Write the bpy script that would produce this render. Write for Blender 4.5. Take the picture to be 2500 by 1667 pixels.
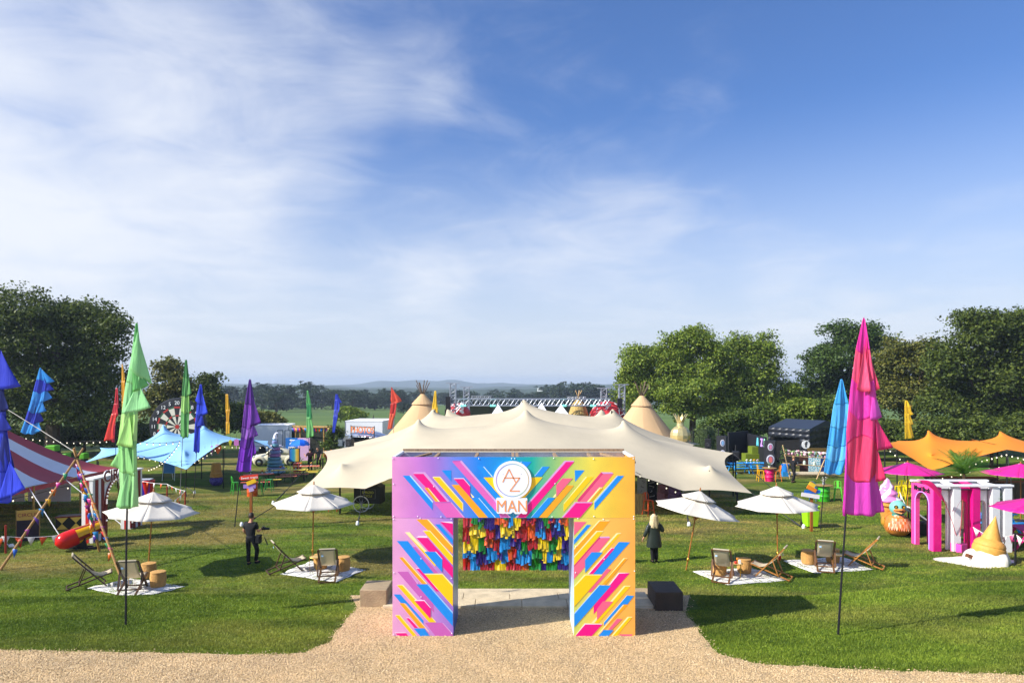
import bpy, math, random
import numpy as np
from mathutils import Vector, Matrix, Quaternion, noise as mnoise
for o in list(bpy.data.objects): bpy.data.objects.remove(o)
SC = bpy.context.scene; COL = SC.collection
random.seed(7); R = random.Random(11); NR = np.random.default_rng(5)
PI = math.pi; rad = math.radians

# ------------------------------------------------------------------ camera, sky, sun, exposure
F, CX, HY, CZ = 1667.0, 1250.0, 938.0, 5.1          # focal length in photo pixels, principal column, horizon row, eye height
cam = bpy.data.cameras.new('camera'); camo = bpy.data.objects.new('camera', cam); COL.objects.link(camo)
camo.location = (0, 0, CZ); camo.rotation_euler = (PI/2, 0, 0)
cam.sensor_width = 36; cam.lens = 36*F/2500; cam.shift_y = (HY-833.5)/2500; cam.clip_end = 12000; cam.clip_start = .1
SC.camera = camo
SUN_AZ, SUN_EL = rad(21), rad(37)                    # direction the shadows fall (from +X towards +Y), height of the sun
SUN_E, SKY_E, EXPOSURE = 5.0, 0.086, 0.55
world = bpy.data.worlds.new('World'); SC.world = world; world.use_nodes = True
def build_world():
    nt = world.node_tree; N = nt.nodes; L = nt.links; N.clear()
    out = N.new('ShaderNodeOutputWorld'); bg = N.new('ShaderNodeBackground'); bg.inputs[1].default_value = SKY_E
    sky = N.new('ShaderNodeTexSky'); sky.sky_type = 'NISHITA'; sky.sun_disc = False
    sky.sun_elevation = SUN_EL; sky.sun_rotation = math.atan2(-math.cos(SUN_AZ), -math.sin(SUN_AZ)) % (2*PI)
    sky.air_density = 1.0; sky.dust_density = 1.2; sky.ozone_density = 2.2
    tc = N.new('ShaderNodeTexCoord')
    def math_(op, a, b=None, c=None, clamp=False):
        n = N.new('ShaderNodeMath'); n.operation = op; n.use_clamp = clamp
        for i, v in enumerate((a, b, c)):
            if v is None: continue
            if isinstance(v, (int, float)): n.inputs[i].default_value = v
            else: L.new(v, n.inputs[i])
        return n.outputs[0]
    sep = N.new('ShaderNodeSeparateXYZ'); L.new(tc.outputs['Generated'], sep.inputs[0])
    zc = math_('MAXIMUM', sep.outputs[2], 0.0); den = math_('ADD', zc, .16)
    comb = N.new('ShaderNodeCombineXYZ')
    L.new(math_('DIVIDE', sep.outputs[0], den), comb.inputs[0]); L.new(math_('DIVIDE', sep.outputs[1], den), comb.inputs[1])
    def fbm(scale, det, rough, dist, off):
        n = N.new('ShaderNodeTexNoise'); n.inputs['Scale'].default_value = scale; n.inputs['Detail'].default_value = det
        n.inputs['Roughness'].default_value = rough; n.inputs['Distortion'].default_value = dist
        mp = N.new('ShaderNodeMapping'); mp.inputs['Location'].default_value = off; L.new(comb.outputs[0], mp.inputs[0]); L.new(mp.outputs[0], n.inputs[0])
        return n.outputs[0]
    big = fbm(1.0, 7, .55, .35, (3.1, 1.7, 0)); wisp = fbm(2.6, 8, .62, 1.1, (7.3, 2.2, .5))
    # cloud banks as they stand in the sky: direction, angular radius, weight
    def bank(px, py, radius, w):
        d = Vector((px-CX, F, HY-py)).normalized(); n = N.new('ShaderNodeVectorMath'); n.operation = 'DOT_PRODUCT'
        L.new(tc.outputs['Generated'], n.inputs[0]); n.inputs[1].default_value = d
        mr = N.new('ShaderNodeMapRange'); mr.interpolation_type = 'SMOOTHSTEP'
        L.new(n.outputs['Value'], mr.inputs[0]); mr.inputs[1].default_value = math.cos(rad(radius)); mr.inputs[2].default_value = math.cos(rad(radius*.15))
        mr.inputs[3].default_value = 0; mr.inputs[4].default_value = w
        return mr.outputs[0]
    s = math_('ADD', math_('MULTIPLY', big, .75), math_('MULTIPLY', wisp, .35))
    for b in ((600, 260, 12, .27), (150, 330, 16, .13), (980, 190, 6, .13), (350, 680, 14, .12), (1060, 705, 4.5, .12), (1480, 590, 10, .06),
              (900, 560, 20, .04), (-500, 300, 22, .2), (1950, 720, 6, .13), (2300, 690, 8, .12), (2500, 150, 20, -.16), (1900, 90, 16, -.12)):
        s = math_('ADD', s, bank(*b))
    mr = N.new('ShaderNodeMapRange'); mr.interpolation_type = 'SMOOTHSTEP'; L.new(s, mr.inputs[0])
    mr.inputs[1].default_value = .46; mr.inputs[2].default_value = 1.04; mr.inputs[3].default_value = 0; mr.inputs[4].default_value = .93
    # milky air low over the horizon
    lo = N.new('ShaderNodeMapRange'); lo.interpolation_type = 'SMOOTHSTEP'; L.new(sep.outputs[2], lo.inputs[0])
    lo.inputs[1].default_value = .38; lo.inputs[2].default_value = 0.0; lo.inputs[3].default_value = 0; lo.inputs[4].default_value = .85
    mx0 = N.new('ShaderNodeMix'); mx0.data_type = 'RGBA'; L.new(lo.outputs[0], mx0.inputs['Factor'])
    deep = N.new('ShaderNodeMix'); deep.data_type = 'RGBA'; deep.blend_type = 'MULTIPLY'; deep.inputs['Factor'].default_value = 1
    L.new(sky.outputs[0], deep.inputs['A']); deep.inputs['B'].default_value = (.72, .98, 1.42, 1)
    L.new(deep.outputs['Result'], mx0.inputs['A']); mx0.inputs['B'].default_value = (6.1, 6.6, 7.4, 1)
    mx = N.new('ShaderNodeMix'); mx.data_type = 'RGBA'; L.new(mr.outputs[0], mx.inputs['Factor'])
    L.new(mx0.outputs['Result'], mx.inputs['A']); mx.inputs['B'].default_value = (7.3, 7.6, 8.2, 1)
    L.new(mx.outputs['Result'], bg.inputs[0]); L.new(bg.outputs[0], out.inputs[0])
build_world()
sl = bpy.data.lights.new('sun', 'SUN'); sl.energy = SUN_E; sl.angle = rad(.55); sl.color = (1, .95, .86)
so = bpy.data.objects.new('sun', sl); COL.objects.link(so); so.location = (-30, -20, 40)
so.rotation_euler = Vector((math.cos(SUN_AZ)*math.cos(SUN_EL), math.sin(SUN_AZ)*math.cos(SUN_EL), -math.sin(SUN_EL))).to_track_quat('-Z', 'Y').to_euler()
vs = SC.view_settings; vs.view_transform = 'Standard'; vs.look = 'None'; vs.exposure = EXPOSURE; vs.gamma = 1; vs.use_curve_mapping = False
SC.render.engine = 'CYCLES'; SC.cycles.max_bounces = 6; SC.cycles.transparent_max_bounces = 12; SC.cycles.volume_bounces = 0

# ------------------------------------------------------------------ helpers
def lin(c):
    if isinstance(c, str): c = tuple(int(c[i:i+2], 16)/255 for i in (0, 2, 4))
    else: c = tuple(v/255 for v in c)
    return tuple((v/12.92 if v <= .04045 else ((v+.055)/1.055)**2.4) for v in c)
MATS = {}
def M(c, rough=.6, var=.10, scale=6, bump=0, metal=0, tr=0, key=None, bscale=None, emit=0, spec=.4, coat=0):
    """procedural material: sRGB colour with a little noise in colour and relief"""
    k = key or (str(c), rough, var, scale, bump, metal, tr, emit)
    if k in MATS: return MATS[k]
    m = bpy.data.materials.new('paint_' + (c if isinstance(c, str) else '%02x%02x%02x' % tuple(int(v) for v in c))); m.use_nodes = True
    nt = m.node_tree; N = nt.nodes; L = nt.links; b = N['Principled BSDF']; b.inputs['Roughness'].default_value = rough; b.inputs['Metallic'].default_value = metal
    b.inputs['Specular IOR Level'].default_value = spec; b.inputs['Coat Weight'].default_value = coat
    rgb = lin(c); tc = N.new('ShaderNodeTexCoord')
    no = N.new('ShaderNodeTexNoise'); no.inputs['Scale'].default_value = scale; no.inputs['Detail'].default_value = 5; no.inputs['Roughness'].default_value = .6
    L.new(tc.outputs['Object'], no.inputs[0])
    cr = N.new('ShaderNodeValToRGB'); cr.color_ramp.elements[0].position = .3; cr.color_ramp.elements[1].position = .72
    cr.color_ramp.elements[0].color = tuple(max(0, v*(1-var)) for v in rgb) + (1,); cr.color_ramp.elements[1].color = tuple(min(1, v*(1+var)) for v in rgb) + (1,)
    L.new(no.outputs[0], cr.inputs[0]); L.new(cr.outputs[0], b.inputs['Base Color'])
    if bump:
        n2 = N.new('ShaderNodeTexNoise'); n2.inputs['Scale'].default_value = bscale or scale*4; n2.inputs['Detail'].default_value = 6; L.new(tc.outputs['Object'], n2.inputs[0])
        bp = N.new('ShaderNodeBump'); bp.inputs['Strength'].default_value = bump; bp.inputs['Distance'].default_value = .05; L.new(n2.outputs[0], bp.inputs['Height']); L.new(bp.outputs[0], b.inputs['Normal'])
    if emit: b.inputs['Emission Color'].default_value = rgb + (1,); b.inputs['Emission Strength'].default_value = emit
    if tr:
        t = N.new('ShaderNodeBsdfTranslucent'); L.new(cr.outputs[0], t.inputs[0]); mx = N.new('ShaderNodeMixShader'); mx.inputs[0].default_value = tr
        L.new(b.outputs[0], mx.inputs[1]); L.new(t.outputs[0], mx.inputs[2]); L.new(mx.outputs[0], N['Material Output'].inputs[0])
    MATS[k] = m; return m
def W(c='8a6236', rough=.6):
    """wood: streaky grain along the longest local axis is left to stretched noise"""
    k = ('wood', c, rough)
    if k in MATS: return MATS[k]
    m = bpy.data.materials.new('wood_' + c); m.use_nodes = True; nt = m.node_tree; N = nt.nodes; L = nt.links; b = N['Principled BSDF']; b.inputs['Roughness'].default_value = rough
    tc = N.new('ShaderNodeTexCoord'); mp = N.new('ShaderNodeMapping'); mp.inputs['Scale'].default_value = (14, 14, 2.2); L.new(tc.outputs['Object'], mp.inputs[0])
    no = N.new('ShaderNodeTexNoise'); no.inputs['Scale'].default_value = 2; no.inputs['Detail'].default_value = 6; L.new(mp.outputs[0], no.inputs[0])
    cr = N.new('ShaderNodeValToRGB'); rgb = lin(c); cr.color_ramp.elements[0].position = .3; cr.color_ramp.elements[1].position = .7
    cr.color_ramp.elements[0].color = tuple(v*.62 for v in rgb) + (1,); cr.color_ramp.elements[1].color = tuple(min(1, v*1.25) for v in rgb) + (1,)
    L.new(no.outputs[0], cr.inputs[0]); L.new(cr.outputs[0], b.inputs['Base Color']); MATS[k] = m; return m

def sstep(a, b, x):
    t = min(1, max(0, (x-a)/(b-a))); return t*t*(3-2*t)
def ground_z(X, Y):
    e = 16.35 + .12*math.sin(X*.7) + (1.2 if X > 6 else 0)*sstep(6, 14, X)   # crest of the grass bank
    w = 2.3
    if abs(X-.2) < 3.6: e, w = 16.62, .5                 # cut for the steps
    z = -1.1*sstep(e, e+w, Y)
    if Y > 19: z -= .012*(min(Y, 60)-19)
    if Y > 60: z -= .0215*(min(Y, 400)-60)
    if Y > 400: z -= 14*sstep(400, 900, Y)
    if 20 < Y < 80: z += .04*math.sin(X*.31+Y*.2)*sstep(20, 26, Y)
    return z
def P(x, y, Y):                                          # photo pixel at depth Y
    return Vector(((x-CX)/F*Y, Y, CZ-(y-HY)/F*Y))
def G(x, y):                                             # photo pixel on the ground
    Y = F*(CZ+1.1)/max(y-HY, 5)
    if y > 1462: Y = F*CZ/(y-HY)
    for _ in range(30):
        Y2 = F*(CZ-ground_z((x-CX)/F*Y, Y))/max(y-HY, 5)
        if y > 1462: Y2 = F*CZ/(y-HY)
        Y = .5*Y+.5*Y2
    X = (x-CX)/F*Y; return Vector((X, Y, ground_z(X, Y)))
def GX(x, Y):                                            # column x at depth Y, on the ground
    X = (x-CX)/F*Y; return Vector((X, Y, ground_z(X, Y)))
def tag(o, label=None, cat=None, group=None, kind=None):
    if label: o['label'] = label
    if cat: o['category'] = cat
    if group: o['group'] = group
    if kind: o['kind'] = kind
    return o
def thing(name, label, cat, loc=(0, 0, 0), rz=0, group=None):
    o = bpy.data.objects.new(name, None); COL.objects.link(o); o.location = loc; o.rotation_euler = (0, 0, rz); o.empty_display_size = .1
    return tag(o, label, cat, group)
def copy_tree(o, loc=None, rz=None, label=None, parent=None, mats=None):
    c = o.copy(); COL.objects.link(c)
    if parent: c.parent = parent
    if loc is not None: c.location = loc
    if rz is not None: c.rotation_euler = (0, 0, rz)
    if label: c['label'] = label
    if mats and c.type == 'MESH' and c.data.materials and c.data.materials[0] in mats:
        c.material_slots[0].link = 'OBJECT'; c.material_slots[0].material = mats[c.data.materials[0]]
    for ch in o.children: copy_tree(ch, parent=c, mats=mats)
    return c
def mesh_np(name, co, quads):
    me = bpy.data.meshes.new(name); co = np.asarray(co, np.float32); q = np.asarray(quads, np.int32); k = q.shape[1]
    me.vertices.add(len(co)); me.vertices.foreach_set('co', co.ravel()); me.loops.add(q.size); me.loops.foreach_set('vertex_index', q.ravel())
    me.polygons.add(len(q)); me.polygons.foreach_set('loop_start', np.arange(len(q), dtype=np.int32)*k); me.polygons.foreach_set('loop_total', np.full(len(q), k, np.int32))
    me.update(calc_edges=True); return me
def link_mesh(name, me, mat, parent=None, smooth=False):
    o = bpy.data.objects.new(name, me); COL.objects.link(o); me.materials.append(mat)
    if parent: o.parent = parent
    if smooth: me.polygons.foreach_set('use_smooth', [True]*len(me.polygons))
    return o
class MB:
    def __init__(s): s.v = []; s.f = []
    def add(s, vs, fs):
        n = len(s.v); s.v += [Vector(v) for v in vs]; s.f += [tuple(i+n for i in f) for f in fs]; return s
    def box(s, c, d, Mx=None):
        vs = [Vector((c[0]+i*d[0]/2, c[1]+j*d[1]/2, c[2]+k*d[2]/2)) for k in (-1, 1) for j in (-1, 1) for i in (-1, 1)]
        if Mx: vs = [Mx @ v for v in vs]
        return s.add(vs, [(0, 2, 3, 1), (4, 5, 7, 6), (0, 1, 5, 4), (2, 6, 7, 3), (0, 4, 6, 2), (1, 3, 7, 5)])
    def beam(s, p, q, w, h, up=(0, 0, 1)):
        p, q = Vector(p), Vector(q); d = (q-p).normalized(); u = Vector(up)
        if abs(d.dot(u)) > .98: u = Vector((0, 1, 0))
        a = d.cross(u).normalized(); b = a.cross(d)
        vs = [e + a*i*w/2 + b*j*h/2 for e in (p, q) for i, j in ((-1, -1), (1, -1), (1, 1), (-1, 1))]
        return s.add(vs, [(3, 2, 1, 0), (4, 5, 6, 7), (0, 1, 5, 4), (1, 2, 6, 5), (2, 3, 7, 6), (3, 0, 4, 7)])
    def tube(s, pts, r, n=8):
        pts = [Vector(p) for p in pts]; rs = r if isinstance(r, (list, tuple)) else [r]*len(pts); vs = []; fs = []; a = None
        for i, p in enumerate(pts):
            d = (pts[min(i+1, len(pts)-1)]-pts[max(i-1, 0)]).normalized()
            if a is None: a = d.cross(Vector((0, 0, 1)) if abs(d.z) < .9 else Vector((0, 1, 0))).normalized()
            a = (a-d*a.dot(d)).normalized(); b = d.cross(a)
            vs += [p+(a*math.cos(2*PI*k/n)+b*math.sin(2*PI*k/n))*rs[i] for k in range(n)]
        for i in range(len(pts)-1):
            for k in range(n): fs.append((i*n+k, i*n+(k+1) % n, (i+1)*n+(k+1) % n, (i+1)*n+k))
        fs += [tuple(range(n-1, -1, -1)), tuple(range((len(pts)-1)*n, len(pts)*n))]
        return s.add(vs, fs)
    def lathe(s, prof, n=16, c=(0, 0, 0), sx=1, sy=1, Mx=None, ph=0):
        vs = []; fs = []; c = Vector(c)
        for r, z in prof: vs += [Vector((c.x+r*sx*math.cos(2*PI*(k+ph)/n), c.y+r*sy*math.sin(2*PI*(k+ph)/n), c.z+z)) for k in range(n)]
        if Mx: vs = [Mx @ v for v in vs]
        for i in range(len(prof)-1):
            for k in range(n): fs.append((i*n+k, i*n+(k+1) % n, (i+1)*n+(k+1) % n, (i+1)*n+k))
        fs += [tuple(range(n-1, -1, -1)), tuple(range((len(prof)-1)*n, len(prof)*n))]
        return s.add(vs, fs)
    def ball(s, c, r, n=12, m=8, sc=(1, 1, 1)):
        pr = [(max(1e-4, math.sin(PI*i/m))*r, -math.cos(PI*i/m)*r*sc[2]) for i in range(m+1)]
        return s.lathe(pr, n, c, sc[0], sc[1])
    def grid(s, fn, nu, nv, wrap=False):
        vs = [fn(i/nu, j/nv) for j in range(nv+1) for i in range(nu+1)]
        return s.add(vs, [(j*(nu+1)+i, j*(nu+1)+i+1, (j+1)*(nu+1)+i+1, (j+1)*(nu+1)+i) for j in range(nv) for i in range(nu)])
    def prism(s, pts, off):                                # flat outline (world points) extruded by a vector
        pts = [Vector(p) for p in pts]; n = len(pts); off = Vector(off)
        return s.add(pts+[p+off for p in pts], [tuple(range(n-1, -1, -1)), tuple(range(n, 2*n))]+[(i, (i+1) % n, n+(i+1) % n, n+i) for i in range(n)])
    def build(s, name, mat, parent=None, smooth=False, world=False, bevel=0, subsurf=0, solid=0):
        me = bpy.data.meshes.new(name); v = s.v; org = Vector((0, 0, 0))
        if parent is None and v:
            xs = [p.x for p in v]; ys = [p.y for p in v]; zs = [p.z for p in v]; org = Vector(((min(xs)+max(xs))/2, (min(ys)+max(ys))/2, min(zs)))
            v = [p-org for p in v]
        elif world:
            p0 = parent
            while p0: v = [q-Vector(p0.location) for q in v]; p0 = p0.parent
        me.from_pydata([tuple(p) for p in v], [], s.f); me.update()
        o = link_mesh(name, me, mat, parent, smooth)
        if parent is None: o.location = org
        if smooth and smooth != 'all':
            try: me.set_sharp_from_angle(angle=rad(38))
            except Exception: pass
        if bevel: b = o.modifiers.new('bevel', 'BEVEL'); b.width = bevel; b.segments = 2; b.limit_method = 'ANGLE'
        if solid: b = o.modifiers.new('solid', 'SOLIDIFY'); b.thickness = solid
        if subsurf: b = o.modifiers.new('sub', 'SUBSURF'); b.levels = b.render_levels = subsurf
        return o
def inst(name, me, parent, loc=(0, 0, 0), rot=(0, 0, 0), sc=(1, 1, 1), mat=None):
    o = bpy.data.objects.new(name, me); COL.objects.link(o); o.parent = parent; o.location = loc; o.rotation_euler = rot; o.scale = sc
    if mat: o.material_slots[0].link = 'OBJECT'; o.material_slots[0].material = mat
    return o
TXT = {}
def text(txt, size, mat, parent, loc, rot=(PI/2, 0, 0), name='lettering', depth=.004, sx=1, space=1, bold=0):
    k = (txt, size, depth, space, bold)
    if k not in TXT:
        cu = bpy.data.curves.new('t', 'FONT'); cu.body = txt; cu.size = size; cu.extrude = depth; cu.align_x = 'CENTER'; cu.align_y = 'CENTER'; cu.space_character = space; cu.offset = bold
        o = bpy.data.objects.new('t', cu); me = bpy.data.meshes.new_from_object(o); bpy.data.objects.remove(o); bpy.data.curves.remove(cu); TXT[k] = me
    me = TXT[k].copy(); me.materials.clear(); o = link_mesh(name, me, mat, parent); o.location = loc; o.rotation_euler = rot; o.scale = (sx, 1, 1); return o
BLACK = M('17171b', .55); STEEL = M('b9bcc0', .35, metal=.9); WHITE = M('f2f1ee', .5); DARK = M('26262c', .7); ROPE = M('2a2b2e', .8)
# ------------------------------------------------------------------ ground
def mat_grass(near=True):
    m = bpy.data.materials.new('lawn'); m.use_nodes = True; nt = m.node_tree; N = nt.nodes; L = nt.links; b = N['Principled BSDF']; b.inputs['Roughness'].default_value = .85; b.inputs['Specular IOR Level'].default_value = .15
    g = N.new('ShaderNodeNewGeometry')
    def nz(scale, det=5, rough=.6, stretch=None):
        n = N.new('ShaderNodeTexNoise'); n.inputs['Scale'].default_value = scale; n.inputs['Detail'].default_value = det; n.inputs['Roughness'].default_value = rough
        src = g.outputs['Position']
        if stretch: mp = N.new('ShaderNodeMapping'); mp.inputs['Scale'].default_value = stretch; L.new(src, mp.inputs[0]); src = mp.outputs[0]
        L.new(src, n.inputs[0]); return n.outputs[0]
    def ramp(src, pts):
        r = N.new('ShaderNodeValToRGB'); e = r.color_ramp.elements
        while len(e) < len(pts): e.new(.5)
        for i, (p, c) in enumerate(pts): e[i].position = p; e[i].color = tuple(c)+(1,)
        L.new(src, r.inputs[0]); return r.outputs[0]
    def mix(f, a, bb, mode='MIX'):
        x = N.new('ShaderNodeMix'); x.data_type = 'RGBA'; x.blend_type = mode
        if isinstance(f, float): x.inputs['Factor'].default_value = f
        else: L.new(f, x.inputs['Factor'])
        L.new(a, x.inputs['A']); L.new(bb, x.inputs['B']); return x.outputs['Result']
    green = ramp(nz(1.7, 8, .7, (.6, 1.2, 1)), [(.3, (.055, .105, .008)), (.5, (.12, .195, .016)), (.72, (.21, .265, .034))])
    dry = ramp(nz(2.6, 8, .75), [(.3, (.19, .165, .036)), (.7, (.36, .28, .10))])
    f = ramp(nz(.22, 6, .62, (.55, 1.3, 1)), [(.45, (0, 0, 0)), (.60, (.95,)*3)])
    lush = ramp(nz(.55, 6, .65, (.5, 1.6, 1)), [(.36, (.5, .56, .5)), (.62, (1.12, 1.08, 1))])
    sy = N.new('ShaderNodeSeparateXYZ'); L.new(g.outputs['Position'], sy.inputs[0]); wy = N.new('ShaderNodeMapRange'); wy.interpolation_type = 'SMOOTHSTEP'; L.new(sy.outputs[1], wy.inputs[0]); wy.inputs[1].default_value = 18; wy.inputs[2].default_value = 24; wy.inputs[3].default_value = .35; wy.inputs[4].default_value = 1
    wf = N.new('ShaderNodeMath'); wf.operation = 'MULTIPLY'; L.new(f, wf.inputs[0]); L.new(wy.outputs[0], wf.inputs[1]); f = wf.outputs[0]      # the lower lawn is drier than the terrace
    col = mix(1.0, mix(f, green, dry), lush, 'MULTIPLY')
    fine = ramp(nz(34, 4, .8), [(.32, (.45,)*3), (.7, (1.25,)*3)])
    col = mix(.8, col, mix(1.0, col, fine, 'MULTIPLY'))
    # the parkland beyond is a paler, even green
    sp = N.new('ShaderNodeSeparateXYZ'); L.new(g.outputs['Position'], sp.inputs[0])
    mr = N.new('ShaderNodeMapRange'); mr.interpolation_type = 'SMOOTHSTEP'; L.new(sp.outputs[1], mr.inputs[0]); mr.inputs[1].default_value = 58; mr.inputs[2].default_value = 95
    far = ramp(nz(.03, 6, .6, (.3, 1.5, 1)), [(.3, (.07, .13, .03)), (.7, (.13, .19, .045))])
    col = mix(mr.outputs[0], col, far); L.new(col, b.inputs['Base Color'])
    bp = N.new('ShaderNodeBump'); bp.inputs['Strength'].default_value = .9; bp.inputs['Distance'].default_value = .05; L.new(nz(26, 6, .8), bp.inputs['Height']); L.new(bp.outputs[0], b.inputs['Normal'])
    return m
LAWN = mat_grass()
def graded(a, segs):
    out = [a]
    for end, st in segs:
        while out[-1] < end-1e-6: out.append(min(end, out[-1]+st))
    return out
ys = graded(6, [(15.8, .7), (19.4, .2), (30, .6), (70, 2), (150, 6), (420, 18), (1200, 60), (5200, 400)])
xp = graded(0, [(5, .25), (30, .8), (80, 4), (300, 20), (1200, 100), (5200, 500)]); xs = [-v for v in xp[:0:-1]]+xp
co = [(x, y, ground_z(x, y)) for y in ys for x in xs]; nx = len(xs)
me = mesh_np('ground', co, [(j*nx+i, j*nx+i+1, (j+1)*nx+i+1, (j+1)*nx+i) for j in range(len(ys)-1) for i in range(nx-1)])
tag(link_mesh('ground', me, LAWN, None, True), kind='structure')
# gravel: the drive along the bottom and its throat up to the steps
GL = [(-400, 1578), (0, 1586), (300, 1592), (600, 1598), (740, 1594), (800, 1570), (838, 1522), (872, 1482)]
GR = [(1672, 1496), (1698, 1525), (1716, 1556), (1755, 1596), (1840, 1620), (2100, 1634), (2500, 1648), (2900, 1656)]
gl = [Vector(((x-CX)/F*(F*CZ/(y-HY)), F*CZ/(y-HY), 0)) for x, y in GL]; gr = [Vector(((x-CX)/F*(F*CZ/(y-HY)), F*CZ/(y-HY), 0)) for x, y in GR]
def wob(p): return Vector((p.x+.03*math.sin(p.y*7+p.x*5), p.y+.02*math.sin(p.x*6.1)+.015*math.sin(p.x*17), 0))
def fine_line(pts, st=.22):
    out = []
    for a, b in zip(pts[:-1], pts[1:]):
        n = max(1, int((b-a).length/st)); out += [wob(a.lerp(b, i/n)) for i in range(n)]
    return out+[pts[-1]]
outline = fine_line(gl)+[Vector((-3.9, 16.5, 0)), Vector((4.3, 16.5, 0))]+fine_line(gr)+[Vector((16, 6, 0)), Vector((-16, 6, 0))]
def in_poly(x, y, poly):
    c = False; j = len(poly)-1
    for i in range(len(poly)):
        a, b = poly[i], poly[j]
        if (a.y > y) != (b.y > y) and x < (b.x-a.x)*(y-a.y)/(b.y-a.y)+a.x: c = not c
        j = i
    return c
def mat_gravel():
    m = bpy.data.materials.new('gravel'); m.use_nodes = True; nt = m.node_tree; N = nt.nodes; L = nt.links; b = N['Principled BSDF']; b.inputs['Roughness'].default_value = .9
    g = N.new('ShaderNodeNewGeometry'); v = N.new('ShaderNodeTexVoronoi'); v.inputs['Scale'].default_value = 42; L.new(g.outputs['Position'], v.inputs[0])
    n = N.new('ShaderNodeTexNoise'); n.inputs['Scale'].default_value = 1.3; n.inputs['Detail'].default_value = 6; L.new(g.outputs['Position'], n.inputs[0])
    cr = N.new('ShaderNodeValToRGB'); e = cr.color_ramp.elements; e[0].color = (.25, .17, .09, 1); e[1].color = (.80, .585, .33, 1); e.new(.5).color = (.62, .44, .23, 1)
    bw = N.new('ShaderNodeRGBToBW'); L.new(v.outputs['Color'], bw.inputs[0]); L.new(bw.outputs[0], cr.inputs[0])
    c2 = N.new('ShaderNodeValToRGB'); c2.color_ramp.elements[0].position = .3; c2.color_ramp.elements[0].color = (.72, .72, .72, 1); c2.color_ramp.elements[1].position = .7; c2.color_ramp.elements[1].color = (1.08, 1.05, 1, 1); L.new(n.outputs[0], c2.inputs[0])
    x = N.new('ShaderNodeMix'); x.data_type = 'RGBA'; x.blend_type = 'MULTIPLY'; x.inputs['Factor'].default_value = 1; L.new(cr.outputs[0], x.inputs['A']); L.new(c2.outputs[0], x.inputs['B']); L.new(x.outputs['Result'], b.inputs['Base Color'])
    bp = N.new('ShaderNodeBump'); bp.invert = True; bp.inputs['Strength'].default_value = 1; bp.inputs['Distance'].default_value = .02; L.new(v.outputs['Distance'], bp.inputs['Height']); L.new(bp.outputs[0], b.inputs['Normal'])
    return m
GRAVEL = mat_gravel()
mb = MB(); mb.add([(p.x, p.y, .012) for p in outline], [tuple(range(len(outline)))]); o = mb.build('gravel_drive', GRAVEL); o.location = o.location; tag(o, kind='structure')
if o.data.polygons[0].normal.z < 0: o.data.flip_normals()
# loose stones (real relief on the near gravel)
def mat_island(name, cols, rough=.85, tr=0):
    m = bpy.data.materials.new(name); m.use_nodes = True; nt = m.node_tree; N = nt.nodes; L = nt.links; b = N['Principled BSDF']; b.inputs['Roughness'].default_value = rough; b.inputs['Specular IOR Level'].default_value = .25
    g = N.new('ShaderNodeNewGeometry'); cr = N.new('ShaderNodeValToRGB'); e = cr.color_ramp.elements
    while len(e) < len(cols): e.new(.5)
    for i, c in enumerate(cols): e[i].position = i/(len(cols)-1); e[i].color = tuple(c)+(1,)
    L.new(g.outputs['Random Per Island'], cr.inputs[0]); L.new(cr.outputs[0], b.inputs['Base Color'])
    if tr:
        t = N.new('ShaderNodeBsdfTranslucent'); L.new(cr.outputs[0], t.inputs[0]); mx = N.new('ShaderNodeMixShader'); mx.inputs[0].default_value = tr
        L.new(b.outputs[0], mx.inputs[1]); L.new(t.outputs[0], mx.inputs[2]); L.new(mx.outputs[0], N['Material Output'].inputs[0])
    return m
st = []
while len(st) < 52000:
    y = R.uniform(11.2, 16.4); hw = 1+y*.76
    x = R.uniform(-hw, hw)
    if in_poly(x+R.gauss(0, .07), y+R.gauss(0, .07), outline): st.append((x, y))
st = np.array(st); n = len(st); octa = np.array([(1, 0, 0), (0, 1, 0), (-1, 0, 0), (0, -1, 0), (0, 0, .75), (0, 0, -.5)])
s = NR.uniform(.007, .017, (n, 1, 1))*NR.uniform(.7, 1.3, (n, 1, 3)); an = NR.uniform(0, 6.28, n)
v = octa[None]*s; c_, s_ = np.cos(an)[:, None], np.sin(an)[:, None]
v = np.stack([v[..., 0]*c_-v[..., 1]*s_, v[..., 0]*s_+v[..., 1]*c_, v[..., 2]], -1)
v[..., 0] += st[:, :1]; v[..., 1] += st[:, 1:]; v[..., 2] += .016
tri = np.array([(0, 1, 4), (1, 2, 4), (2, 3, 4), (3, 0, 4), (1, 0, 5), (2, 1, 5), (3, 2, 5), (0, 3, 5)])
me = mesh_np('gravel_stones', v.reshape(-1, 3), (tri[None]+np.arange(n)[:, None, None]*6).reshape(-1, 3))
tag(link_mesh('gravel_stones', me, mat_island('stones', [(.32, .21, .10), (.63, .45, .235), (.80, .60, .35), (.53, .365, .18), (.86, .69, .44)])), 'loose buff gravel stones covering the drive in front of the arch', 'gravel', kind='stuff')
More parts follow.
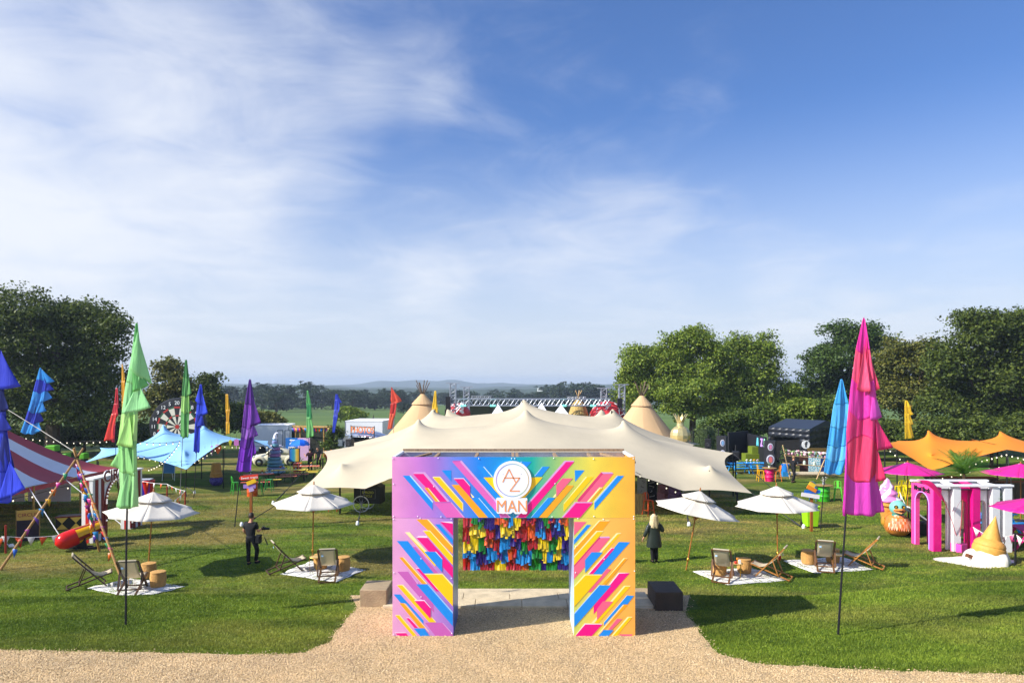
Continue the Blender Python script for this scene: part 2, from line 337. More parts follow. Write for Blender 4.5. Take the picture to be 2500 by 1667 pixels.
# grass blades on the near lawn
STEP = [Vector((-3.9, 15.4, 0)), Vector((-3.9, 16.62, 0)), Vector((4.3, 16.62, 0)), Vector((4.3, 15.4, 0))]
def blades(n, ymin, ymax, h, seed):
    r = random.Random(seed); pts = []
    while len(pts) < n:
        y = ymin+(ymax-ymin)*r.random()**1.35; hw = 1.5+y*.76; x = r.uniform(-hw, hw)
        if y < 17 and in_poly(x+r.gauss(0, .05), y+r.gauss(0, .05), outline): continue
        if -3.9 < x < 4.3 and 15.4 < y < 18.8: continue
        pts.append((x, y, ground_z(x, y)))
    p = np.array(pts); k = 4; base = np.repeat(p, k, 0); m = len(base); rg = np.random.default_rng(seed)
    base[:, :2] += rg.normal(0, .03, (m, 2)); a = rg.uniform(0, 6.28, m); hh = h*rg.uniform(.55, 1.3, m); w = .006+.0006*base[:, 1]/2
    dx, dy = np.cos(a)*w, np.sin(a)*w; ln = rg.normal(0, .5, (m, 2))*hh[:, None]
    co = np.stack([np.stack([base[:, 0]-dx, base[:, 1]-dy, base[:, 2]-.005], 1), np.stack([base[:, 0]+dx, base[:, 1]+dy, base[:, 2]-.005], 1), np.stack([base[:, 0]+ln[:, 0], base[:, 1]+ln[:, 1], base[:, 2]+hh], 1)], 1)
    return co.reshape(-1, 3), np.arange(m*3).reshape(-1, 3)
def mat_blade():
    m = bpy.data.materials.new('grass_blade'); m.use_nodes = True; nt = m.node_tree; N = nt.nodes; L = nt.links; b = N['Principled BSDF']; b.inputs['Roughness'].default_value = .6; b.inputs['Specular IOR Level'].default_value = .2
    g = N.new('ShaderNodeNewGeometry'); cr = N.new('ShaderNodeValToRGB'); e = cr.color_ramp.elements; e[0].color = (.11, .20, .016, 1); e[1].color = (.33, .42, .05, 1)
    L.new(g.outputs['Random Per Island'], cr.inputs[0]); mp = N.new('ShaderNodeMapping'); mp.inputs['Scale'].default_value = (.55, 1.3, 1); L.new(g.outputs['Position'], mp.inputs[0])
    n = N.new('ShaderNodeTexNoise'); n.inputs['Scale'].default_value = .22; n.inputs['Detail'].default_value = 6; n.inputs['Roughness'].default_value = .62; L.new(mp.outputs[0], n.inputs[0])
    r2 = N.new('ShaderNodeValToRGB'); r2.color_ramp.elements[0].position = .45; r2.color_ramp.elements[0].color = (0, 0, 0, 1); r2.color_ramp.elements[1].position = .60; r2.color_ramp.elements[1].color = (.95, .95, .95, 1); L.new(n.outputs[0], r2.inputs[0])
    x = N.new('ShaderNodeMix'); x.data_type = 'RGBA'; sy = N.new('ShaderNodeSeparateXYZ'); L.new(g.outputs['Position'], sy.inputs[0]); wy = N.new('ShaderNodeMapRange'); wy.interpolation_type = 'SMOOTHSTEP'; L.new(sy.outputs[1], wy.inputs[0]); wy.inputs[1].default_value = 18; wy.inputs[2].default_value = 24; wy.inputs[3].default_value = .35; wy.inputs[4].default_value = 1; wf = N.new('ShaderNodeMath'); wf.operation = 'MULTIPLY'; L.new(r2.outputs[0], wf.inputs[0]); L.new(wy.outputs[0], wf.inputs[1]); L.new(wf.outputs[0], x.inputs['Factor']); L.new(cr.outputs[0], x.inputs['A']); x.inputs['B'].default_value = (.50, .39, .12, 1)
    mp2 = N.new('ShaderNodeMapping'); mp2.inputs['Scale'].default_value = (.5, 1.6, 1); L.new(g.outputs['Position'], mp2.inputs[0]); n2 = N.new('ShaderNodeTexNoise'); n2.inputs['Scale'].default_value = .55; n2.inputs['Detail'].default_value = 6; n2.inputs['Roughness'].default_value = .65; L.new(mp2.outputs[0], n2.inputs[0])
    r3 = N.new('ShaderNodeValToRGB'); r3.color_ramp.elements[0].position = .36; r3.color_ramp.elements[0].color = (.5, .56, .5, 1); r3.color_ramp.elements[1].position = .62; r3.color_ramp.elements[1].color = (1.12, 1.08, 1, 1); L.new(n2.outputs[0], r3.inputs[0])
    x0 = x; x = N.new('ShaderNodeMix'); x.data_type = 'RGBA'; x.blend_type = 'MULTIPLY'; x.inputs['Factor'].default_value = 1; L.new(x0.outputs['Result'], x.inputs['A']); L.new(r3.outputs[0], x.inputs['B'])
    L.new(x.outputs['Result'], b.inputs['Base Color']); t = N.new('ShaderNodeBsdfTranslucent'); L.new(x.outputs['Result'], t.inputs[0]); mx = N.new('ShaderNodeMixShader'); mx.inputs[0].default_value = .3
    L.new(b.outputs[0], mx.inputs[1]); L.new(t.outputs[0], mx.inputs[2]); L.new(mx.outputs[0], N['Material Output'].inputs[0]); return m
c1, q1 = blades(80000, 11.5, 20, .034, 3); c2, q2 = blades(75000, 18.6, 40, .045, 4)
me = mesh_np('grass', np.concatenate([c1, c2]), np.concatenate([q1, q2+len(c1)]))
tag(link_mesh('grass', me, mat_blade()), 'short mown grass blades across the sloping lawn', 'grass', kind='stuff')

# ------------------------------------------------------------------ stone steps, paving and end blocks
def mat_stone(c, dark):
    m = M(c, .85, .22, 3, .5, key=('stone', c), bscale=30); return m
SAND = mat_stone('a08c6c', .6); PAVE = mat_stone('cbb896', .6); DARK_STONE = mat_stone('4a4036', .5)  # the last is a darker brown, for the right-hand block
sb = thing('stone_steps', 'pale stone steps with a paved landing behind the arch', 'steps', (.2, 16, 0))
for r0, (ya, yb) in enumerate(((15.52, 16.05), (16.06, 16.60))):
    xx = -2.95-.4*r0
    while xx < 3.2:
        w = R.uniform(1.0, 1.25) if r0 else R.uniform(.95, 1.15); x2 = min(xx+w, 3.3)
        MB().box(((xx+x2)/2, (ya+yb)/2, -.06), (x2-xx-.012, yb-ya-.01, .25+R.uniform(-.006, .006))).build('paving_slab', PAVE, sb, world=True, bevel=.008); xx = x2
for i in range(5):
    MB().box((.2, 16.62+.36*i+.55, -.19*(i+1)-.25), (7.1, 1.1, .5)).build('step', PAVE, sb, world=True, bevel=.012)
def stone(name, px0, px1, Y0, Y1, z0, z1, mat, label):
    x0, x1 = (px0-CX)/F*Y0, (px1-CX)/F*Y0; mb = MB().box(((x0+x1)/2, (Y0+Y1)/2, (z0+z1)/2), (x1-x0, Y1-Y0, z1-z0)); o = mb.build(name, mat, None, bevel=.018)
    return tag(o, label, 'stone block', 'stone blocks at the head of the steps')
stone('stone_block', 878, 944, 15.62, 16.4, -.2, .40, SAND, 'weathered buff stone block just left of the arch')
stone('stone_block', 915, 970, 16.43, 16.8, -.8, .29, SAND, 'paler stone block behind the left block, half hidden by the arch')
stone('stone_block', 1600, 1668, 15.35, 16.25, -.2, .43, DARK_STONE, 'dark stone block right of the arch')
stone('stone_block', 1557, 1616, 16.64, 17.3, -1.2, -.05, SAND, 'cream stone block behind the dark block right of the arch')
stone('stone_kerb', 1545, 1596, 15.45, 16.55, -.1, .05, PAVE, 'low bevelled stone slab between the arch and the dark block')
# ------------------------------------------------------------------ entrance arch
AY = F*CZ/(1553-HY)                       # front face depth
ART = {'b': '0a8be6', 'm': 'ee0083', 'y': 'ffc905', 'o': 'ffa416', 'p': 'c55fb4', 'q': 'de62b6', 'r': 'ee6284', 'w': 'f0d9ec', 'c': 'bfe3f7', 'i': 'd79fd6', 'e': 'ffe9a8', 'd': 'd8386c', 's': '9fc4f0'}
AM = {k: M(v, .38, .02, 3, spec=.45, key=('print', v)) for k, v in ART.items()}
def mat_ramp(name, pts, axis=0, rough=.36):
    m = bpy.data.materials.new(name); m.use_nodes = True; nt = m.node_tree; N = nt.nodes; L = nt.links; b = N['Principled BSDF']; b.inputs['Roughness'].default_value = rough
    g = N.new('ShaderNodeNewGeometry'); sp = N.new('ShaderNodeSeparateXYZ'); L.new(g.outputs['Position'], sp.inputs[0])
    lo, hi = pts[0][0], pts[-1][0]; mr = N.new('ShaderNodeMapRange'); L.new(sp.outputs[axis], mr.inputs[0]); mr.inputs[1].default_value = lo; mr.inputs[2].default_value = hi
    cr = N.new('ShaderNodeValToRGB'); e = cr.color_ramp.elements
    while len(e) < len(pts): e.new(.5)
    for i, (p, c) in enumerate(pts): e[i].position = (p-lo)/(hi-lo); e[i].color = lin(c)+(1,)
    no = N.new('ShaderNodeTexNoise'); no.inputs['Scale'].default_value = 2.3; no.inputs['Detail'].default_value = 6; L.new(g.outputs['Position'], no.inputs[0])
    c2 = N.new('ShaderNodeValToRGB'); c2.color_ramp.elements[0].position = .3; c2.color_ramp.elements[0].color = (.88, .88, .88, 1); c2.color_ramp.elements[1].position = .7; c2.color_ramp.elements[1].color = (1, 1, 1, 1); L.new(no.outputs[0], c2.inputs[0])
    mu = N.new('ShaderNodeMix'); mu.data_type = 'RGBA'; mu.blend_type = 'MULTIPLY'; mu.inputs['Factor'].default_value = 1; L.new(cr.outputs[0], mu.inputs['A']); L.new(c2.outputs[0], mu.inputs['B'])
    bp = N.new('ShaderNodeBump'); bp.inputs['Strength'].default_value = .12; bp.inputs['Distance'].default_value = .05; L.new(no.outputs[0], bp.inputs['Height']); L.new(bp.outputs[0], b.inputs['Normal'])
    L.new(mr.outputs[0], cr.inputs[0]); L.new(mu.outputs['Result'], b.inputs['Base Color']); return m
ax = lambda px: (px-CX)/F*AY
az = lambda py: CZ-(py-HY)/F*AY
HEAD = mat_ramp('print_header', [(ax(p), c) for p, c in ((957, 'e996cc'), (1015, 'd07fd0'), (1060, 'ad78d4'), (1110, '6c86e2'), (1170, '0a84e4'), (1240, '0294d0'), (1300, '00ae9c'), (1345, '7fbd78'), (1395, 'c2ce5c'), (1450, 'f0d848'), (1500, 'f2c43a'), (1552, 'f4ae38'))])
LEGL = mat_ramp('print_leg_pink', [(ax(957), 'eca6d2'), (ax(1035), 'd795d4'), (ax(1075), 'b47fd2'), (ax(1107), '9c74cc')])
LEGR = mat_ramp('print_leg_yellow', [(ax(1400), 'cfd968'), (ax(1440), 'ecd25e'), (ax(1490), 'f8bd52'), (ax(1552), 'f8ae4a')])
INNL = mat_ramp('print_inside_shaded', [(0, '2c4ea8'), (.5, '3f6fb0'), (1.1, '6f9a96'), (1.8, '4e7f6c'), (2.4, '6a4f96')], 2)  # print colours darkened with the shade on this inner face
INNR = mat_ramp('print_inside_lit', [(0, 'd6f0f4'), (.8, 'b9d6f2'), (1.2, 'b3aee0'), (1.6, '8fb6e6'), (2.4, 'b7b4a0')], 2)  # print colours paled with the light falling on this inner face
SILVER = M('dfe3ea', .4); DEP = 1.2
arch = thing('entrance_arch', 'multicoloured printed entrance arch with round logo badge standing on the gravel', 'arch', (ax(1253), AY+DEP/2, 0))
zt, zm = az(1115), az(1264)
def panel(x0, x1, z0, z1, mat, name):
    return MB().box(((x0+x1)/2, AY+.01, (z0+z1)/2), (x1-x0-.004, .02, z1-z0-.004)).build(name, mat, arch, world=True)
panel(ax(957), ax(1253), zm, zt, HEAD, 'header_panel'); panel(ax(1253), ax(1550), zm, zt, HEAD, 'header_panel')
panel(ax(958), ax(1107), -.02, zm, LEGL, 'leg_panel'); panel(ax(1401), ax(1551), -.02, zm, LEGR, 'leg_panel')
def side(x, z0, z1, mat, name='side_panel', y0=AY+.022, y1=AY+DEP): return MB().box((x, (y0+y1)/2, (z0+z1)/2), (.018, y1-y0, z1-z0)).build(name, mat, arch, world=True)
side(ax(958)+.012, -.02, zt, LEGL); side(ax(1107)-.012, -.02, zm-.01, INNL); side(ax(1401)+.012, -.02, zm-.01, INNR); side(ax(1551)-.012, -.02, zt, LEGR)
def back(x0, x1, z0, z1, name='back_panel'): return MB().box(((x0+x1)/2, AY+DEP+.012, (z0+z1)/2), (x1-x0-.004, .02, z1-z0-.004)).build(name, SILVER, arch, world=True)
back(ax(957), ax(1551), zm, zt-.02); back(ax(958), ax(1107), -.02, zm); back(ax(1401), ax(1551), -.02, zm)
MB().box((ax(1254), AY+DEP/2, zm+.012), (ax(1399)-ax(1109), DEP-.04, .02)).build('soffit_panel', SILVER, arch, world=True)
tb = W('9a7f63', .8)
MB().beam((ax(962), AY+DEP-.04, zt+.028), (ax(1546), AY+DEP-.04, zt+.028), .07, .05).build('timber_rail', tb, arch, world=True)
for px in (1066, 1163, 1252, 1262, 1356, 1442):
    x = (px-CX)/F*(AY+DEP*.5); MB().beam((x, AY+.03, zt-.05), (x, AY+DEP-.08, zt-.05), .06, .05).build('timber_noggin', tb, arch, world=True)
for px in (1000, 1520): x = ax(px); MB().beam((x-.25*(1 if px < 1250 else -1), AY+.06, zt-.12), (x+.3*(1 if px < 1250 else -1), AY+DEP-.12, zt-.04), .07, .045).build('timber_brace', tb, arch, world=True)
for px in (963, 1545): MB().beam((ax(px), AY+.03, zt-.01), (ax(px), AY+DEP-.09, zt-.01), .05, .05).build('edge_trim', SILVER, arch, world=True)
# printed bars: (colour, highlight colour, polygon) in photo pixels; the highlight is the pale bevel printed along the right or left edge
def bars(z, lst, ox, oy, k):
    for i, it in enumerate(lst):
        c, pts = it[0], it[1]; lay = .003+.0012*(it[2] if len(it) > 2 else i % 3)
        w = [Vector((ax(ox+u/k), AY-lay, az(oy+v/k))) for u, v in pts]
        MB().prism(w, (0, lay-.0005, 0)).build('printed_bar', AM[c], arch, world=True)
# header, traced in a frame of 7.587 units per photo pixel
hl = [('c', [(410, 572), (440, 572), (850, 1050), (848, 1080)], 0), ('b', [(290, 572), (412, 572), (845, 1078), (843, 1212)], 1),
      ('i', [(480, 540), (508, 508), (706, 508), (1160, 1050), (1110, 1055), (672, 540)], 0), ('m', [(482, 541), (672, 541), (1115, 1054), (965, 1054)], 1),
      ('e', [(745, 800), (765, 800), (978, 1055), (945, 1055)], 2), ('o', [(690, 797), (748, 797), (950, 1055), (895, 1055)], 3),
      ('e', [(845, 606), (850, 592), (985, 592), (1410, 1085), (1410, 1240)], 0), ('y', [(850, 606), (968, 606), (1396, 1090), (1396, 1225)], 1),
      ('b', [(1012, 474), (1192, 474), (1190, 685)], 0), ('w', [(1236, 632), (1240, 620), (1420, 620), (1540, 762), (1532, 770)], 3), ('m', [(1238, 632), (1414, 632), (1536, 772), (1536, 968)], 4),
      ('e', [(1540, 890), (1618, 972), (1580, 985)], 0), ('o', [(1196, 742), (1330, 742), (1536, 968), (1868, 1348), (1700, 1348)], 1),
      ('c', [(1688, 985), (1705, 985), (2016, 1348), (1998, 1348)], 2), ('b', [(1568, 988), (1690, 980), (2000, 1348), (1868, 1348)], 1), ('b', [(1900, 1170), (1926, 1200), (2095, 1348), (2012, 1348)], 0),
      ('i', [(1348, 312), (1376, 290), (2030, 1040), (2030, 1090)], 1), ('p', [(1205, 308), (1228, 294), (1366, 294), (1350, 312)], 2), ('q', [(1205, 312), (1352, 312), (2020, 1085), (2020, 1240)], 0),
      ('c', [(1780, 408), (1796, 404), (1960, 592), (1936, 592)], 2), ('b', [(1660, 402), (1780, 402), (1935, 590), (1800, 600), (1790, 560)], 1), ('b', [(1790, 620), (2095, 975), (2020, 1000), (1700, 640)], 0),
      ('y', [(1786, 606), (1972, 606), (1985, 700), (2180, 980), (2150, 1015)], 2), ('p', [(870, 1080), (905, 1054), (1190, 1060), (1170, 1075)], 5), ('i', [(1180, 1070), (1192, 1060), (1445, 1348), (1415, 1348)], 5), ('q', [(872, 1076), (1182, 1076), (1418, 1348), (1100, 1348)], 4),
      ('q', [(2070, 1275), (2230, 1275), (2265, 1348), (2100, 1348)], 1), ('i', [(2210, 1275), (2245, 1290), (2292, 1348), (2262, 1348)], 2)]
bars(0, hl, 945, 1085, 7.587)
hr = [('s', [(180, 340), (205, 312), (225, 315), (205, 345)], 0), ('b', [(220, 312), (398, 320), (290, 440)], 1), ('s', [(448, 582), (595, 408), (610, 412), (462, 584)], 1), ('b', [(465, 584), (606, 408), (730, 408), (588, 584)], 2),
      ('y', [(380, 606), (604, 606), (250, 1010), (200, 980)], 2), ('i', [(310, 1105), (1010, 298), (1190, 298), (1180, 318), (1040, 318), (330, 1130)], 0), ('m', [(322, 1128), (1042, 318), (1188, 318), (295, 1348), (140, 1348)], 1), ('i', [(100, 1348), (160, 1280), (185, 1290), (140, 1348)], 1),
      ('b', [(1200, 474), (1382, 474), (1208, 685)], 0), ('r', [(856, 750), (968, 624), (1156, 624), (862, 960)], 3), ('e', [(792, 975), (850, 905), (856, 950), (830, 980)], 0), ('o', [(690, 1348), (1182, 760), (1060, 752), (540, 1348)], 1),
      ('s', [(385, 1348), (700, 984), (715, 984), (400, 1348)], 2), ('b', [(395, 1348), (712, 980), (830, 984), (520, 1348)], 3), ('e', [(995, 1090), (1405, 596), (1430, 596), (1010, 1110)], 0), ('y', [(995, 1100), (1425, 598), (1545, 598), (995, 1240)], 1),
      ('d', [(1250, 1020), (1690, 508), (1724, 540), (1290, 1054), (1250, 1054)], 1), ('i', [(1690, 508), (1890, 512), (1918, 536), (1724, 540)], 2), ('r', [(1285, 1056), (1722, 540), (1915, 540), (1712, 790), (1650, 790), (1425, 1056)], 0),
      ('e', [(1425, 1056), (1655, 792), (1715, 792), (1480, 1056)], 2), ('o', [(1462, 1056), (1675, 806), (1712, 806), (1500, 1056)], 3), ('s', [(1560, 1050), (1985, 572), (2005, 576), (1568, 1080)], 2), ('b', [(1562, 1065), (1995, 576), (2112, 576), (1564, 1205)], 1),
      ('i', [(955, 1348), (1205, 1062), (1528, 1062), (1524, 1080), (1225, 1080), (990, 1348)], 4), ('m', [(985, 1348), (1224, 1080), (1526, 1080), (1296, 1348)], 5)]
bars(0, hr, 1245, 1085, 7.587)
def hi(col, pts, side, t=.045):                     # bar plus its pale printed bevel strip
    return [(col, pts)]
ll = [('o', [(362, 62), (498, 62), (812, 405), (812, 490)], 0), ('e', [(494, 62), (516, 66), (812, 392), (812, 410)], 1), ('e', [(440, 200), (530, 198), (812, 512), (812, 530)], 2), ('y', [(448, 206), (525, 206), (812, 528), (812, 625)], 3),
      ('w', [(655, 90), (795, 88), (812, 100), (812, 112)], 1), ('m', [(657, 94), (785, 94), (812, 118), (812, 262)], 0), ('b', [(592, 122), (650, 122), (812, 305), (812, 372)], 0), ('w', [(362, 285), (388, 266), (490, 266), (505, 288)], 1),
      ('m', [(365, 290), (498, 290), (812, 650), (812, 785)], 0), ('e', [(220, 220), (280, 220), (492, 458), (470, 466)], 2), ('y', [(228, 226), (272, 226), (602, 600), (596, 645)], 1), ('b', [(122, 328), (255, 328), (580, 728), (450, 728)], 2), ('p', [(305, 402), (355, 402), (632, 726), (580, 726)], 0),
      ('w', [(594, 458), (606, 458), (684, 550), (678, 556)], 4), ('b', [(460, 460), (596, 460), (682, 556), (680, 712)], 5), ('o', [(148, 530), (194, 530), (490, 858), (432, 858)], 0), ('e', [(194, 530), (206, 530), (498, 856), (486, 858)], 1),
      ('w', [(358, 668), (362, 660), (412, 660), (640, 920), (630, 930)], 0), ('m', [(360, 668), (408, 668), (640, 948), (606, 948)], 1), ('e', [(466, 738), (472, 730), (686, 730), (812, 866), (812, 895)], 3), ('y', [(470, 742), (682, 742), (812, 892), (812, 1132)], 4),
      ('p', [(128, 706), (265, 706), (560, 1030), (580, 1210), (440, 1065)], 0), ('i', [(262, 706), (275, 712), (390, 846), (374, 860)], 1), ('s', [(496, 862), (516, 868), (812, 1200), (812, 1225)], 3), ('b', [(360, 862), (500, 862), (812, 1222), (812, 1378)], 2),
      ('e', [(120, 870), (200, 866), (372, 1055), (345, 1062)], 1), ('y', [(124, 874), (186, 874), (600, 1330), (520, 1330)], 2), ('w', [(338, 1064), (344, 1056), (462, 1056), (540, 1150), (534, 1156)], 3), ('m', [(340, 1066), (458, 1066), (538, 1158), (536, 1288)], 4), ('e', [(545, 1255), (608, 1328), (590, 1330)], 1),
      ('b', [(80, 986), (162, 986), (450, 1310), (450, 1355), (232, 1098), (170, 1092)], 0), ('o', [(152, 1094), (205, 1094), (470, 1400), (402, 1400)], 1), ('e', [(203, 1094), (216, 1096), (525, 1452), (505, 1440)], 0), ('e', [(98, 1240), (158, 1240), (375, 1502), (355, 1502)], 0), ('y', [(102, 1246), (150, 1246), (368, 1502), (320, 1502)], 1),
      ('w', [(232, 1274), (278, 1272), (390, 1398), (378, 1400)], 0), ('m', [(236, 1278), (272, 1278), (386, 1400), (340, 1400)], 1), ('b', [(330, 1408), (462, 1408), (528, 1502), (415, 1502)], 3), ('p', [(468, 1336), (682, 1336), (812, 1478), (812, 1502), (600, 1502)], 0), ('i', [(680, 1336), (696, 1342), (812, 1468), (812, 1484)], 1),
      ('w', [(96, 1456), (228, 1456), (236, 1462), (100, 1464)], 1), ('m', [(100, 1462), (232, 1462), (262, 1502), (140, 1502)], 0)]
bars(0, ll, 945, 1255, 5.058)
lr = [('r', [(84, 92), (238, 92), (82, 262)], 0), ('b', [(82, 315), (242, 128), (294, 130), (82, 372)], 0), ('e', [(82, 420), (392, 74), (522, 74), (515, 82), (402, 82), (82, 438)], 1), ('o', [(82, 432), (400, 82), (524, 82), (432, 198), (350, 202), (82, 522)], 0),
      ('e', [(82, 518), (358, 204), (445, 206), (438, 214), (370, 214), (82, 535)], 2), ('y', [(82, 530), (366, 214), (440, 214), (82, 630)], 1), ('i', [(400, 276), (515, 272), (530, 290), (392, 292)], 1), ('d', [(82, 628), (398, 278), (405, 292), (82, 648)], 1), ('r', [(82, 642), (402, 290), (528, 290), (390, 462), (300, 468), (218, 560), (218, 650), (82, 800)], 0),
      ('e', [(400, 462), (610, 230), (668, 232), (655, 240), (625, 240), (420, 470)], 1), ('y', [(300, 640), (622, 240), (662, 240), (300, 648)], 0), ('b', [(220, 565), (300, 466), (436, 470), (220, 716)], 4), ('w', [(255, 735), (545, 412), (585, 414), (580, 420), (275, 735)], 2), ('m', [(268, 735), (548, 418), (586, 416), (318, 735)], 3),
      ('b', [(316, 738), (638, 340), (772, 344), (425, 738)], 1), ('e', [(88, 885), (215, 742), (425, 742), (432, 750), (228, 752), (88, 905)], 3), ('y', [(86, 895), (225, 750), (428, 750), (86, 1135)], 4), ('r', [(255, 960), (492, 672), (540, 676), (296, 958)], 1), ('e', [(360, 950), (695, 540), (742, 544), (735, 552), (420, 920)], 0), ('o', [(425, 866), (708, 545), (740, 548), (470, 866)], 2),
      ('w', [(512, 868), (632, 718), (770, 722), (640, 730), (530, 868)], 2), ('m', [(325, 1130), (640, 724), (768, 726), (462, 1070), (325, 1230)], 1), ('s', [(86, 1218), (395, 870), (405, 876), (86, 1240)], 2), ('b', [(86, 1232), (400, 872), (540, 878), (86, 1390)], 3), ('e', [(300, 1340), (700, 880), (782, 880), (775, 888), (330, 1340)], 0), ('y', [(330, 1340), (715, 888), (778, 888), (380, 1340)], 1),
      ('r', [(365, 1170), (440, 1072), (565, 1076), (366, 1300)], 4), ('s', [(452, 1330), (735, 998), (745, 1002), (455, 1345)], 1), ('b', [(454, 1335), (740, 1000), (822, 1004), (742, 1108), (690, 1108), (452, 1372)], 2), ('o', [(380, 1490), (690, 1116), (742, 1120), (430, 1450)], 1), ('e', [(375, 1480), (688, 1112), (700, 1116), (385, 1485)], 2), ('r', [(505, 1420), (615, 1286), (672, 1290), (550, 1420)], 3),
      ('e', [(520, 1528), (745, 1262), (805, 1264), (795, 1272), (545, 1528)], 0), ('y', [(535, 1528), (760, 1270), (800, 1270), (585, 1528)], 1), ('b', [(370, 1522), (445, 1424), (570, 1428), (480, 1528), (370, 1528)], 4), ('w', [(92, 1505), (215, 1345), (430, 1350), (425, 1358), (225, 1358), (98, 1510)], 2), ('m', [(95, 1528), (95, 1500), (222, 1356), (430, 1356), (275, 1528)], 3), ('d', [(615, 1525), (655, 1476), (668, 1480), (632, 1528)], 1), ('r', [(625, 1528), (668, 1478), (808, 1478), (765, 1528)], 0)]
bars(0, lr, 1385, 1255, 5.058)
# badge and name plate
bx, bz, br = ax(1251), az(1171), 46.5/F*AY
badge = MB().lathe([(br, 0), (br, .03)], 48, Mx=Matrix.Translation((bx, AY-.008, bz)) @ Matrix.Rotation(PI/2, 4, 'X')).build('badge_disc', M('eef0f6', .4, .01), arch, world=True)
RB = mat_ramp('badge_ring', [(bx-br, 'c98fd0'), (bx-br*.5, '8f8fd6'), (bx, '86b9d8'), (bx+br*.5, 'a8d0a0'), (bx+br, 'f2b45a')])
rb = MB(); ring = []
for k in range(64):
    a = 2*PI*k/64; ring.append((a))
rb.add([Vector((bx+br*q*math.cos(a), AY-.0415, bz+br*q*math.sin(a))) for q in (.83, .865) for a in ring], [(k, (k+1) % 64, 64+(k+1) % 64, 64+k) for k in range(64)])
rb.build('badge_ring', RB, badge, world=True)
AZM = M('f29a5e', .4, .02)
def stroke(mb, pts, w):
    for a, b in zip(pts[:-1], pts[1:]): mb.beam((ax(a[0]), AY-.0405, az(a[1])), (ax(b[0]), AY-.0405, az(b[1])), w, .005, up=(0, 1, 0))
k = 7.587; lt = MB(); q = lambda u, v: (945+u/k, 1085+v/k); q2 = lambda u, v: (1245+u/k, 1085+v/k)
stroke(lt, [q(2140, 690), q(2258, 450), q2(100, 690)], .022); stroke(lt, [q(2175, 610), q2(180, 610), q(2275, 852), q2(180, 852)], .022); lt.build('monogram', AZM, arch, world=True)
plate = MB()
pw = [(2022, 1000), (2045, 978), (2352, 985), (2590, 985), (2598, 1005), (2598, 1250), (2575, 1278), (2515, 1278), (2485, 1262), (2455, 1278), (2375, 1278), (2335, 1240), (2290, 1272), (2215, 1275), (2185, 1268), (2150, 1275), (2120, 1268), (2050, 1270), (2028, 1250)]
plate.prism([Vector((ax(945+u/k), AY-.036, az(1085+v/k))) for u, v in pw], (0, .03, 0)).build('name_plate', M('eef0f6', .4, .01), arch, world=True)
tx = text('MAN', .335, AZM, arch, Vector((ax(1250), AY-.039, az(1235)-.004))-arch.location, name='lettering', sx=.86, space=1.02)
bolt = MB().ball((0, 0, 0), .012, 8, 6); bme = bolt.build('bolt', M('f4eef6', .3, .02), arch, smooth=True); bolts = [(960, 1119), (1070, 1118), (1169, 1119), (1249, 1119), (1257, 1119), (1352, 1118), (1449, 1120), (1546, 1119), (961, 1181), (961, 1260), (1020, 1260), (1077, 1261), (1348, 1261), (1450, 1260), (1547, 1260), (961, 1267), (1026, 1264), (1102, 1266), (1411, 1265), (1473, 1267), (1547, 1266), (962, 1397), (1028, 1363), (1102, 1411), (1028, 1456), (961, 1547), (1103, 1545), (1406, 1333), (1405, 1397), (1475, 1364), (1549, 1393), (1406, 1552), (1549, 1552), (1059, 1187), (1355, 1180), (1227, 1156), (1271, 1155)]
for i, (x, y) in enumerate(bolts):
    o = bme if i == 0 else inst('bolt', bme.data, arch); o.location = Vector((ax(x), AY-.006-(.03 if i > 34 else 0), az(y)))-arch.location
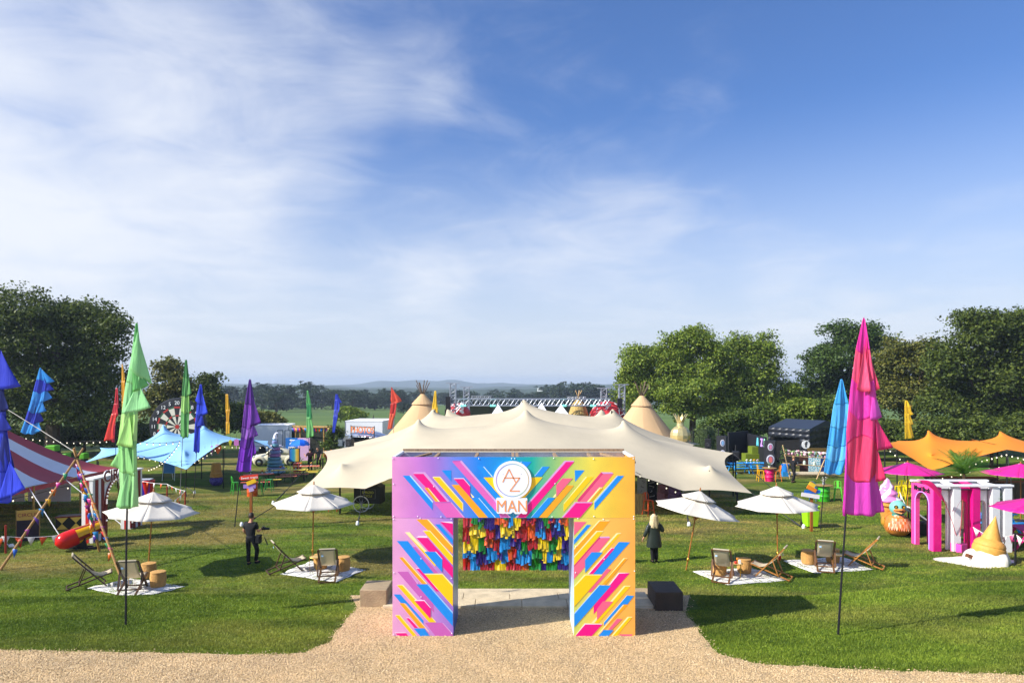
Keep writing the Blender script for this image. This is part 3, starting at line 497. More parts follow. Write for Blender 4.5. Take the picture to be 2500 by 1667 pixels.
# ------------------------------------------------------------------ stretch tents: membranes relaxed between their poles and anchors
def membrane(nu, nv, fixed, it=700, edge=14.0, soft=()):
    """force-density net: fixed = {(i, j): Vector}; free nodes settle under even tension, edges carry a cable"""
    nu, nv = nu//2, nv//2; soft = {(int(i/2+.5), int(j/2+.5)) for i, j in soft}; fixed = {(min(nu, int(i/2+.5)), min(nv, int(j/2+.5))): v for (i, j), v in fixed.items()}
    I = sorted({k for k in fixed}); pos = np.zeros((nv+1, nu+1, 3)); fx = np.zeros((nv+1, nu+1), bool)
    pts = np.array([[k[0]/nu, k[1]/nv] for k in I]); val = np.array([list(fixed[k]) for k in I])
    for j in range(nv+1):
        for i in range(nu+1):
            d = ((pts-[i/nu, j/nv])**2).sum(1)+1e-5; w = 1/d**1.5; pos[j, i] = (val*w[:, None]).sum(0)/w.sum()
    for (i, j), v in fixed.items(): pos[j, i] = list(v); fx[j, i] = True
    wu = np.ones((nv+1, nu)); wu[0] = edge; wu[-1] = edge; wv = np.ones((nv, nu+1)); wv[:, 0] = edge; wv[:, -1] = edge
    den = np.zeros((nv+1, nu+1)); den[:, :-1] += wu; den[:, 1:] += wu; den[:-1] += wv; den[1:] += wv
    for _ in range(it):
        acc = np.zeros_like(pos); acc[:, :-1] += wu[..., None]*pos[:, 1:]; acc[:, 1:] += wu[..., None]*pos[:, :-1]
        acc[:-1] += wv[..., None]*pos[1:]; acc[1:] += wv[..., None]*pos[:-1]
        new = acc/den[..., None]; new[fx] = pos[fx]; pos = pos+(new-pos)*1.0
    # refine: even upsampling, then a short relaxation that keeps the anchors exact
    K = 4; un, vn = nu*K, nv*K; gu = np.linspace(0, nu, un+1); gv = np.linspace(0, nv, vn+1); i0 = np.minimum(gu.astype(int), nu-1); j0 = np.minimum(gv.astype(int), nv-1); fu = (gu-i0)[None, :, None]; fv = (gv-j0)[:, None, None]
    a = pos[j0][:, i0]; b = pos[j0][:, i0+1]; c = pos[j0+1][:, i0]; d = pos[j0+1][:, i0+1]; fine = (a*(1-fu)+b*fu)*(1-fv)+(c*(1-fu)+d*fu)*fv
    keep = [(jj*K, ii*K, np.array(list(v))) for (ii, jj), v in fixed.items() if (ii, jj) not in soft]
    for k in range(22):
        p = fine; new = p.copy(); new[1:-1, 1:-1] = (p[1:-1, :-2]+p[1:-1, 2:]+p[:-2, 1:-1]+p[2:, 1:-1])/4
        for e in (0, -1): new[e, 1:-1] = p[e, 1:-1]*.5+(p[e, :-2]+p[e, 2:])*.25; new[1:-1, e] = p[1:-1, e]*.5+(p[:-2, e]+p[2:, e])*.25
        fine = new
        for jj, ii, v in keep: fine[jj, ii] = v
    return fine
def tent_mesh(name, pos, mat, parent, sub=1):
    nv, nu = pos.shape[0]-1, pos.shape[1]-1; me = mesh_np(name, pos.reshape(-1, 3)-np.array(list(parent.location)), [(j*(nu+1)+i, j*(nu+1)+i+1, (j+1)*(nu+1)+i+1, (j+1)*(nu+1)+i) for j in range(nv) for i in range(nu)])
    o = link_mesh(name, me, mat, parent, True); b = o.modifiers.new('sub', 'SUBSURF'); b.levels = b.render_levels = sub; b.boundary_smooth = 'PRESERVE_CORNERS'; return o
def pole(t, top, r=.045, mat=None, name='pole', lean=(0, 0)):
    top = Vector(top); b = Vector((top.x+lean[0], top.y+lean[1], 0)); b.z = ground_z(b.x, b.y); MB().tube([b, top-Vector((0, 0, .4))], r, 8).build(name, mat or BLACK, t, world=True)
PEG = M('eceef0', .4)
def guy(t, a, g, cap=True, r=.018):
    a, g = Vector(a), Vector(g); mid = a.lerp(g, .82)
    MB().tube([a, g], r, 6).build('guy_strap', ROPE, t, world=True); MB().tube([a.lerp(g, .78), a.lerp(g, .93)], r*1.9, 6).build('ratchet', DARK, t, world=True)
    if cap: MB().lathe([(.075, 0), (.08, .1), (.06, .17), (.03, .2)], 10, g-Vector((0, 0, .02))).build('peg_cover', PEG, t, smooth=True, world=True)
CREAM = M('cdc0a5', .75, .06, .7, .12, tr=.12, key='cream_canvas', bscale=1.6)
t = thing('stretch_tent', 'large cream stretch tent with three peaks directly behind the arch', 'tent', GX(1260, 38), group='cream stretch tents')
fx = {(0, 0): P(733, 1196, 33), (10, 0): P(891, 1193, 32.3), (30, 0): P(1245, 1122, 31.6), (50, 0): P(1668, 1198, 32.5), (60, 0): P(1836, 1204, 33),
      (5, 4): P(830, 1126, 33.8), (55, 4): P(1732, 1128, 33.8), (0, 24): P(788, 1102, 39.5), (60, 24): P(1790, 1106, 39.5),
      (15, 12): P(1023, 1011, 38.5), (31, 12): P(1282, 988, 38.5), (45, 12): P(1517, 1014, 38.5), (15, 24): P(1000, 1062, 45), (31, 24): P(1282, 1045, 45.5), (46, 24): P(1560, 1064, 45), (20, 0): P(1040, 1142, 32), (40, 0): P(1470, 1138, 32), (23, 12): P(1140, 1034, 38.5), (38, 12): P(1405, 1034, 38.5)}
tent_mesh('canopy', membrane(60, 24, fx, soft=((23, 12), (38, 12))), CREAM, t)
for k in ((5, 4), (55, 4), (15, 12), (31, 12), (45, 12), (30, 0), (20, 0), (40, 0)): pole(t, fx[k])
pole(t, fx[(0, 24)], .04); pole(t, fx[(60, 24)], .04)
guy(t, fx[(10, 0)], G(873, 1281)); guy(t, fx[(0, 0)], G(590, 1284)); guy(t, fx[(0, 24)], G(667, 1230)); guy(t, fx[(60, 0)], G(1962, 1289)); guy(t, fx[(60, 24)], G(1985, 1283)); guy(t, fx[(50, 0)], G(1682, 1283))
pole(t, P(1800, 1166, 37.5), .05)
t = thing('stretch_tent', 'cream stretch tent in the middle, its centre peak the tallest', 'tent', GX(1276, 48), group='cream stretch tents')
fx = {(0, 0): P(838, 1112, 47.2), (15, 0): P(1010, 1068, 46), (30, 0): P(1276, 1050, 46), (45, 0): P(1545, 1068, 46), (60, 0): P(1714, 1108, 49), (0, 20): P(845, 1085, 55), (60, 20): P(1708, 1084, 55),
      (16, 9): P(1060, 989, 50), (31, 9): P(1276, 966, 50), (45, 9): P(1493, 989, 50), (23, 9): P(1165, 1005, 50), (38, 9): P(1388, 1004, 50), (31, 20): P(1276, 1020, 55.5), (15, 20): P(1040, 1040, 55), (46, 20): P(1512, 1040, 55)}
tent_mesh('canopy', membrane(60, 20, fx, soft=((23, 9), (38, 9))), CREAM, t)
for k in ((16, 9), (31, 9), (45, 9), (60, 20), (0, 20), (15, 0), (45, 0)): pole(t, fx[k])
t = thing('stretch_tent', 'farthest cream stretch tent, only two small peak tips showing', 'tent', GX(1278, 58), group='cream stretch tents')
fx = {(0, 0): P(960, 1085, 56), (40, 0): P(1600, 1085, 56), (0, 14): P(960, 1070, 62), (40, 14): P(1600, 1070, 62), (10, 6): P(1087, 988, 58.5), (31, 6): P(1470, 988, 58.5), (20, 7): P(1278, 1000, 59), (20, 0): P(1278, 1045, 56), (20, 14): P(1278, 1030, 62)}
tent_mesh('canopy', membrane(40, 14, fx), CREAM, t)
for k in ((10, 6), (31, 6), (0, 14), (40, 14)): pole(t, fx[k])
# blue tent
BLUE_T = M('8cc0ea', .7, .04, .5, tr=.12, key='blue_canvas')
t = thing('stretch_tent', 'sky blue stretch tent on the left lawn, in front of the dartboard', 'tent', GX(430, 45))
fx = {(0, 0): P(200, 1131, 44), (8, 0): P(286, 1108, 42.5), (22, 0): P(455, 1146, 40), (32, 0): P(545, 1079, 42.5), (44, 0): P(672, 1098, 46), (0, 16): P(240, 1112, 49), (44, 16): P(655, 1076, 51), (5, 7): P(237, 1090, 46), (18, 9): P(398, 1026, 46.5), (28, 9): P(492, 1028, 47), (21, 2): P(450, 1100, 41.2), (22, 16): P(440, 1072, 52), (34, 16): P(590, 1072, 51), (38, 0): P(610, 1070, 45)}
tent_mesh('canopy', membrane(44, 16, fx), BLUE_T, t)
for k in ((8, 0), (5, 7), (18, 9), (28, 9), (32, 0), (44, 16), (0, 16), (38, 0)): pole(t, fx[k], .035)
tip = fx[(22, 0)]; MB().tube([tip, G(453, 1200)+Vector((0, 0, .3))], .03, 6).build('tie_rod', BLACK, t, world=True)
for px in (437, 455, 476): MB().tube([G(453, 1200)+Vector((0, 0, .35)), G(px, 1212 if px == 455 else 1203)], .02, 6).build('stand_leg', BLACK, t, world=True)
for px in (441, 475): MB().lathe([(.07, 0), (.075, .1), (.03, .2)], 8, G(px, 1205)).build('peg_cover', PEG, t, world=True)
# orange tent
OR_T = M('fb9526', .7, .04, .5, tr=.15, key='orange_canvas')
t = thing('stretch_tent', 'orange stretch tent at the right edge behind the pink parasols', 'tent', GX(2350, 40))
fx = {(0, 0): P(2160, 1080, 38.5), (10, 0): P(2275, 1150, 36), (22, 0): P(2458, 1097, 36), (34, 0): P(2620, 1130, 36), (0, 16): P(2190, 1076, 45), (34, 16): P(2640, 1090, 45), (10, 7): P(2262, 1041, 41), (23, 8): P(2435, 1045, 42), (9, 3): P(2272, 1112, 37), (17, 16): P(2370, 1078, 46), (25, 16): P(2500, 1078, 46)}
tent_mesh('canopy', membrane(34, 16, fx), OR_T, t)
for k in ((0, 0), (22, 0), (10, 7), (23, 8), (0, 16), (9, 3)): pole(t, fx[k], .04)
MB().tube([fx[(22, 0)], GX(2478, 34.5)], .02, 6).build('guy_strap', ROPE, t, world=True)
MB().tube([P(2372, 1072.5, 39.7), P(2437, 1086, 38.9), P(2500, 1103, 38.3)], .02, 4).build('seam_cord', M('8a5a20', .8), t, world=True)
# tipis
TAN = M('cfab7e', .8, .07, .5, tr=.08, key='tan_canvas')
def tipi(px, py, Y, r, label):
    a = P(px, py, Y); g = ground_z(a.x, a.y); t = thing('tipi', label, 'tipi', (a.x, a.y, g), group='tan tipis'); h = a.z-g; n = 10
    for k in range(n):
        a0, a1 = 2*PI*(k+.3)/n, 2*PI*(k+1.3)/n
        def fn(u, v):
            ang = a0+(a1-a0)*u; rr = .16+(r-.16)*(v**1.04); sag = 1-.03*math.sin(PI*u)*v; return Vector((rr*sag*math.cos(ang), rr*sag*math.sin(ang), h*(1-v)))
        MB().grid(fn, 4, 8).build('canvas_panel', TAN, t, smooth='all')
    cap = MB().lathe([(.17, h+.02), (.18+(r-.16)*.16, h*.86), (.19+(r-.16)*.17, h*.845)], n*2, ph=.6); cap.build('smoke_cap', TAN, t)
    for k in range(9):
        an = 2*PI*k/9+.2; MB().tube([(-.5*math.cos(an)*.6, -.5*math.sin(an)*.6, h-.8), (.62*math.cos(an), .62*math.sin(an), h+1.05+.25*math.sin(k*2.1))], .04, 5).build('lodge_pole', W('6b5744'), t)
    MB().tube([(r*.13*math.cos(2*PI*k/20), r*.13*math.sin(2*PI*k/20), h*.885) for k in range(21)], .025, 5).build('lacing_rope', W('5a4a3a'), t)
    return t
tipi(1032, 962, 62, 5.0, 'tan canvas tipi left of the cream tents'); tipi(1567, 966, 60, 4.7, 'tan canvas tipi right of the cream tents in front of the bright tree')
# ------------------------------------------------------------------ festival flags: tall pole with overlapping cloth tiers
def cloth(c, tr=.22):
    v = [int(c[k:k+2], 16) for k in (0, 2, 4)]; v = tuple(x+(255-x)*.10 for x in v)           # brightness added to the colour, as flag faces catch little sun
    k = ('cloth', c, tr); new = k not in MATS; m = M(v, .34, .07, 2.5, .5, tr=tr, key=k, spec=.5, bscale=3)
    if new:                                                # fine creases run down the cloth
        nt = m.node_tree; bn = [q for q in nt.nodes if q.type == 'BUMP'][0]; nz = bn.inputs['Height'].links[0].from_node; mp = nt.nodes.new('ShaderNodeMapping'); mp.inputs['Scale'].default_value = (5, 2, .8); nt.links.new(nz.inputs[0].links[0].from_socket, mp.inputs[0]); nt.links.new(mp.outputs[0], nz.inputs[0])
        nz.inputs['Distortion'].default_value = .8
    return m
FLAGS = 'tall festival flags on poles'
def flag(label, base, tip, tiers, bend=0, polec='1b1b20', Y=None, r=.022, seed=1):
    """base = photo point of the pole's foot, tip = photo point of its top; tiers = (colour, [LT, RT, RB, LB]) in photo pixels"""
    b = GX(base[0], Y) if Y else G(*base)
    Y0 = b.y; t = thing('festival_flag', label, 'flag', b, group=FLAGS); a = P(tip[0], tip[1], Y0); rr = random.Random(seed)
    n = 10; pts = [b.lerp(a, i/n)+Vector((bend*math.sin(PI*i/n), 0, 0)) for i in range(n+1)]
    MB().tube(pts, [r*(1-.6*i/n) for i in range(n+1)], 7).build('pole', M(polec, .5), t, world=True)
    s = Y0/F
    for k, (c, q) in enumerate(tiers):
        LT, RT, RB, LB = [P(x, y, Y0) for x, y in q]; ph = rr.uniform(0, 6); w = max((RB-LB).length, .15); amp = min(.05, .07*w); fr = rr.uniform(1.6, 2.6)
        def fn(u, v):
            p = LT.lerp(RT, u).lerp(LB.lerp(RB, u), v); fo = (.25+.75*u)*(.3+.7*v)
            d = amp*fo*(math.sin(ph+u*fr*PI*1.7+v*1.3)+.45*math.sin(ph*2+u*9+v*4)+.25*math.sin(u*17-v*6+ph)); droop = .03*w*math.sin(PI*u)*v+.012*w*math.sin(u*11+ph)*v*v
            sd = .05*w*math.sin(v*PI*1.5+ph)*u
            return p+Vector((sd, d-.012*k-.01, -droop))
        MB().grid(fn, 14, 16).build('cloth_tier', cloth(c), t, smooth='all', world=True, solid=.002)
    return t
flag('amber yellow flag above the blue tent', (548, 1140), (553, 960), [
    ('f0ae12', [(551, 962), (556, 962), (563, 1005), (551, 1008)]), ('e8a00c', [(552, 1000), (561, 1000), (560, 1035), (553, 1038)]), ('f2b51a', [(552, 1030), (560, 1030), (562, 1058), (552, 1060)])], seed=8)
flag('green flag near the white trailer', (755, 1110), (751, 951), [
    ('4fae52', [(749, 953), (753, 953), (760, 990), (748, 992)]), ('2c8f46', [(749, 985), (760, 985), (762, 1022), (749, 1025)]), ('74c466', [(749, 1018), (761, 1018), (767, 1064), (748, 1070)])], Y=56, seed=10)
flag('small royal blue flag near the silver trailer', (813, 1110), (821, 960), [
    ('1c2fc6', [(819, 962), (824, 962), (834, 982), (817, 985)]), ('2a3cd4', [(818, 975), (828, 975), (829, 1005), (815, 1008)]), ('5560d6', [(816, 1000), (827, 1000), (824, 1020), (814, 1022)]), ('1f35c4', [(814, 1015), (825, 1015), (818, 1056), (812, 1056)])], Y=58, seed=11)
flag('small orange red flag beside the left tipi', (955, 1110), (967, 960), [
    ('d92a1c', [(955, 945), (957, 945), (972, 975), (954, 980)]), ('ee4a2a', [(955, 950), (962, 952), (980, 978), (956, 990)]), ('c81f1a', [(954, 985), (968, 982), (966, 1015), (951, 1018)]), ('f05a34', [(952, 1010), (964, 1010), (958, 1046), (946, 1048)])], Y=57, seed=12)
flag('yellow pointed flag beside the left tipi', (1062, 1105), (1062, 953), [
    ('f5c518', [(1061, 954), (1064, 954), (1070, 1000), (1054, 1000)]), ('f0b90e', [(1055, 995), (1069, 995), (1071, 1045), (1052, 1045)])], Y=56, seed=13)
flag('red flag in front of the big dark tree', (281, 1190), (285, 945), [
    ('d8222c', [(283, 947), (287, 947), (291, 995), (278, 1000)]), ('e8303a', [(279, 985), (288, 985), (288, 1015), (272, 1020)]), ('f03426', [(273, 1010), (284, 1008), (281, 1072), (254, 1076)]), ('b8163a', [(277, 1035), (283, 1035), (280, 1080), (273, 1078)])], Y=43, seed=14)
flag('orange flag rising behind the lime green flag', (302, 1200), (298, 887), [
    ('f2ae1e', [(297, 889), (300, 889), (306, 935), (297, 938)]), ('eea012', [(297, 930), (306, 930), (308, 985), (298, 985)]), ('f4b62a', [(298, 980), (308, 980), (308, 1040), (299, 1042)])], Y=45, seed=15)
flag('yellow ragged flag behind the orange tent', (2208, 1120), (2211, 975), [
    ('f3cf1c', [(2209, 977), (2213, 977), (2228, 992), (2208, 1000)]), ('e9c012', [(2208, 990), (2222, 995), (2230, 1010), (2208, 1020)]), ('f0cb1e', [(2208, 1010), (2222, 1010), (2229, 1035), (2208, 1040)]), ('e3b90e', [(2208, 1030), (2224, 1030), (2230, 1068), (2208, 1072)])], Y=47, seed=18)

def plin(pts, y):
    if y <= pts[0][1]: return pts[0][0]
    for (xa, ya), (xb, yb) in zip(pts[:-1], pts[1:]):
        if ya <= y <= yb: return xa+(xb-xa)*(y-ya)/max(1e-6, yb-ya)
    return pts[-1][0]
def sail(label, base, tip, left, right, bands, flaps=(), bend=0, Y=None, polec='1b1b20', seed=1, r=.024):
    """one long cloth hung on the pole, sewn from bands of colour, with loose flaps; outlines in photo pixels"""
    b = GX(base[0], Y) if Y else G(*base); Y0 = b.y; t = thing('festival_flag', label, 'flag', b, group=FLAGS); a = P(tip[0], tip[1], Y0); rr = random.Random(seed); ph = rr.uniform(0, 6); f1, f2 = rr.uniform(1.2, 1.8), rr.uniform(3.0, 4.2)
    n = 10; pts = [b.lerp(a, i/n)+Vector((bend*math.sin(PI*i/n), 0, 0)) for i in range(n+1)]; MB().tube(pts, [r*(1-.6*i/n) for i in range(n+1)], 7).build('pole', M(polec, .5), t, world=True); s = Y0/F; ytop, ybot = left[0][1], left[-1][1]
    def surf(u, y, lift):
        xl, xr = plin(left, y), plin(right, y); w = (xr-xl)*s; v = (y-ytop)/(ybot-ytop); p = P(xl+(xr-xl)*u, y, Y0); uu = u+.10*v*math.sin(v*5+ph)
        d = (.25+.75*u)*min(.07, .10*w)*(math.sin(ph+uu*PI*2*f1+v*2.2)+.45*math.sin(2*ph+uu*PI*2*f2-v*3.5)+.2*math.sin(uu*31+v*9)); return p+Vector((0, d-lift-.02, 0))
    for k, (y0, y1, c, arc) in enumerate(bands):
        def fn(u, v): ya = y0-arc*math.sin(PI*u)*.5; yb = y1+arc*math.sin(PI*u)+(1.5*math.sin(u*13+k)); return surf(u, ya+(yb-ya)*v, .003*k+.006*v)
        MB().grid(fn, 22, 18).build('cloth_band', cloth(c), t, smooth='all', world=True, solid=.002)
    for k, (c, A, B, C) in enumerate(flaps):
        A, B, C = P(*A, Y0), P(*B, Y0), P(*C, Y0); q = rr.uniform(0, 6)
        def fn(u, v):
            p = A.lerp(C.lerp(B, u), v); d = .10*(A-B).length*math.sin(q+u*3.2+v*1.5)*u*v; return p+Vector((0, d-.05-.02*k*0-.04*v*(1-u), -.03*(A-B).length*math.sin(PI*u)*v))
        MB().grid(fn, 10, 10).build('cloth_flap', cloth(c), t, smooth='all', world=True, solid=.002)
    return t
sail('lime green layered flag in front of the circus arch', (307, 1525), (335, 787), [(332, 790), (322, 870), (306, 950), (298, 1012), (290, 1080), (293, 1140), (296, 1190), (287, 1234)], [(338, 790), (347, 860), (344, 930), (340, 1000), (337, 1090), (338, 1160), (338, 1232)],
    [(790, 832, '3f9a3a', 3), (826, 930, '8fdc84', 8), (915, 1008, '95de8c', 6), (998, 1078, 'b3e67c', 6), (1062, 1092, '7ccb68', 6), (1082, 1150, '8ed676', 4), (1138, 1236, 'a2e28e', 4)],
    [('8fdc84', (338, 810), (368, 937), (322, 900)), ('5cb650', (326, 885), (364, 940), (330, 957)), ('95de8c', (340, 935), (375, 994), (304, 1010)), ('a6e070', (318, 1005), (334, 1090), (290, 1085)), ('8ed676', (310, 1066), (274, 1134), (336, 1162)), ('8bd67c', (318, 1145), (290, 1236), (320, 1238))], bend=-.07, seed=3)
sail('magenta and crimson layered flag beside the duck', (2046, 1550), (2108, 780), [(2104, 782), (2088, 850), (2074, 950), (2064, 1050), (2060, 1150), (2053, 1252)], [(2111, 782), (2124, 870), (2134, 950), (2140, 1020), (2142, 1095), (2142, 1170), (2158, 1246)],
    [(782, 850, 'e41492', 14), (842, 922, 'f0406c', 22), (908, 1000, 'e0209a', 26), (985, 1086, 'e01e6a', -22), (1070, 1152, 'ec2a5c', 26), (1140, 1250, 'd42cae', 8)],
    [('ee2f62', (2112, 820), (2142, 948), (2114, 962)), ('f0406c', (2108, 840), (2118, 955), (2086, 950)), ('e03aba', (2128, 945), (2154, 1018), (2118, 1024)), ('d81560', (2134, 1015), (2175, 1091), (2136, 1098)), ('e21e56', (2136, 1085), (2156, 1167), (2132, 1174)), ('c81ba0', (2064, 1060), (2070, 1246), (2052, 1256))], bend=-.04, seed=9)
sail('bright sky blue flag left of the magenta flag', (2003, 1292), (2054, 925), [(2051, 927), (2034, 992), (2024, 1060), (2016, 1110), (2010, 1154)], [(2057, 927), (2070, 985), (2072, 1030), (2067, 1080), (2063, 1120), (2057, 1150)], [(927, 985, '2fa4ea', 4), (975, 1040, '4ab4f2', 8), (1028, 1085, '38a8ec', 8), (1072, 1120, '58bdf6', 8), (1108, 1154, '2f9fe6', 4)], bend=-.15, seed=4)
sail('purple layered flag behind the green bar stools', (573, 1286), (610, 925), [(608, 927), (598, 985), (590, 1060), (583, 1110), (577, 1146)], [(613, 927), (622, 985), (622, 1060), (618, 1110), (616, 1145)], [(927, 985, '4c1182', 3), (972, 1040, '7a2fae', 8), (1028, 1066, '8a4cb8', 6), (1055, 1090, '5a1296', 6), (1078, 1122, '6a12b2', 6), (1110, 1148, '7420bc', 4)], [('52148c', (618, 970), (640, 1031), (612, 1041)), ('7a2fae', (618, 1030), (631, 1062), (610, 1070)), ('6a12b2', (618, 1066), (628, 1106), (606, 1118))], seed=5)
sail('green flag in front of the dartboard', (440, 1203), (454, 877), [(452, 879), (446, 945), (442, 1000), (441, 1064)], [(457, 879), (463, 930), (464, 1000), (462, 1052)], [(879, 920, '2e7d32', 2), (912, 965, '4f9f48', 4), (955, 1005, 'a4dc6c', 4), (995, 1066, '5ba850', 3)], [('6dba58', (462, 925), (469, 960), (458, 967)), ('4c9a48', (462, 975), (469, 1001), (458, 1010))], polec='6f6f6f', seed=6)
sail('royal blue flag between the green and yellow flags', (473, 1215), (490, 937), [(488, 939), (482, 978), (480, 1000), (476, 1040), (473, 1100)], [(493, 939), (498, 985), (496, 1014), (491, 1042), (488, 1100)], [(939, 985, '1a2fd0', 3), (975, 1012, '2440e0', 4), (1002, 1042, '1526b8', 3), (1034, 1102, '1b30cc', 3)], [('2440e0', (495, 960), (511, 1008), (488, 1014)), ('1a2fd0', (488, 945), (476, 978), (492, 988)), ('1526b8', (494, 1005), (500, 1038), (482, 1042))], seed=7)
sail('azure flag with dark blue roundels in front of the big dark tree', (38, 1180), (99, 897), [(97, 899), (84, 945), (74, 985), (62, 1025), (52, 1054)], [(101, 899), (118, 935), (112, 970), (100, 1005), (94, 1050)], [(899, 925, '1f8fe0', 3), (918, 952, '1424b4', 8), (944, 976, '2a8ce0', 6), (968, 1002, '1f7fd2', 6), (994, 1028, '1220a8', 8), (1020, 1056, '2390e0', 4)], [('1f8fe0', (104, 902), (133, 931), (112, 936)), ('1424b4', (114, 925), (132, 951), (108, 956)), ('2a8ce0', (112, 948), (128, 971), (98, 984)), ('1f7fd2', (104, 975), (115, 1003), (88, 1010)), ('1220a8', (96, 1002), (107, 1027), (82, 1034)), ('2390e0', (92, 1024), (106, 1051), (74, 1057))], Y=40, bend=.2, seed=16)
sail('deep blue flag cut by the left edge of the picture', (-22, 1480), (-14, 820), [(-16, 826), (-18, 1000), (-16, 1225)], [(-8, 826), (12, 890), (10, 950), (14, 1000), (20, 1052), (34, 1140), (36, 1205)], [(826, 900, '16208f', 4), (890, 950, '1f2cc4', 4), (940, 1002, '0f1a70', 6), (994, 1052, '1a28b4', 6), (1044, 1145, '1b2ed0', 8), (1130, 1222, '2338e0', 6)], [('1f2cc4', (6, 855), (54, 943), (-6, 950)), ('0f1a70', (6, 945), (25, 999), (-6, 1004)), ('1a28b4', (8, 1005), (31, 1048), (0, 1053)), ('101c88', (14, 1050), (35, 1142), (-8, 1150)), ('2338e0', (28, 1125), (71, 1191), (0, 1222))], seed=17)
# ------------------------------------------------------------------ parasols, rugs, deckchairs, stools, little tables
OFFW = M('e4dccd', .8, .05, 3, .15, tr=.16, key='parasol_canvas', bscale=14); HONEY = W('a8682a', .45); BRASS = M('c79a3a', .3, metal=.8)
def make_parasol(label, base, rz, tilt):
    t = thing('parasol', label, 'parasol', base, 0, 'white parasols by the rugs'); t.rotation_euler = (0, tilt, 0)
    MB().tube([(0, 0, -.05), (0, 0, 2.55)], .022, 10).build('pole', HONEY, t, smooth=True); MB().tube([(0, 0, 1.02), (0, 0, 1.12)], .028, 10).build('pole_joint', BRASS, t, smooth=True); MB().lathe([(.03, .3), (.05, .34), (.05, .38), (.03, .42)], 10, (0, 0, 0)).build('ground_spike', BRASS, t)
    n = 8; R1, R2 = 1.46, .60
    def panels(Rr, r0, z0, z1, nm, sag, va):
        for k in range(n):
            a0, a1 = 2*PI*k/n+rz, 2*PI*(k+1)/n+rz
            def fn(u, v):
                c0 = Vector((math.cos(a0), math.sin(a0), 0)); c1 = Vector((math.cos(a1), math.sin(a1), 0)); d = c0.lerp(c1, u); rr = r0+(Rr-r0)*v
                sc = 1-.045*math.sin(PI*u)*v*v; z = z0+(z1-z0)*(v**.93)-sag*math.sin(PI*u)*math.sin(PI*v*.8)
                return d*rr*sc+Vector((0, 0, z))
            MB().grid(fn, 6, 6).build(nm, OFFW, t, smooth='all', solid=.004)
    panels(R1, .16, 2.52, 2.02, 'canopy_panel', .03, 0); panels(R2, .02, 2.70, 2.44, 'vent_panel', .012, 1)
    MB().lathe([(.02, 2.69), (.035, 2.72), (.02, 2.75), (.028, 2.78), (.012, 2.81), (.001, 2.83)], 10).build('finial', HONEY, t, smooth=True)
    MB().lathe([(.05, 2.3), (.06, 2.33), (.06, 2.38), (.04, 2.42)], 12).build('hub', HONEY, t); MB().lathe([(.05, 1.72), (.055, 1.74), (.05, 1.8)], 12).build('runner', HONEY, t)
    for k in range(n):
        a = 2*PI*k/n+rz; d = Vector((math.cos(a), math.sin(a), 0)); MB().beam(d*.05+Vector((0, 0, 2.44)), d*1.40+Vector((0, 0, 2.03)), .018, .022).build('rib', HONEY, t); MB().beam(d*.05+Vector((0, 0, 1.77)), d*.72+Vector((0, 0, 2.24)), .014, .018).build('strut', HONEY, t)
    return t
make_parasol('white two-tier parasol farthest left, below the lime green flag', G(361, 1400), .3, rad(4)); make_parasol('white two-tier parasol beside the photographer', G(763, 1368), .1, rad(1)); make_parasol('tilted white two-tier parasol beside the woman in the long coat', G(1675, 1391), .22, rad(10)); make_parasol('white two-tier parasol farthest right, by the rainbow signpost', G(1899, 1376), .0, rad(-1))
# rugs
def mat_rug():
    m = bpy.data.materials.new('rug'); m.use_nodes = True; nt = m.node_tree; N = nt.nodes; L = nt.links; b = N['Principled BSDF']; b.inputs['Roughness'].default_value = .9; uv = N.new('ShaderNodeUVMap'); sp = N.new('ShaderNodeSeparateXYZ'); L.new(uv.outputs[0], sp.inputs[0])
    def mt(op, a, bb, cl=False):
        n = N.new('ShaderNodeMath'); n.operation = op; n.use_clamp = cl
        for i, v in enumerate((a, bb)):
            if isinstance(v, float): n.inputs[i].default_value = v
            else: L.new(v, n.inputs[i])
        return n.outputs[0]
    no = N.new('ShaderNodeTexNoise'); no.inputs['Scale'].default_value = 40; L.new(uv.outputs[0], no.inputs[0]); br = mt('GREATER_THAN', no.outputs[0], .47)
    l1 = mt('LESS_THAN', mt('FRACT', mt('ADD', mt('MULTIPLY', sp.outputs[0], 6.0), .3), 0.0), .075); l2 = mt('LESS_THAN', mt('FRACT', mt('ADD', mt('MULTIPLY', sp.outputs[1], 5.0), .35), 0.0), .065); l2 = mt('MULTIPLY', l2, br)
    f = mt('MAXIMUM', l1, l2); mx = N.new('ShaderNodeMix'); mx.data_type = 'RGBA'; L.new(f, mx.inputs['Factor']); mx.inputs['A'].default_value = (.74, .72, .68, 1); mx.inputs['B'].default_value = (.05, .05, .07, 1); L.new(mx.outputs['Result'], b.inputs['Base Color']); return m
RUG = mat_rug()
def rug(label, q, seed):
    LT, TP, RT, BT = [G(*p) for p in q]; rr = random.Random(seed); ph = rr.uniform(0, 6)
    def fn(u, v):
        p = LT.lerp(TP, v).lerp(BT.lerp(RT, v), u); e = max(abs(u-.5), abs(v-.5))*2
        p = p+Vector((.02*math.sin(v*19+ph), .02*math.sin(u*17+ph), 0))*e; p.z = ground_z(p.x, p.y)+.022+.012*math.sin(u*9+ph)*math.sin(v*11)+.014*max(0, math.sin(u*6+v*5+ph)); return p
    mb = MB().grid(fn, 30, 24); o = mb.build('picnic_rug', RUG, None, smooth='all', solid=.012); tag(o, label, 'rug', 'white checked rugs on the lawn'); uvl = o.data.uv_layers.new(name='uv')
    for lp in o.data.loops: i = lp.vertex_index; uvl.data[lp.index].uv = ((i % 31)/30, (i//31)/24)
    return o
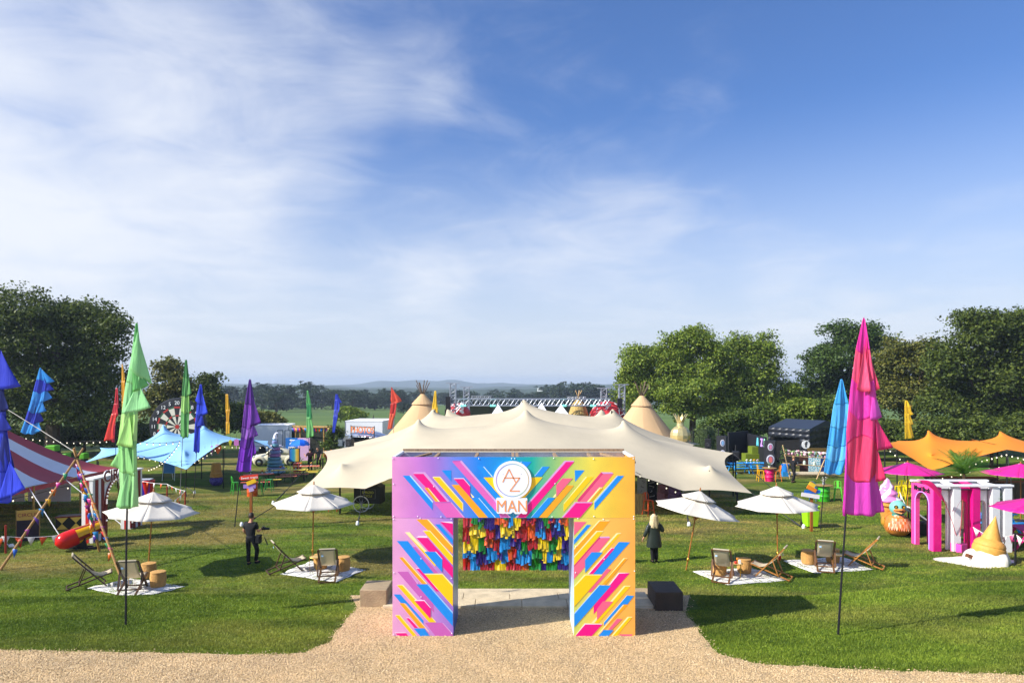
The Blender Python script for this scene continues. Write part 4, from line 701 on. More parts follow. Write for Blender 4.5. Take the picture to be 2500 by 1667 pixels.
rug('white checked rug under the leftmost parasol', [(212, 1438), (318, 1412), (451, 1432), (339, 1461)], 1); rug('white checked rug beside the photographer', [(684, 1402), (760, 1370), (894, 1391), (820, 1422)], 2); rug('white checked rug right of the arch, nearest the woman in the long coat', [(1690, 1397), (1832, 1387), (1924, 1417), (1775, 1429)], 3); rug('white checked rug crossed by the magenta flag pole', [(1912, 1371), (2056, 1360), (2131, 1391), (1987, 1400)], 4)
# deckchairs: two crossed frames, a prop and a canvas sling (faces +X)
CANV = M('e8dcc2', .85, .04, 4, .1, tr=.5, key='sling')
def make_deckchair(label, loc, rz, wood):
    t = thing('deckchair', label, 'deckchair', loc, rz, 'wooden deckchairs on the rugs'); wd = W(wood, .5); h = .28
    A0, A1 = Vector((.30, 0, .02)), Vector((-.58, 0, 1.0)); B0, B1 = Vector((-.74, 0, .03)), Vector((.44, 0, .40)); C0, C1 = Vector((-.24, 0, .62)), Vector((-.42, 0, .13))
    for s in (-1, 1):
        o = Vector((0, s*h, 0)); MB().beam(A0+o, A1+o, .034, .062, (0, 1, 0)).build('back_rail', wd, t); o = Vector((0, s*(h-.032), 0)); MB().beam(B0+o, B1+o, .032, .056, (0, 1, 0)).build('seat_rail', wd, t); o = Vector((0, s*(h+.028), 0)); MB().beam(C0+o, C1+o, .03, .05, (0, 1, 0)).build('prop', wd, t)
    for nm, p, w in (('top_bar', A1, h), ('foot_bar', A0.lerp(A1, .06), h), ('rear_bar', B0, h-.03), ('front_bar', B1, h-.03), ('prop_bar', C1, h+.03)): MB().beam(p+Vector((0, -w-.012, 0)), p+Vector((0, w+.012, 0)), .03, .035).build(nm, wd, t)
    def fn(u, v):
        y = (u-.5)*2*(h-.05); a = A1+Vector((.0, 0, .02)); c = B1+Vector((0, 0, .02)); m = Vector((-.06, 0, .10)); p = a*(1-v)**2+m*2*v*(1-v)+c*v*v; return Vector((p.x, y, p.z-.015*math.sin(PI*u)))
    sl = MB().grid(fn, 6, 16).build('canvas_sling', CANV, t, smooth='all', solid=.005); MB().tube([A1+Vector((0, -h+.04, .02)), A1+Vector((0, h-.04, .02))], .026, 8).build('sling_hem', CANV, sl, smooth=True)
    p = A1*.77+Vector((-.06, 0, .10))*.21+B1*.015; MB().box((-.528, .155, .80), (.004, .07, .055), Matrix.Rotation(rad(0), 4, 'Y')).build('printed_tag', M('a9c9e6', .6), t)
    return t
D = 'deckchair'
for px, py, an, wd, lb in ((232, 1431, 32, '4a3220', 'dark deckchair facing right under the leftmost parasol'), (327, 1442, 102, '4a3220', 'dark deckchair seen from behind on the leftmost rug'), (710, 1394, 30, '4d3520', 'dark deckchair facing right beside the photographer'), (803, 1409, 100, '5a3f24', 'deckchair seen from behind on the rug beside the photographer'),
                           (1766, 1411, 66, '6a4526', 'deckchair seen from behind on the rug nearest the woman'), (1872, 1408, 147, 'a06a2c', 'honey coloured deckchair facing left on the rug nearest the woman'), (2012, 1386, 70, '6e4a28', 'deckchair seen from behind beside the magenta flag pole'), (2098, 1382, 145, 'a8702c', 'honey coloured deckchair facing left, farthest right on the lawn')):
    make_deckchair(lb, G(px, py)+Vector((0, 0, .03)), rad(an), wd)
# wicker drum stools: coiled rope rings
WICK = [M('c99a58', .8, .18, 9, .5, key=('wicker', i), bscale=60) for i in range(1)][0]
def make_stool():
    t = thing('wicker_stool', 'x', 'stool', (0, 0, 0), 0, 'wicker drum stools on the rugs'); mb = MB(); pr = [(.20, 0)]
    for k in range(12): z = .02+k*.034; b = .215+.018*math.sin(PI*k/11); pr += [(b-.008, z), (b+.004, z+.012), (b+.004, z+.022), (b-.008, z+.034)]
    pr += [(.2, .44), (.12, .45), (.01, .452)]; mb.lathe(pr, 20).build('woven_body', WICK, t, smooth=True); MB().lathe([(.205, .432), (.222, .44), (.222, .452), (.2, .458)], 20).build('rim', WICK, t, smooth=True); return t
st0 = make_stool(); first = True
for px, py, lb in ((386, 1433, 'wicker drum stool right of the deckchairs on the leftmost rug'), (363, 1411, 'wicker drum stool at the foot of the leftmost parasol'), (838, 1394, 'wicker drum stool on the right of the rug beside the photographer'), (783, 1388, 'wicker drum stool half hidden behind the deckchair beside the photographer'), (1756, 1403, 'wicker drum stool half hidden behind the deckchair nearest the woman'), (1817, 1399, 'wicker drum stool with brown top between the two deckchairs nearest the woman'), (1973, 1377, 'pale wicker drum stool left of the deckchair by the magenta pole'), (2033, 1373, 'wicker drum stool just right of the deckchair by the magenta pole')):
    if first: st0.location = G(px, py)+Vector((0, 0, .035)); st0['label'] = lb; first = False
    else: copy_tree(st0, G(px, py)+Vector((0, 0, .035)), px*.1, lb)
GLASS = bpy.data.materials.new('glass'); GLASS.use_nodes = True; gb = GLASS.node_tree.nodes['Principled BSDF']; gb.inputs['Transmission Weight'].default_value = 1; gb.inputs['Roughness'].default_value = .04; gb.inputs['Base Color'].default_value = (.85, .93, .9, 1)
def make_table(loc, label):
    t = thing('side_table', label, 'side table', loc, 0, 'round gold wire side tables on the rugs'); MB().lathe([(.2, .43), (.205, .435), (.205, .45), (.2, .455)], 24).build('table_top', M('c9a86a', .5), t, smooth=True)
    MB().tube([(.21*math.cos(2*PI*k/20), .21*math.sin(2*PI*k/20), .45) for k in range(21)], .009, 5).build('rim', BRASS, t)
    for k in range(4): a = 2*PI*k/4+.4; MB().tube([(.19*math.cos(a), .19*math.sin(a), 0), (.2*math.cos(a), .2*math.sin(a), .44)], .007, 5).build('leg', BRASS, t)
    return t
make_table(G(312, 1433)+Vector((0, 0, .035)), 'gold wire side table on the leftmost rug'); make_table(G(771, 1394)+Vector((0, 0, .035)), 'gold wire side table on the rug beside the photographer'); tb3 = make_table(G(1797, 1411)+Vector((0, 0, .035)), 'gold wire side table with a bottle on the rug nearest the woman'); make_table(G(2045, 1388)+Vector((0, 0, .035)), 'gold wire side table by the magenta flag pole')
tz = tb3.location+Vector((0, 0, .456))
o = MB().lathe([(.035, 0), (.037, .01), (.037, .16), (.016, .22), (.014, .3), (.017, .31)], 12, tz+Vector((-.01, .07, 0))).build('bottle', M('24352a', .2), None, smooth=True); tag(o, 'dark green bottle on the side table nearest the woman', 'bottle')
o = MB().lathe([(.02, 0), (.006, .02), (.006, .07), (.04, .1), (.045, .16)], 12, tz+Vector((.06, .04, 0))).build('drinking_glass', M('e08a2c', .15), None, smooth=True); tag(o, 'orange drink in a glass beside the dark bottle', 'glass')
o = MB().lathe([(.035, 0), (.045, .02), (.045, .05), (.03, .075)], 12, tz+Vector((-.03, -.06, 0))).build('red_pot', M('c8281e', .4), None, smooth=True); tag(o, 'small red pot at the front of the side table', 'pot')
o = MB().box(tz+Vector((.09, -.07, .06)), (.07, .05, .12)).build('menu_card', WHITE, None); tag(o, 'white folded menu card at the edge of the side table', 'card')
# extinguisher / red lantern at the foot of the right parasol
p = G(1903, 1366); t = thing('lantern', 'small red lantern at the foot of the rightmost parasol', 'lantern', p); MB().lathe([(.05, 0), (.06, .02), (.06, .14), (.05, .16)], 12).build('body', M('c8321c', .4), t, smooth=True); MB().lathe([(.052, .16), (.02, .22), (.01, .25)], 10).build('cap', M('e6d8b0', .5), t, smooth=True)

# ------------------------------------------------------------------ streamer backdrop behind the arch
x0, x1, YB = (1131-CX)/F*23.1, (1392-CX)/F*23.1, 23.1; gz = ground_z(0, YB); HB = 2.5
t = thing('streamer_backdrop', 'curtain of rainbow satin streamers on a frame seen through the arch', 'backdrop', ((x0+x1)/2, YB, gz))
for x in (x0+.03, x1-.03): MB().box((x, YB+.08, gz+HB/2), (.06, .06, HB)).build('frame_post', W('6b5a44'), t, world=True); MB().beam((x, YB+.1, gz+1.8), (x, YB+1.1, gz+.02), .05, .05).build('frame_brace', W('6b5a44'), t, world=True)
for z in (.12, 1.2, HB-.03): MB().box(((x0+x1)/2, YB+.08, gz+z), (x1-x0, .05, .05)).build('frame_rail', W('6b5a44'), t, world=True)
MB().box(((x0+x1)/2, YB+.045, gz+HB/2+.03), (x1-x0, .012, HB-.1)).build('backing_cloth', M('1c1730', .8), t, world=True)
SC6 = [M(c, .22, .12, 5, .1, tr=.12, key=('satin', c), spec=.7, bscale=8) for c in ('167a1e', 'a81614', 'e0580c', 'eac40e', '1880c6', '2a0f6c')]
smesh = []
for k in range(5):
    mb = MB(); rr = random.Random(k)
    a, b, c = [rr.uniform(-1, 1) for _ in range(3)]
    def fn(u, v): return Vector(((u-.5)*.10*(1+.15*b*v)+.03*a*v*v, -.010-.006*math.sin(PI*u)-.03*v*c*math.sin(v*4+u)-.006*math.sin(u*6+a*5)-(.05*v**5), -.56*v+.03*b*(u-.5)*v))
    mb.grid(fn, 4, 6); o = mb.build('streamer', SC6[0], t, smooth='all'); smesh.append(o.data); bpy.data.objects.remove(o)
nC, nR = 50, 6; rr = random.Random(21); cells = {}
for r_ in range(nR):
    edge = [0]; cur = -1
    while edge[-1] < nC: edge.append(edge[-1]+rr.choice((2, 3, 4, 5, 6, 7)))
    ei = 0
    for c_ in range(nC):
        if c_ >= edge[ei+1] if ei+1 < len(edge) else False: ei += 1
        key = (r_, ei)
        if key not in cells:
            ch = [q for q in range(6) if q != cells.get((r_, ei-1))]; cells[key] = rr.choice(ch)
        xx = x0+(c_+.5)*(x1-x0)/nC; off = .10*math.sin(ei*2.3+r_*1.7)+rr.uniform(-.05, .05); zt_ = gz+.50+r_*.385+off
        if r_ == 0: zt_ = gz+.5+rr.uniform(0, .02)
        L_ = .98 if r_ == 0 else 1+rr.uniform(-.1, .15)
        inst('streamer', smesh[rr.randrange(5)], t, Vector((xx, YB-.012*r_-.004, zt_))-t.location, (0, 0, rr.uniform(-.35, .35)), (1, 1, L_*.93 if r_ == 0 else L_), SC6[cells[key]])
# ------------------------------------------------------------------ people
SKINM = M('c98f70', .55, .05); HAIRD = M('2c1f18', .6, .2, 30); BLK = M('131318', .8, .15, 12, .2); 
def skin(name, nodes, edges, mat, parent, root=0, sub=2):
    ks = list(nodes); ix = {k: i for i, k in enumerate(ks)}; me = bpy.data.meshes.new(name); me.from_pydata([nodes[k][:3] for k in ks], [(ix[a], ix[b]) for a, b in edges], []); o = link_mesh(name, me, mat, parent)
    sk = o.modifiers.new('skin', 'SKIN'); sk.use_smooth_shade = True; sb_ = o.modifiers.new('sub', 'SUBSURF'); sb_.levels = sb_.render_levels = sub
    for i, k in enumerate(ks):
        r = nodes[k][3]; v = me.skin_vertices[0].data[i]; v.radius = (r if isinstance(r, (int, float)) else r[0], r if isinstance(r, (int, float)) else r[1]); v.use_root = (i == root)
    return o
def hand(nd, ed, w, d, side, k, s=1):
    """palm and five bent fingers growing from wrist node w in direction d"""
    wx = Vector(nd[w][:3]); d = Vector(d).normalized(); sd = d.cross(Vector((0, 0, 1)));
    sd = (sd if sd.length > .1 else d.cross(Vector((0, 1, 0)))).normalized(); n = d.cross(sd); pm = wx+d*.05*s; nd[k+'p'] = (*pm, .024*s); ed.append((w, k+'p')); pe = wx+d*.09*s
    for i in range(4):
        b = pe+sd*(i-1.5)*.02*s; L_ = (.07, .08, .075, .06)[i]*s; m = b+d*L_*.5; e = b+d*L_*.8+n*L_*.45; nd[k+'f%d' % i] = (*b, .0095*s); nd[k+'g%d' % i] = (*m, .009*s); nd[k+'h%d' % i] = (*e, .007*s); ed += [(k+'p', k+'f%d' % i), (k+'f%d' % i, k+'g%d' % i), (k+'g%d' % i, k+'h%d' % i)]
    b = wx+d*.035*s+sd*.032*s*side; e = b+d*.045*s+sd*.02*s*side+n*.015*s; nd[k+'t'] = (*b, .011*s); nd[k+'u'] = (*e, .008*s); ed += [(k+'p', k+'t'), (k+'t', k+'u')]
def person(label, loc, rz, j, top, bottom, shoe, hair, name='person'):
    """j: joints (metres, facing +Y). One continuous body; clothes and hair are children."""
    t = thing(name, label, 'person', loc, rz); V_ = lambda k: Vector(j[k])
    nd = {'pel': (*V_('pel'), .11), 'wai': (*V_('pel').lerp(V_('che'), .45), .10), 'che': (*V_('che'), .125), 'nek': (*V_('nek'), .055), 'hd0': (*V_('head')-Vector((0, -.0, .085)), .058), 'hd': (*V_('head'), .088), 'hd2': (*V_('head')+Vector((0, 0, .07)), .075)}
    ed = [('pel', 'wai'), ('wai', 'che'), ('che', 'nek'), ('nek', 'hd0'), ('hd0', 'hd'), ('hd', 'hd2')]
    look = Vector(j.get('look', (0, 1, 0))).normalized(); hp = V_('head'); nd['nose'] = (*(hp+look*.10-Vector((0, 0, .02))), .014); ed.append(('hd', 'nose')); sdv = look.cross(Vector((0, 0, 1)))
    for s, k in ((-1, 'eL'), (1, 'eR')): nd[k] = (*(hp+sdv*s*.088-Vector((0, 0, .01))), .016); ed.append(('hd', k))
    for s in 'LR':
        sg = -1 if s == 'L' else 1
        nd['sh'+s] = (*V_('sh'+s), .055); nd['el'+s] = (*V_('el'+s), .042); nd['wr'+s] = (*V_('wr'+s), .03); ed += [('che', 'sh'+s), ('sh'+s, 'el'+s), ('el'+s, 'wr'+s)]; hand(nd, ed, 'wr'+s, V_('wr'+s)-V_('el'+s), -sg, 'h'+s)
        nd['hp'+s] = (*V_('hp'+s), .085); nd['kn'+s] = (*V_('kn'+s), .055); nd['an'+s] = (*V_('an'+s), .04); nd['to'+s] = (*V_('to'+s), .035); ed += [('pel', 'hp'+s), ('hp'+s, 'kn'+s), ('kn'+s, 'an'+s), ('an'+s, 'to'+s)]
    skin('body', nd, ed, SKINM, t)
    # trousers
    b = {'a': (*(V_('pel')+Vector((0, 0, .14))), .13), 'pel': (*V_('pel'), .145)}; e = [('a', 'pel')]
    for s in 'LR': b['h'+s] = (*V_('hp'+s), .105); b['k'+s] = (*V_('kn'+s), .078); b['m'+s] = (*V_('kn'+s).lerp(V_('an'+s), .5), .072); b['n'+s] = (*(V_('an'+s)+Vector((0, 0, .0))), .066); e += [('pel', 'h'+s), ('h'+s, 'k'+s), ('k'+s, 'm'+s), ('m'+s, 'n'+s)]
    skin('trousers', b, e, bottom, t)
    for s in 'LR':
        a, q = V_('an'+s), V_('to'+s); d = Vector((q.x-a.x, q.y-a.y, 0)).normalized(); skin('shoe', {'h': (*(Vector((a.x, a.y, .05))-d*.05), .05), 'm': (*(Vector((a.x, a.y, .05))+d*.06), (.055, .05)), 't': (*(Vector((a.x, a.y, .04))+d*.17), (.05, .035))}, [('h', 'm'), ('m', 't')], shoe, t)
    # top
    c = {'lo': (*(V_('pel')+Vector((0, 0, -.07))), (.165, .125)), 'w': (*V_('pel').lerp(V_('che'), .5), (.165, .12)), 'c': (*V_('che'), (.185, .13)), 'n': (*V_('che').lerp(V_('nek'), .75), .08)}; e = [('lo', 'w'), ('w', 'c'), ('c', 'n')]
    for s in 'LR': c['s'+s] = (*V_('sh'+s), .08); c['e'+s] = (*V_('sh'+s).lerp(V_('el'+s), j.get('sleeve', .7)), .07); e += [('c', 's'+s), ('s'+s, 'e'+s)]
    skin('shirt', c, e, top, t)
    # hair cap
    mb = MB(); bk = -look
    def fn(u, v):
        th = 2*PI*u; ph = v*PI*.62; d = Vector((math.sin(ph)*math.cos(th), math.sin(ph)*math.sin(th), math.cos(ph))); f = max(0, d.dot(look)); k_ = 1-.25*f*(1 if d.z < .6 else 0); return hp+Vector((0, 0, .02))+bk*.012+Vector((d.x*.104*k_, d.y*.110*k_, d.z*.128))
    mb.grid(fn, 20, 10).build('hair', hair, t, smooth='all')
    return t
BASE = dict(pel=(0, 0, .94), che=(0, .0, 1.32), nek=(0, .0, 1.50), head=(0, .02, 1.66), shL=(-.19, 0, 1.42), shR=(.19, 0, 1.42), elL=(-.27, -.02, 1.14), elR=(.27, -.02, 1.14), wrL=(-.27, .06, .90), wrR=(.27, .06, .90), hpL=(-.09, 0, .90), hpR=(.09, 0, .90), knL=(-.10, .02, .50), knR=(.10, .02, .50), anL=(-.10, 0, .09), anR=(.10, 0, .09), toL=(-.12, .13, .04), toR=(.12, .13, .04))
def J(**k): d = dict(BASE); d.update(k); return d
# photographer in black
ph = person('person in black t-shirt and trousers holding a camera, seen from behind', G(612, 1378), rad(-8), J(head=(.03, .02, 1.66), look=(.75, .65, -.1), elL=(-.27, .02, 1.16), wrL=(-.20, .16, .98), elR=(.25, .04, 1.14), wrR=(.25, .22, 1.18), knR=(.19, .10, .52), anR=(.10, .16, .09), toR=(.17, .29, .04), knL=(-.09, .02, .5), anL=(-.06, -.04, .09), toL=(-.07, .1, .04), sleeve=.72), BLK, BLK, BLK, HAIRD)
cm = thing('camera', 'black camera with dangling strap in the hands of the photographer', 'camera', ph.location+Vector((.36, .24, 1.20))); MB().box((0, 0, 0), (.15, .08, .10)).build('camera_body', BLACK, cm, bevel=.01); MB().lathe([(.042, 0), (.045, .02), (.042, .12), (.048, .14)], 14, Mx=Matrix.Translation((.06, .0, -.005)) @ Matrix.Rotation(PI/2, 4, 'Y')).build('lens', BLACK, cm, smooth=True); MB().box((0, 0, .06), (.05, .06, .04)).build('viewfinder', BLACK, cm)
MB().tube([(-.02, -.03, -.05), (.02, -.04, -.2), (.05, -.04, -.32)], .006, 5).build('strap', BLACK, cm); MB().beam((.05, -.04, -.3), (.16, -.05, -.56), .045, .015).build('strap_pad', BLACK, cm)
bg = thing('shoulder_bag', 'black hip bag worn by the photographer', 'bag', ph.location+Vector((.27, .02, .78))); MB().box((0, 0, .09), (.16, .22, .26)).build('pouch', BLK, bg, bevel=.03); MB().box((.0, 0, .22), (.18, .23, .05)).build('flap', BLK, bg, bevel=.015)
# woman in a long dark coat, walking away
wm = person('blonde person in a long dark green coat walking away across the lawn', G(1597, 1373), rad(4), J(pel=(0, 0, .9), che=(0, 0, 1.25), nek=(0, 0, 1.42), head=(-.01, .02, 1.57), shL=(-.17, 0, 1.35), shR=(.17, 0, 1.35), elL=(-.27, -.03, 1.10), wrL=(-.36, .03, .88), elR=(.29, -.06, 1.13), wrR=(.24, .16, 1.16), hpL=(-.08, 0, .86), hpR=(.08, 0, .86), knL=(-.07, .02, .48), knR=(.08, .05, .48), anL=(-.05, -.03, .08), anR=(.09, .03, .08), toL=(-.06, .1, .04), toR=(.1, .15, .04), sleeve=.95), M('1f2620', .5), BLK, M('0e0e10', .25), M('d9c49a', .5, .15, 25))
COAT = M('262e28', .42, .12, 8, .15, key='coat')
MB().lathe([(.275, .56), (.262, .70), (.235, .9), (.205, 1.05), (.21, 1.2), (.215, 1.32), (.18, 1.40), (.09, 1.46), (.07, 1.48)], 20, sx=1, sy=.68).build('coat', COAT, wm, smooth=True, solid=.008)
for s, a, b, c in (('L', (-.17, 0, 1.36), (-.28, -.03, 1.10), (-.355, .02, .90)), ('R', (.17, 0, 1.36), (.31, -.06, 1.12), (.25, .14, 1.15))): skin('sleeve', {'a': (*a, .085), 'b': (*b, .078), 'c': (*c, .062)}, [('a', 'b'), ('b', 'c')], COAT, wm)
MB().lathe([(.09, 1.44), (.115, 1.46), (.12, 1.49), (.10, 1.52)], 16, (0, -.02, 0)).build('collar', COAT, wm, smooth=True)
BLOND = M('d6c096', .45, .25, 18, .3, key='blonde', bscale=40)
def hb(u, v):
    a = PI*(1.0+u); w = .105+.07*v; fl = math.sin(u*22)*.010*v; return Vector((math.cos(a)*w-.01, -.01+math.sin(a)*(.115-.0*v)-.05*v*(1-v)-fl, 1.66-.42*v+.02*math.sin(u*9)*v))
MB().grid(hb, 26, 12).build('long_hair', BLOND, wm, smooth='all', solid=.02)
# videographer in profile, by the flower shelf
vm = person('person in black filming with a large video camera beside the flower shelf', G(1937, 1178), rad(-72), J(head=(0, .04, 1.65), look=(0, 1, 0), elL=(-.20, .16, 1.16), wrL=(-.10, .40, 1.22), elR=(.22, .10, 1.14), wrR=(.10, .38, 1.20), knL=(-.09, .16, .52), anL=(-.09, .10, .09), toL=(-.09, .24, .04), knR=(.09, -.02, .5), anR=(.09, -.2, .09), toR=(.09, -.07, .04), sleeve=.75), BLK, BLK, BLK, M('8a6a44', .6, .2, 20))
d = Matrix.Rotation(rad(-72), 3, 'Z'); vc = thing('video_camera', 'black video camera rig held by the person at the flower shelf', 'video camera', vm.location+d @ Vector((0, .45, 1.30)), rad(-72)); MB().box((0, 0, 0), (.12, .22, .13)).build('camera_body', BLACK, vc, bevel=.01); MB().lathe([(.05, 0), (.055, .05), (.045, .16)], 12, Mx=Matrix.Translation((0, .1, .02)) @ Matrix.Rotation(-PI/2, 4, 'X')).build('lens', DARK, vc); MB().box((.0, .05, .13), (.05, .16, .06)).build('top_handle', BLACK, vc); MB().box((0, -.2, -.02), (.16, .14, .14)).build('rear_rig', M('9a9a9a', .5), vc, bevel=.01)
# crew far behind the benches
person('crew person in black with a dark red back panel near the cream car', GX(757, 51.5), rad(10), J(elL=(-.3, .1, 1.15), wrL=(-.42, .25, 1.30)), M('3a1220', .8), BLK, BLK, HAIRD)
person('crew person in black bending forward beside the green flag', GX(779, 54), rad(170), J(che=(0, .12, 1.28), nek=(0, .2, 1.42), head=(0, .26, 1.56), shL=(-.19, .12, 1.36), shR=(.19, .12, 1.36), elL=(-.27, .18, 1.08), wrL=(-.24, .3, .86), elR=(.27, .18, 1.08), wrR=(.22, .32, .88), knR=(.1, .14, .52), anR=(.1, .08, .09), toR=(.1, .22, .04)), BLK, BLK, BLK, HAIRD)
# ------------------------------------------------------------------ shared builders
def col(c, rough=.45): return M(c, rough, .08, 4, key=('col', c, rough))
def make_bar_stool(c, label, loc, rz, group='metal bar stools', back=True):
    t = thing('bar_stool', label, 'bar stool', loc, rz, group); m = col(c, .35); H = .72
    MB().box((0, 0, H), (.34, .34, .03)).build('seat', m, t, bevel=.02)
    for x in (-1, 1):
        for y in (-1, 1): MB().tube([(x*.14, y*.14, H-.02), (x*.155, y*.155, H-.18), (x*.215, y*.215, 0)], [.045, .03, .017], 6).build('leg', m, t, smooth=True)
    for a, b in (((-1, -1), (1, -1)), ((1, -1), (1, 1)), ((1, 1), (-1, 1)), ((-1, 1), (-1, -1))): MB().tube([(a[0]*.19, a[1]*.19, .25), (b[0]*.19, b[1]*.19, .25)], .011, 5).build('foot_rail', m, t)
    if back: MB().tube([(-.16, -.16, H), (-.17, -.21, H+.26), (-.12, -.23, H+.34), (0, -.235, H+.36), (.12, -.23, H+.34), (.17, -.21, H+.26), (.16, -.16, H)], .013, 6).build('back_hoop', m, t, smooth=True); MB().prism([(-.05, -.165, H), (.05, -.165, H), (.06, -.235, H+.35), (-.06, -.235, H+.35)], (0, -.006, 0)).build('back_splat', m, t)
    return t
def make_drum(c, label, loc, top=None, group=None, r=.29, h=.86):
    t = thing('drum_table' if top else 'oil_drum', label, 'drum table' if top else 'drum', loc, 0, group); m = col(c, .4); pr = [(r-.01, 0), (r, .01)]
    for z in (h*.33, h*.66): pr += [(r, z-.03), (r+.014, z-.012), (r+.014, z+.012), (r, z+.03)]
    MB().lathe(pr+[(r, h-.03), (r+.012, h-.015), (r, h), (r-.02, h-.005)], 24).build('drum', m, t, smooth=True)
    if top: MB().lathe([(.46, h+.002), (.47, h+.012), (.47, h+.035), (.46, h+.04)], 28).build('table_top', W(top, .6), t, smooth=True)
    return t
def make_beer_set(nm, c, label, p, q, h, w, group):
    """folding trestle table or bench between two points (world xy)"""
    p, q = Vector(p), Vector(q); d = (q-p); L_ = d.length; m = (p+q)/2; t = thing(nm, label, 'table' if h > .6 else 'bench', (m.x, m.y, ground_z(m.x, m.y)), math.atan2(d.y, d.x), group); k = 3 if h > .6 else 1
    for i in range(k): MB().box((0, (i-(k-1)/2)*w/k, h), (L_, w/k-.008, .03)).build('board', col(c, .5), t, bevel=.004)
    for s in (-1, 1):
        x = s*(L_/2-.28)
        for y in (-1, 1): MB().beam((x, y*w*.36, 0), (x-s*.04, y*w*.36, h-.02), .03, .03).build('leg', DARK, t)
        MB().beam((x, -w*.36, h*.35), (x, w*.36, h*.35), .025, .025).build('cross_bar', DARK, t); MB().beam((x-s*.02, 0, h*.4), (x-s*.38, 0, h-.03), .02, .02).build('brace', DARK, t)
    return t
def make_picnic(c, label, loc, rz, group, L_=1.8):
    t = thing('picnic_table', label, 'picnic table', loc, rz, group); m = col(c, .55)
    for i in range(5): MB().box((0, (i-2)*.145, .74), (L_, .135, .04)).build('table_board', m, t)
    for s in (-1, 1):
        for i in range(2): MB().box((0, s*(.62+i*.13), .44), (L_, .12, .04)).build('bench_board', m, t)
    for x in (-L_/2+.25, L_/2-.25):
        for s in (-1, 1): MB().beam((x, s*.68, 0), (x, s*.2, .73), .045, .09).build('leg', m, t)
        MB().beam((x+.05, -.74, .39), (x+.05, .74, .39), .045, .08).build('bench_bearer', m, t); MB().beam((x+.05, -.34, .69), (x+.05, .34, .69), .045, .08).build('top_bearer', m, t)
    return t
def pennant(t, a, d, L_, w, c, sway=0):
    a = Vector(a); d = Vector(d).normalized(); mb = MB(); dn = Vector((sway*.4, sway*.5, -1)).normalized(); p0, p1, p2 = a-d*w/2, a+d*w/2, a+dn*L_
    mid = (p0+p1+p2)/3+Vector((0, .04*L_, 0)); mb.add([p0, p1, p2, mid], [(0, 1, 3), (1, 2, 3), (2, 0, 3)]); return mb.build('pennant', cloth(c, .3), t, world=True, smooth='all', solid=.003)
def bunting(label, pts, cols, n, L_=.24, w=.16, posts=(), ropec='e8e6e2', postc=None, sag=.06, group='pennant bunting'):
    pts = [Vector(p) for p in pts]; b = pts[0]; t = thing('bunting', label, 'bunting', (b.x, b.y, ground_z(b.x, b.y)), 0, group); line = []
    for a, c in zip(pts[:-1], pts[1:]):
        for i in range(9): f = i/9; p = a.lerp(c, f); line.append(p-Vector((0, 0, sag*4*f*(1-f)*(a-c).length*.5)))
    line.append(pts[-1]); MB().tube(line, .012, 4).build('cord', M(ropec, .7), t, world=True)
    for i in range(n):
        f = (i+.5)/n*(len(line)-1); k = int(f); p = line[k].lerp(line[min(k+1, len(line)-1)], f-k); pennant(t, p, line[min(k+1, len(line)-1)]-line[k], L_, w, cols[i % len(cols)], R.uniform(-.3, .3))
    for p, h in posts: p = Vector(p); g = ground_z(p.x, p.y); MB().tube([(p.x, p.y, g-.02), (p.x, p.y, g+h)], .035, 8).build('post', postc or M('a02c1c', .5), t, world=True)
    return t
BULB = M('fff2d0', .3, .02, emit=1.2, key='bulb')
def festoon(label, pts, n, sag=.05, dark=False):
    pts = [Vector(p) for p in pts]; t = thing('festoon_lights', label, 'string lights', (pts[0].x, pts[0].y, pts[0].z), 0, 'strings of festoon bulbs'); line = []
    for a, c in zip(pts[:-1], pts[1:]):
        for i in range(10): f = i/10; line.append(a.lerp(c, f)-Vector((0, 0, sag*4*f*(1-f)*(a-c).length)))
    line.append(pts[-1]); MB().tube(line, .012, 4).build('cable', BLACK, t, world=True); bm_ = None
    for i in range(n):
        f = (i+.5)/n*(len(line)-1); k = int(f); p = line[k].lerp(line[min(k+1, len(line)-1)], f-k)
        if bm_ is None:
            bm_ = MB().lathe([(.008, -.14), (.026, -.12), (.03, -.095), (.016, -.06)], 8).build('bulb', BULB, t, smooth=True); bm_.location = p-t.location; cp = MB().lathe([(.024, -.065), (.026, -.01), (.015, .01)], 8).build('socket', BLACK, t); cp.location = p-t.location; cme = cp.data
        else: inst('bulb', bm_.data, t, p-t.location); inst('socket', cme, t, p-t.location)
    return t
def signpost(label, base, topz, boards, group='wooden direction signposts'):
    t = thing('signpost', label, 'signpost', base, 0, group); MB().box((0, 0, topz/2), (.1, .1, topz)).build('post', W('96561c', .5), t)
    s = base.y/F
    for i, (c, xa, ya, xb, yb, h, txt) in enumerate(boards):
        a, b = P(xa, ya, base.y-.07-.03*(i % 2)), P(xb, yb, base.y-.07-.03*(i % 2)); d = (b-a).normalized(); n = Vector((-d.z, 0, d.x)); pts = [a-n*h/2, b-n*h/2, b+n*h/2, a+n*h/2]
        if txt and txt[0] == '<': pts = [a-n*h/2, b-n*h/2, b+n*h/2, a+n*h/2, a-d*.08]
        bo = MB().prism(pts, (0, .025, 0)).build('board', col(c, .5), t, world=True)
        if txt: text(txt.strip('<'), h*.72, WHITE, bo, (a+b)/2+Vector((0, -.004, -.01))-base, (PI/2, -math.atan2(d.z, d.x), 0), depth=.002)
    return t
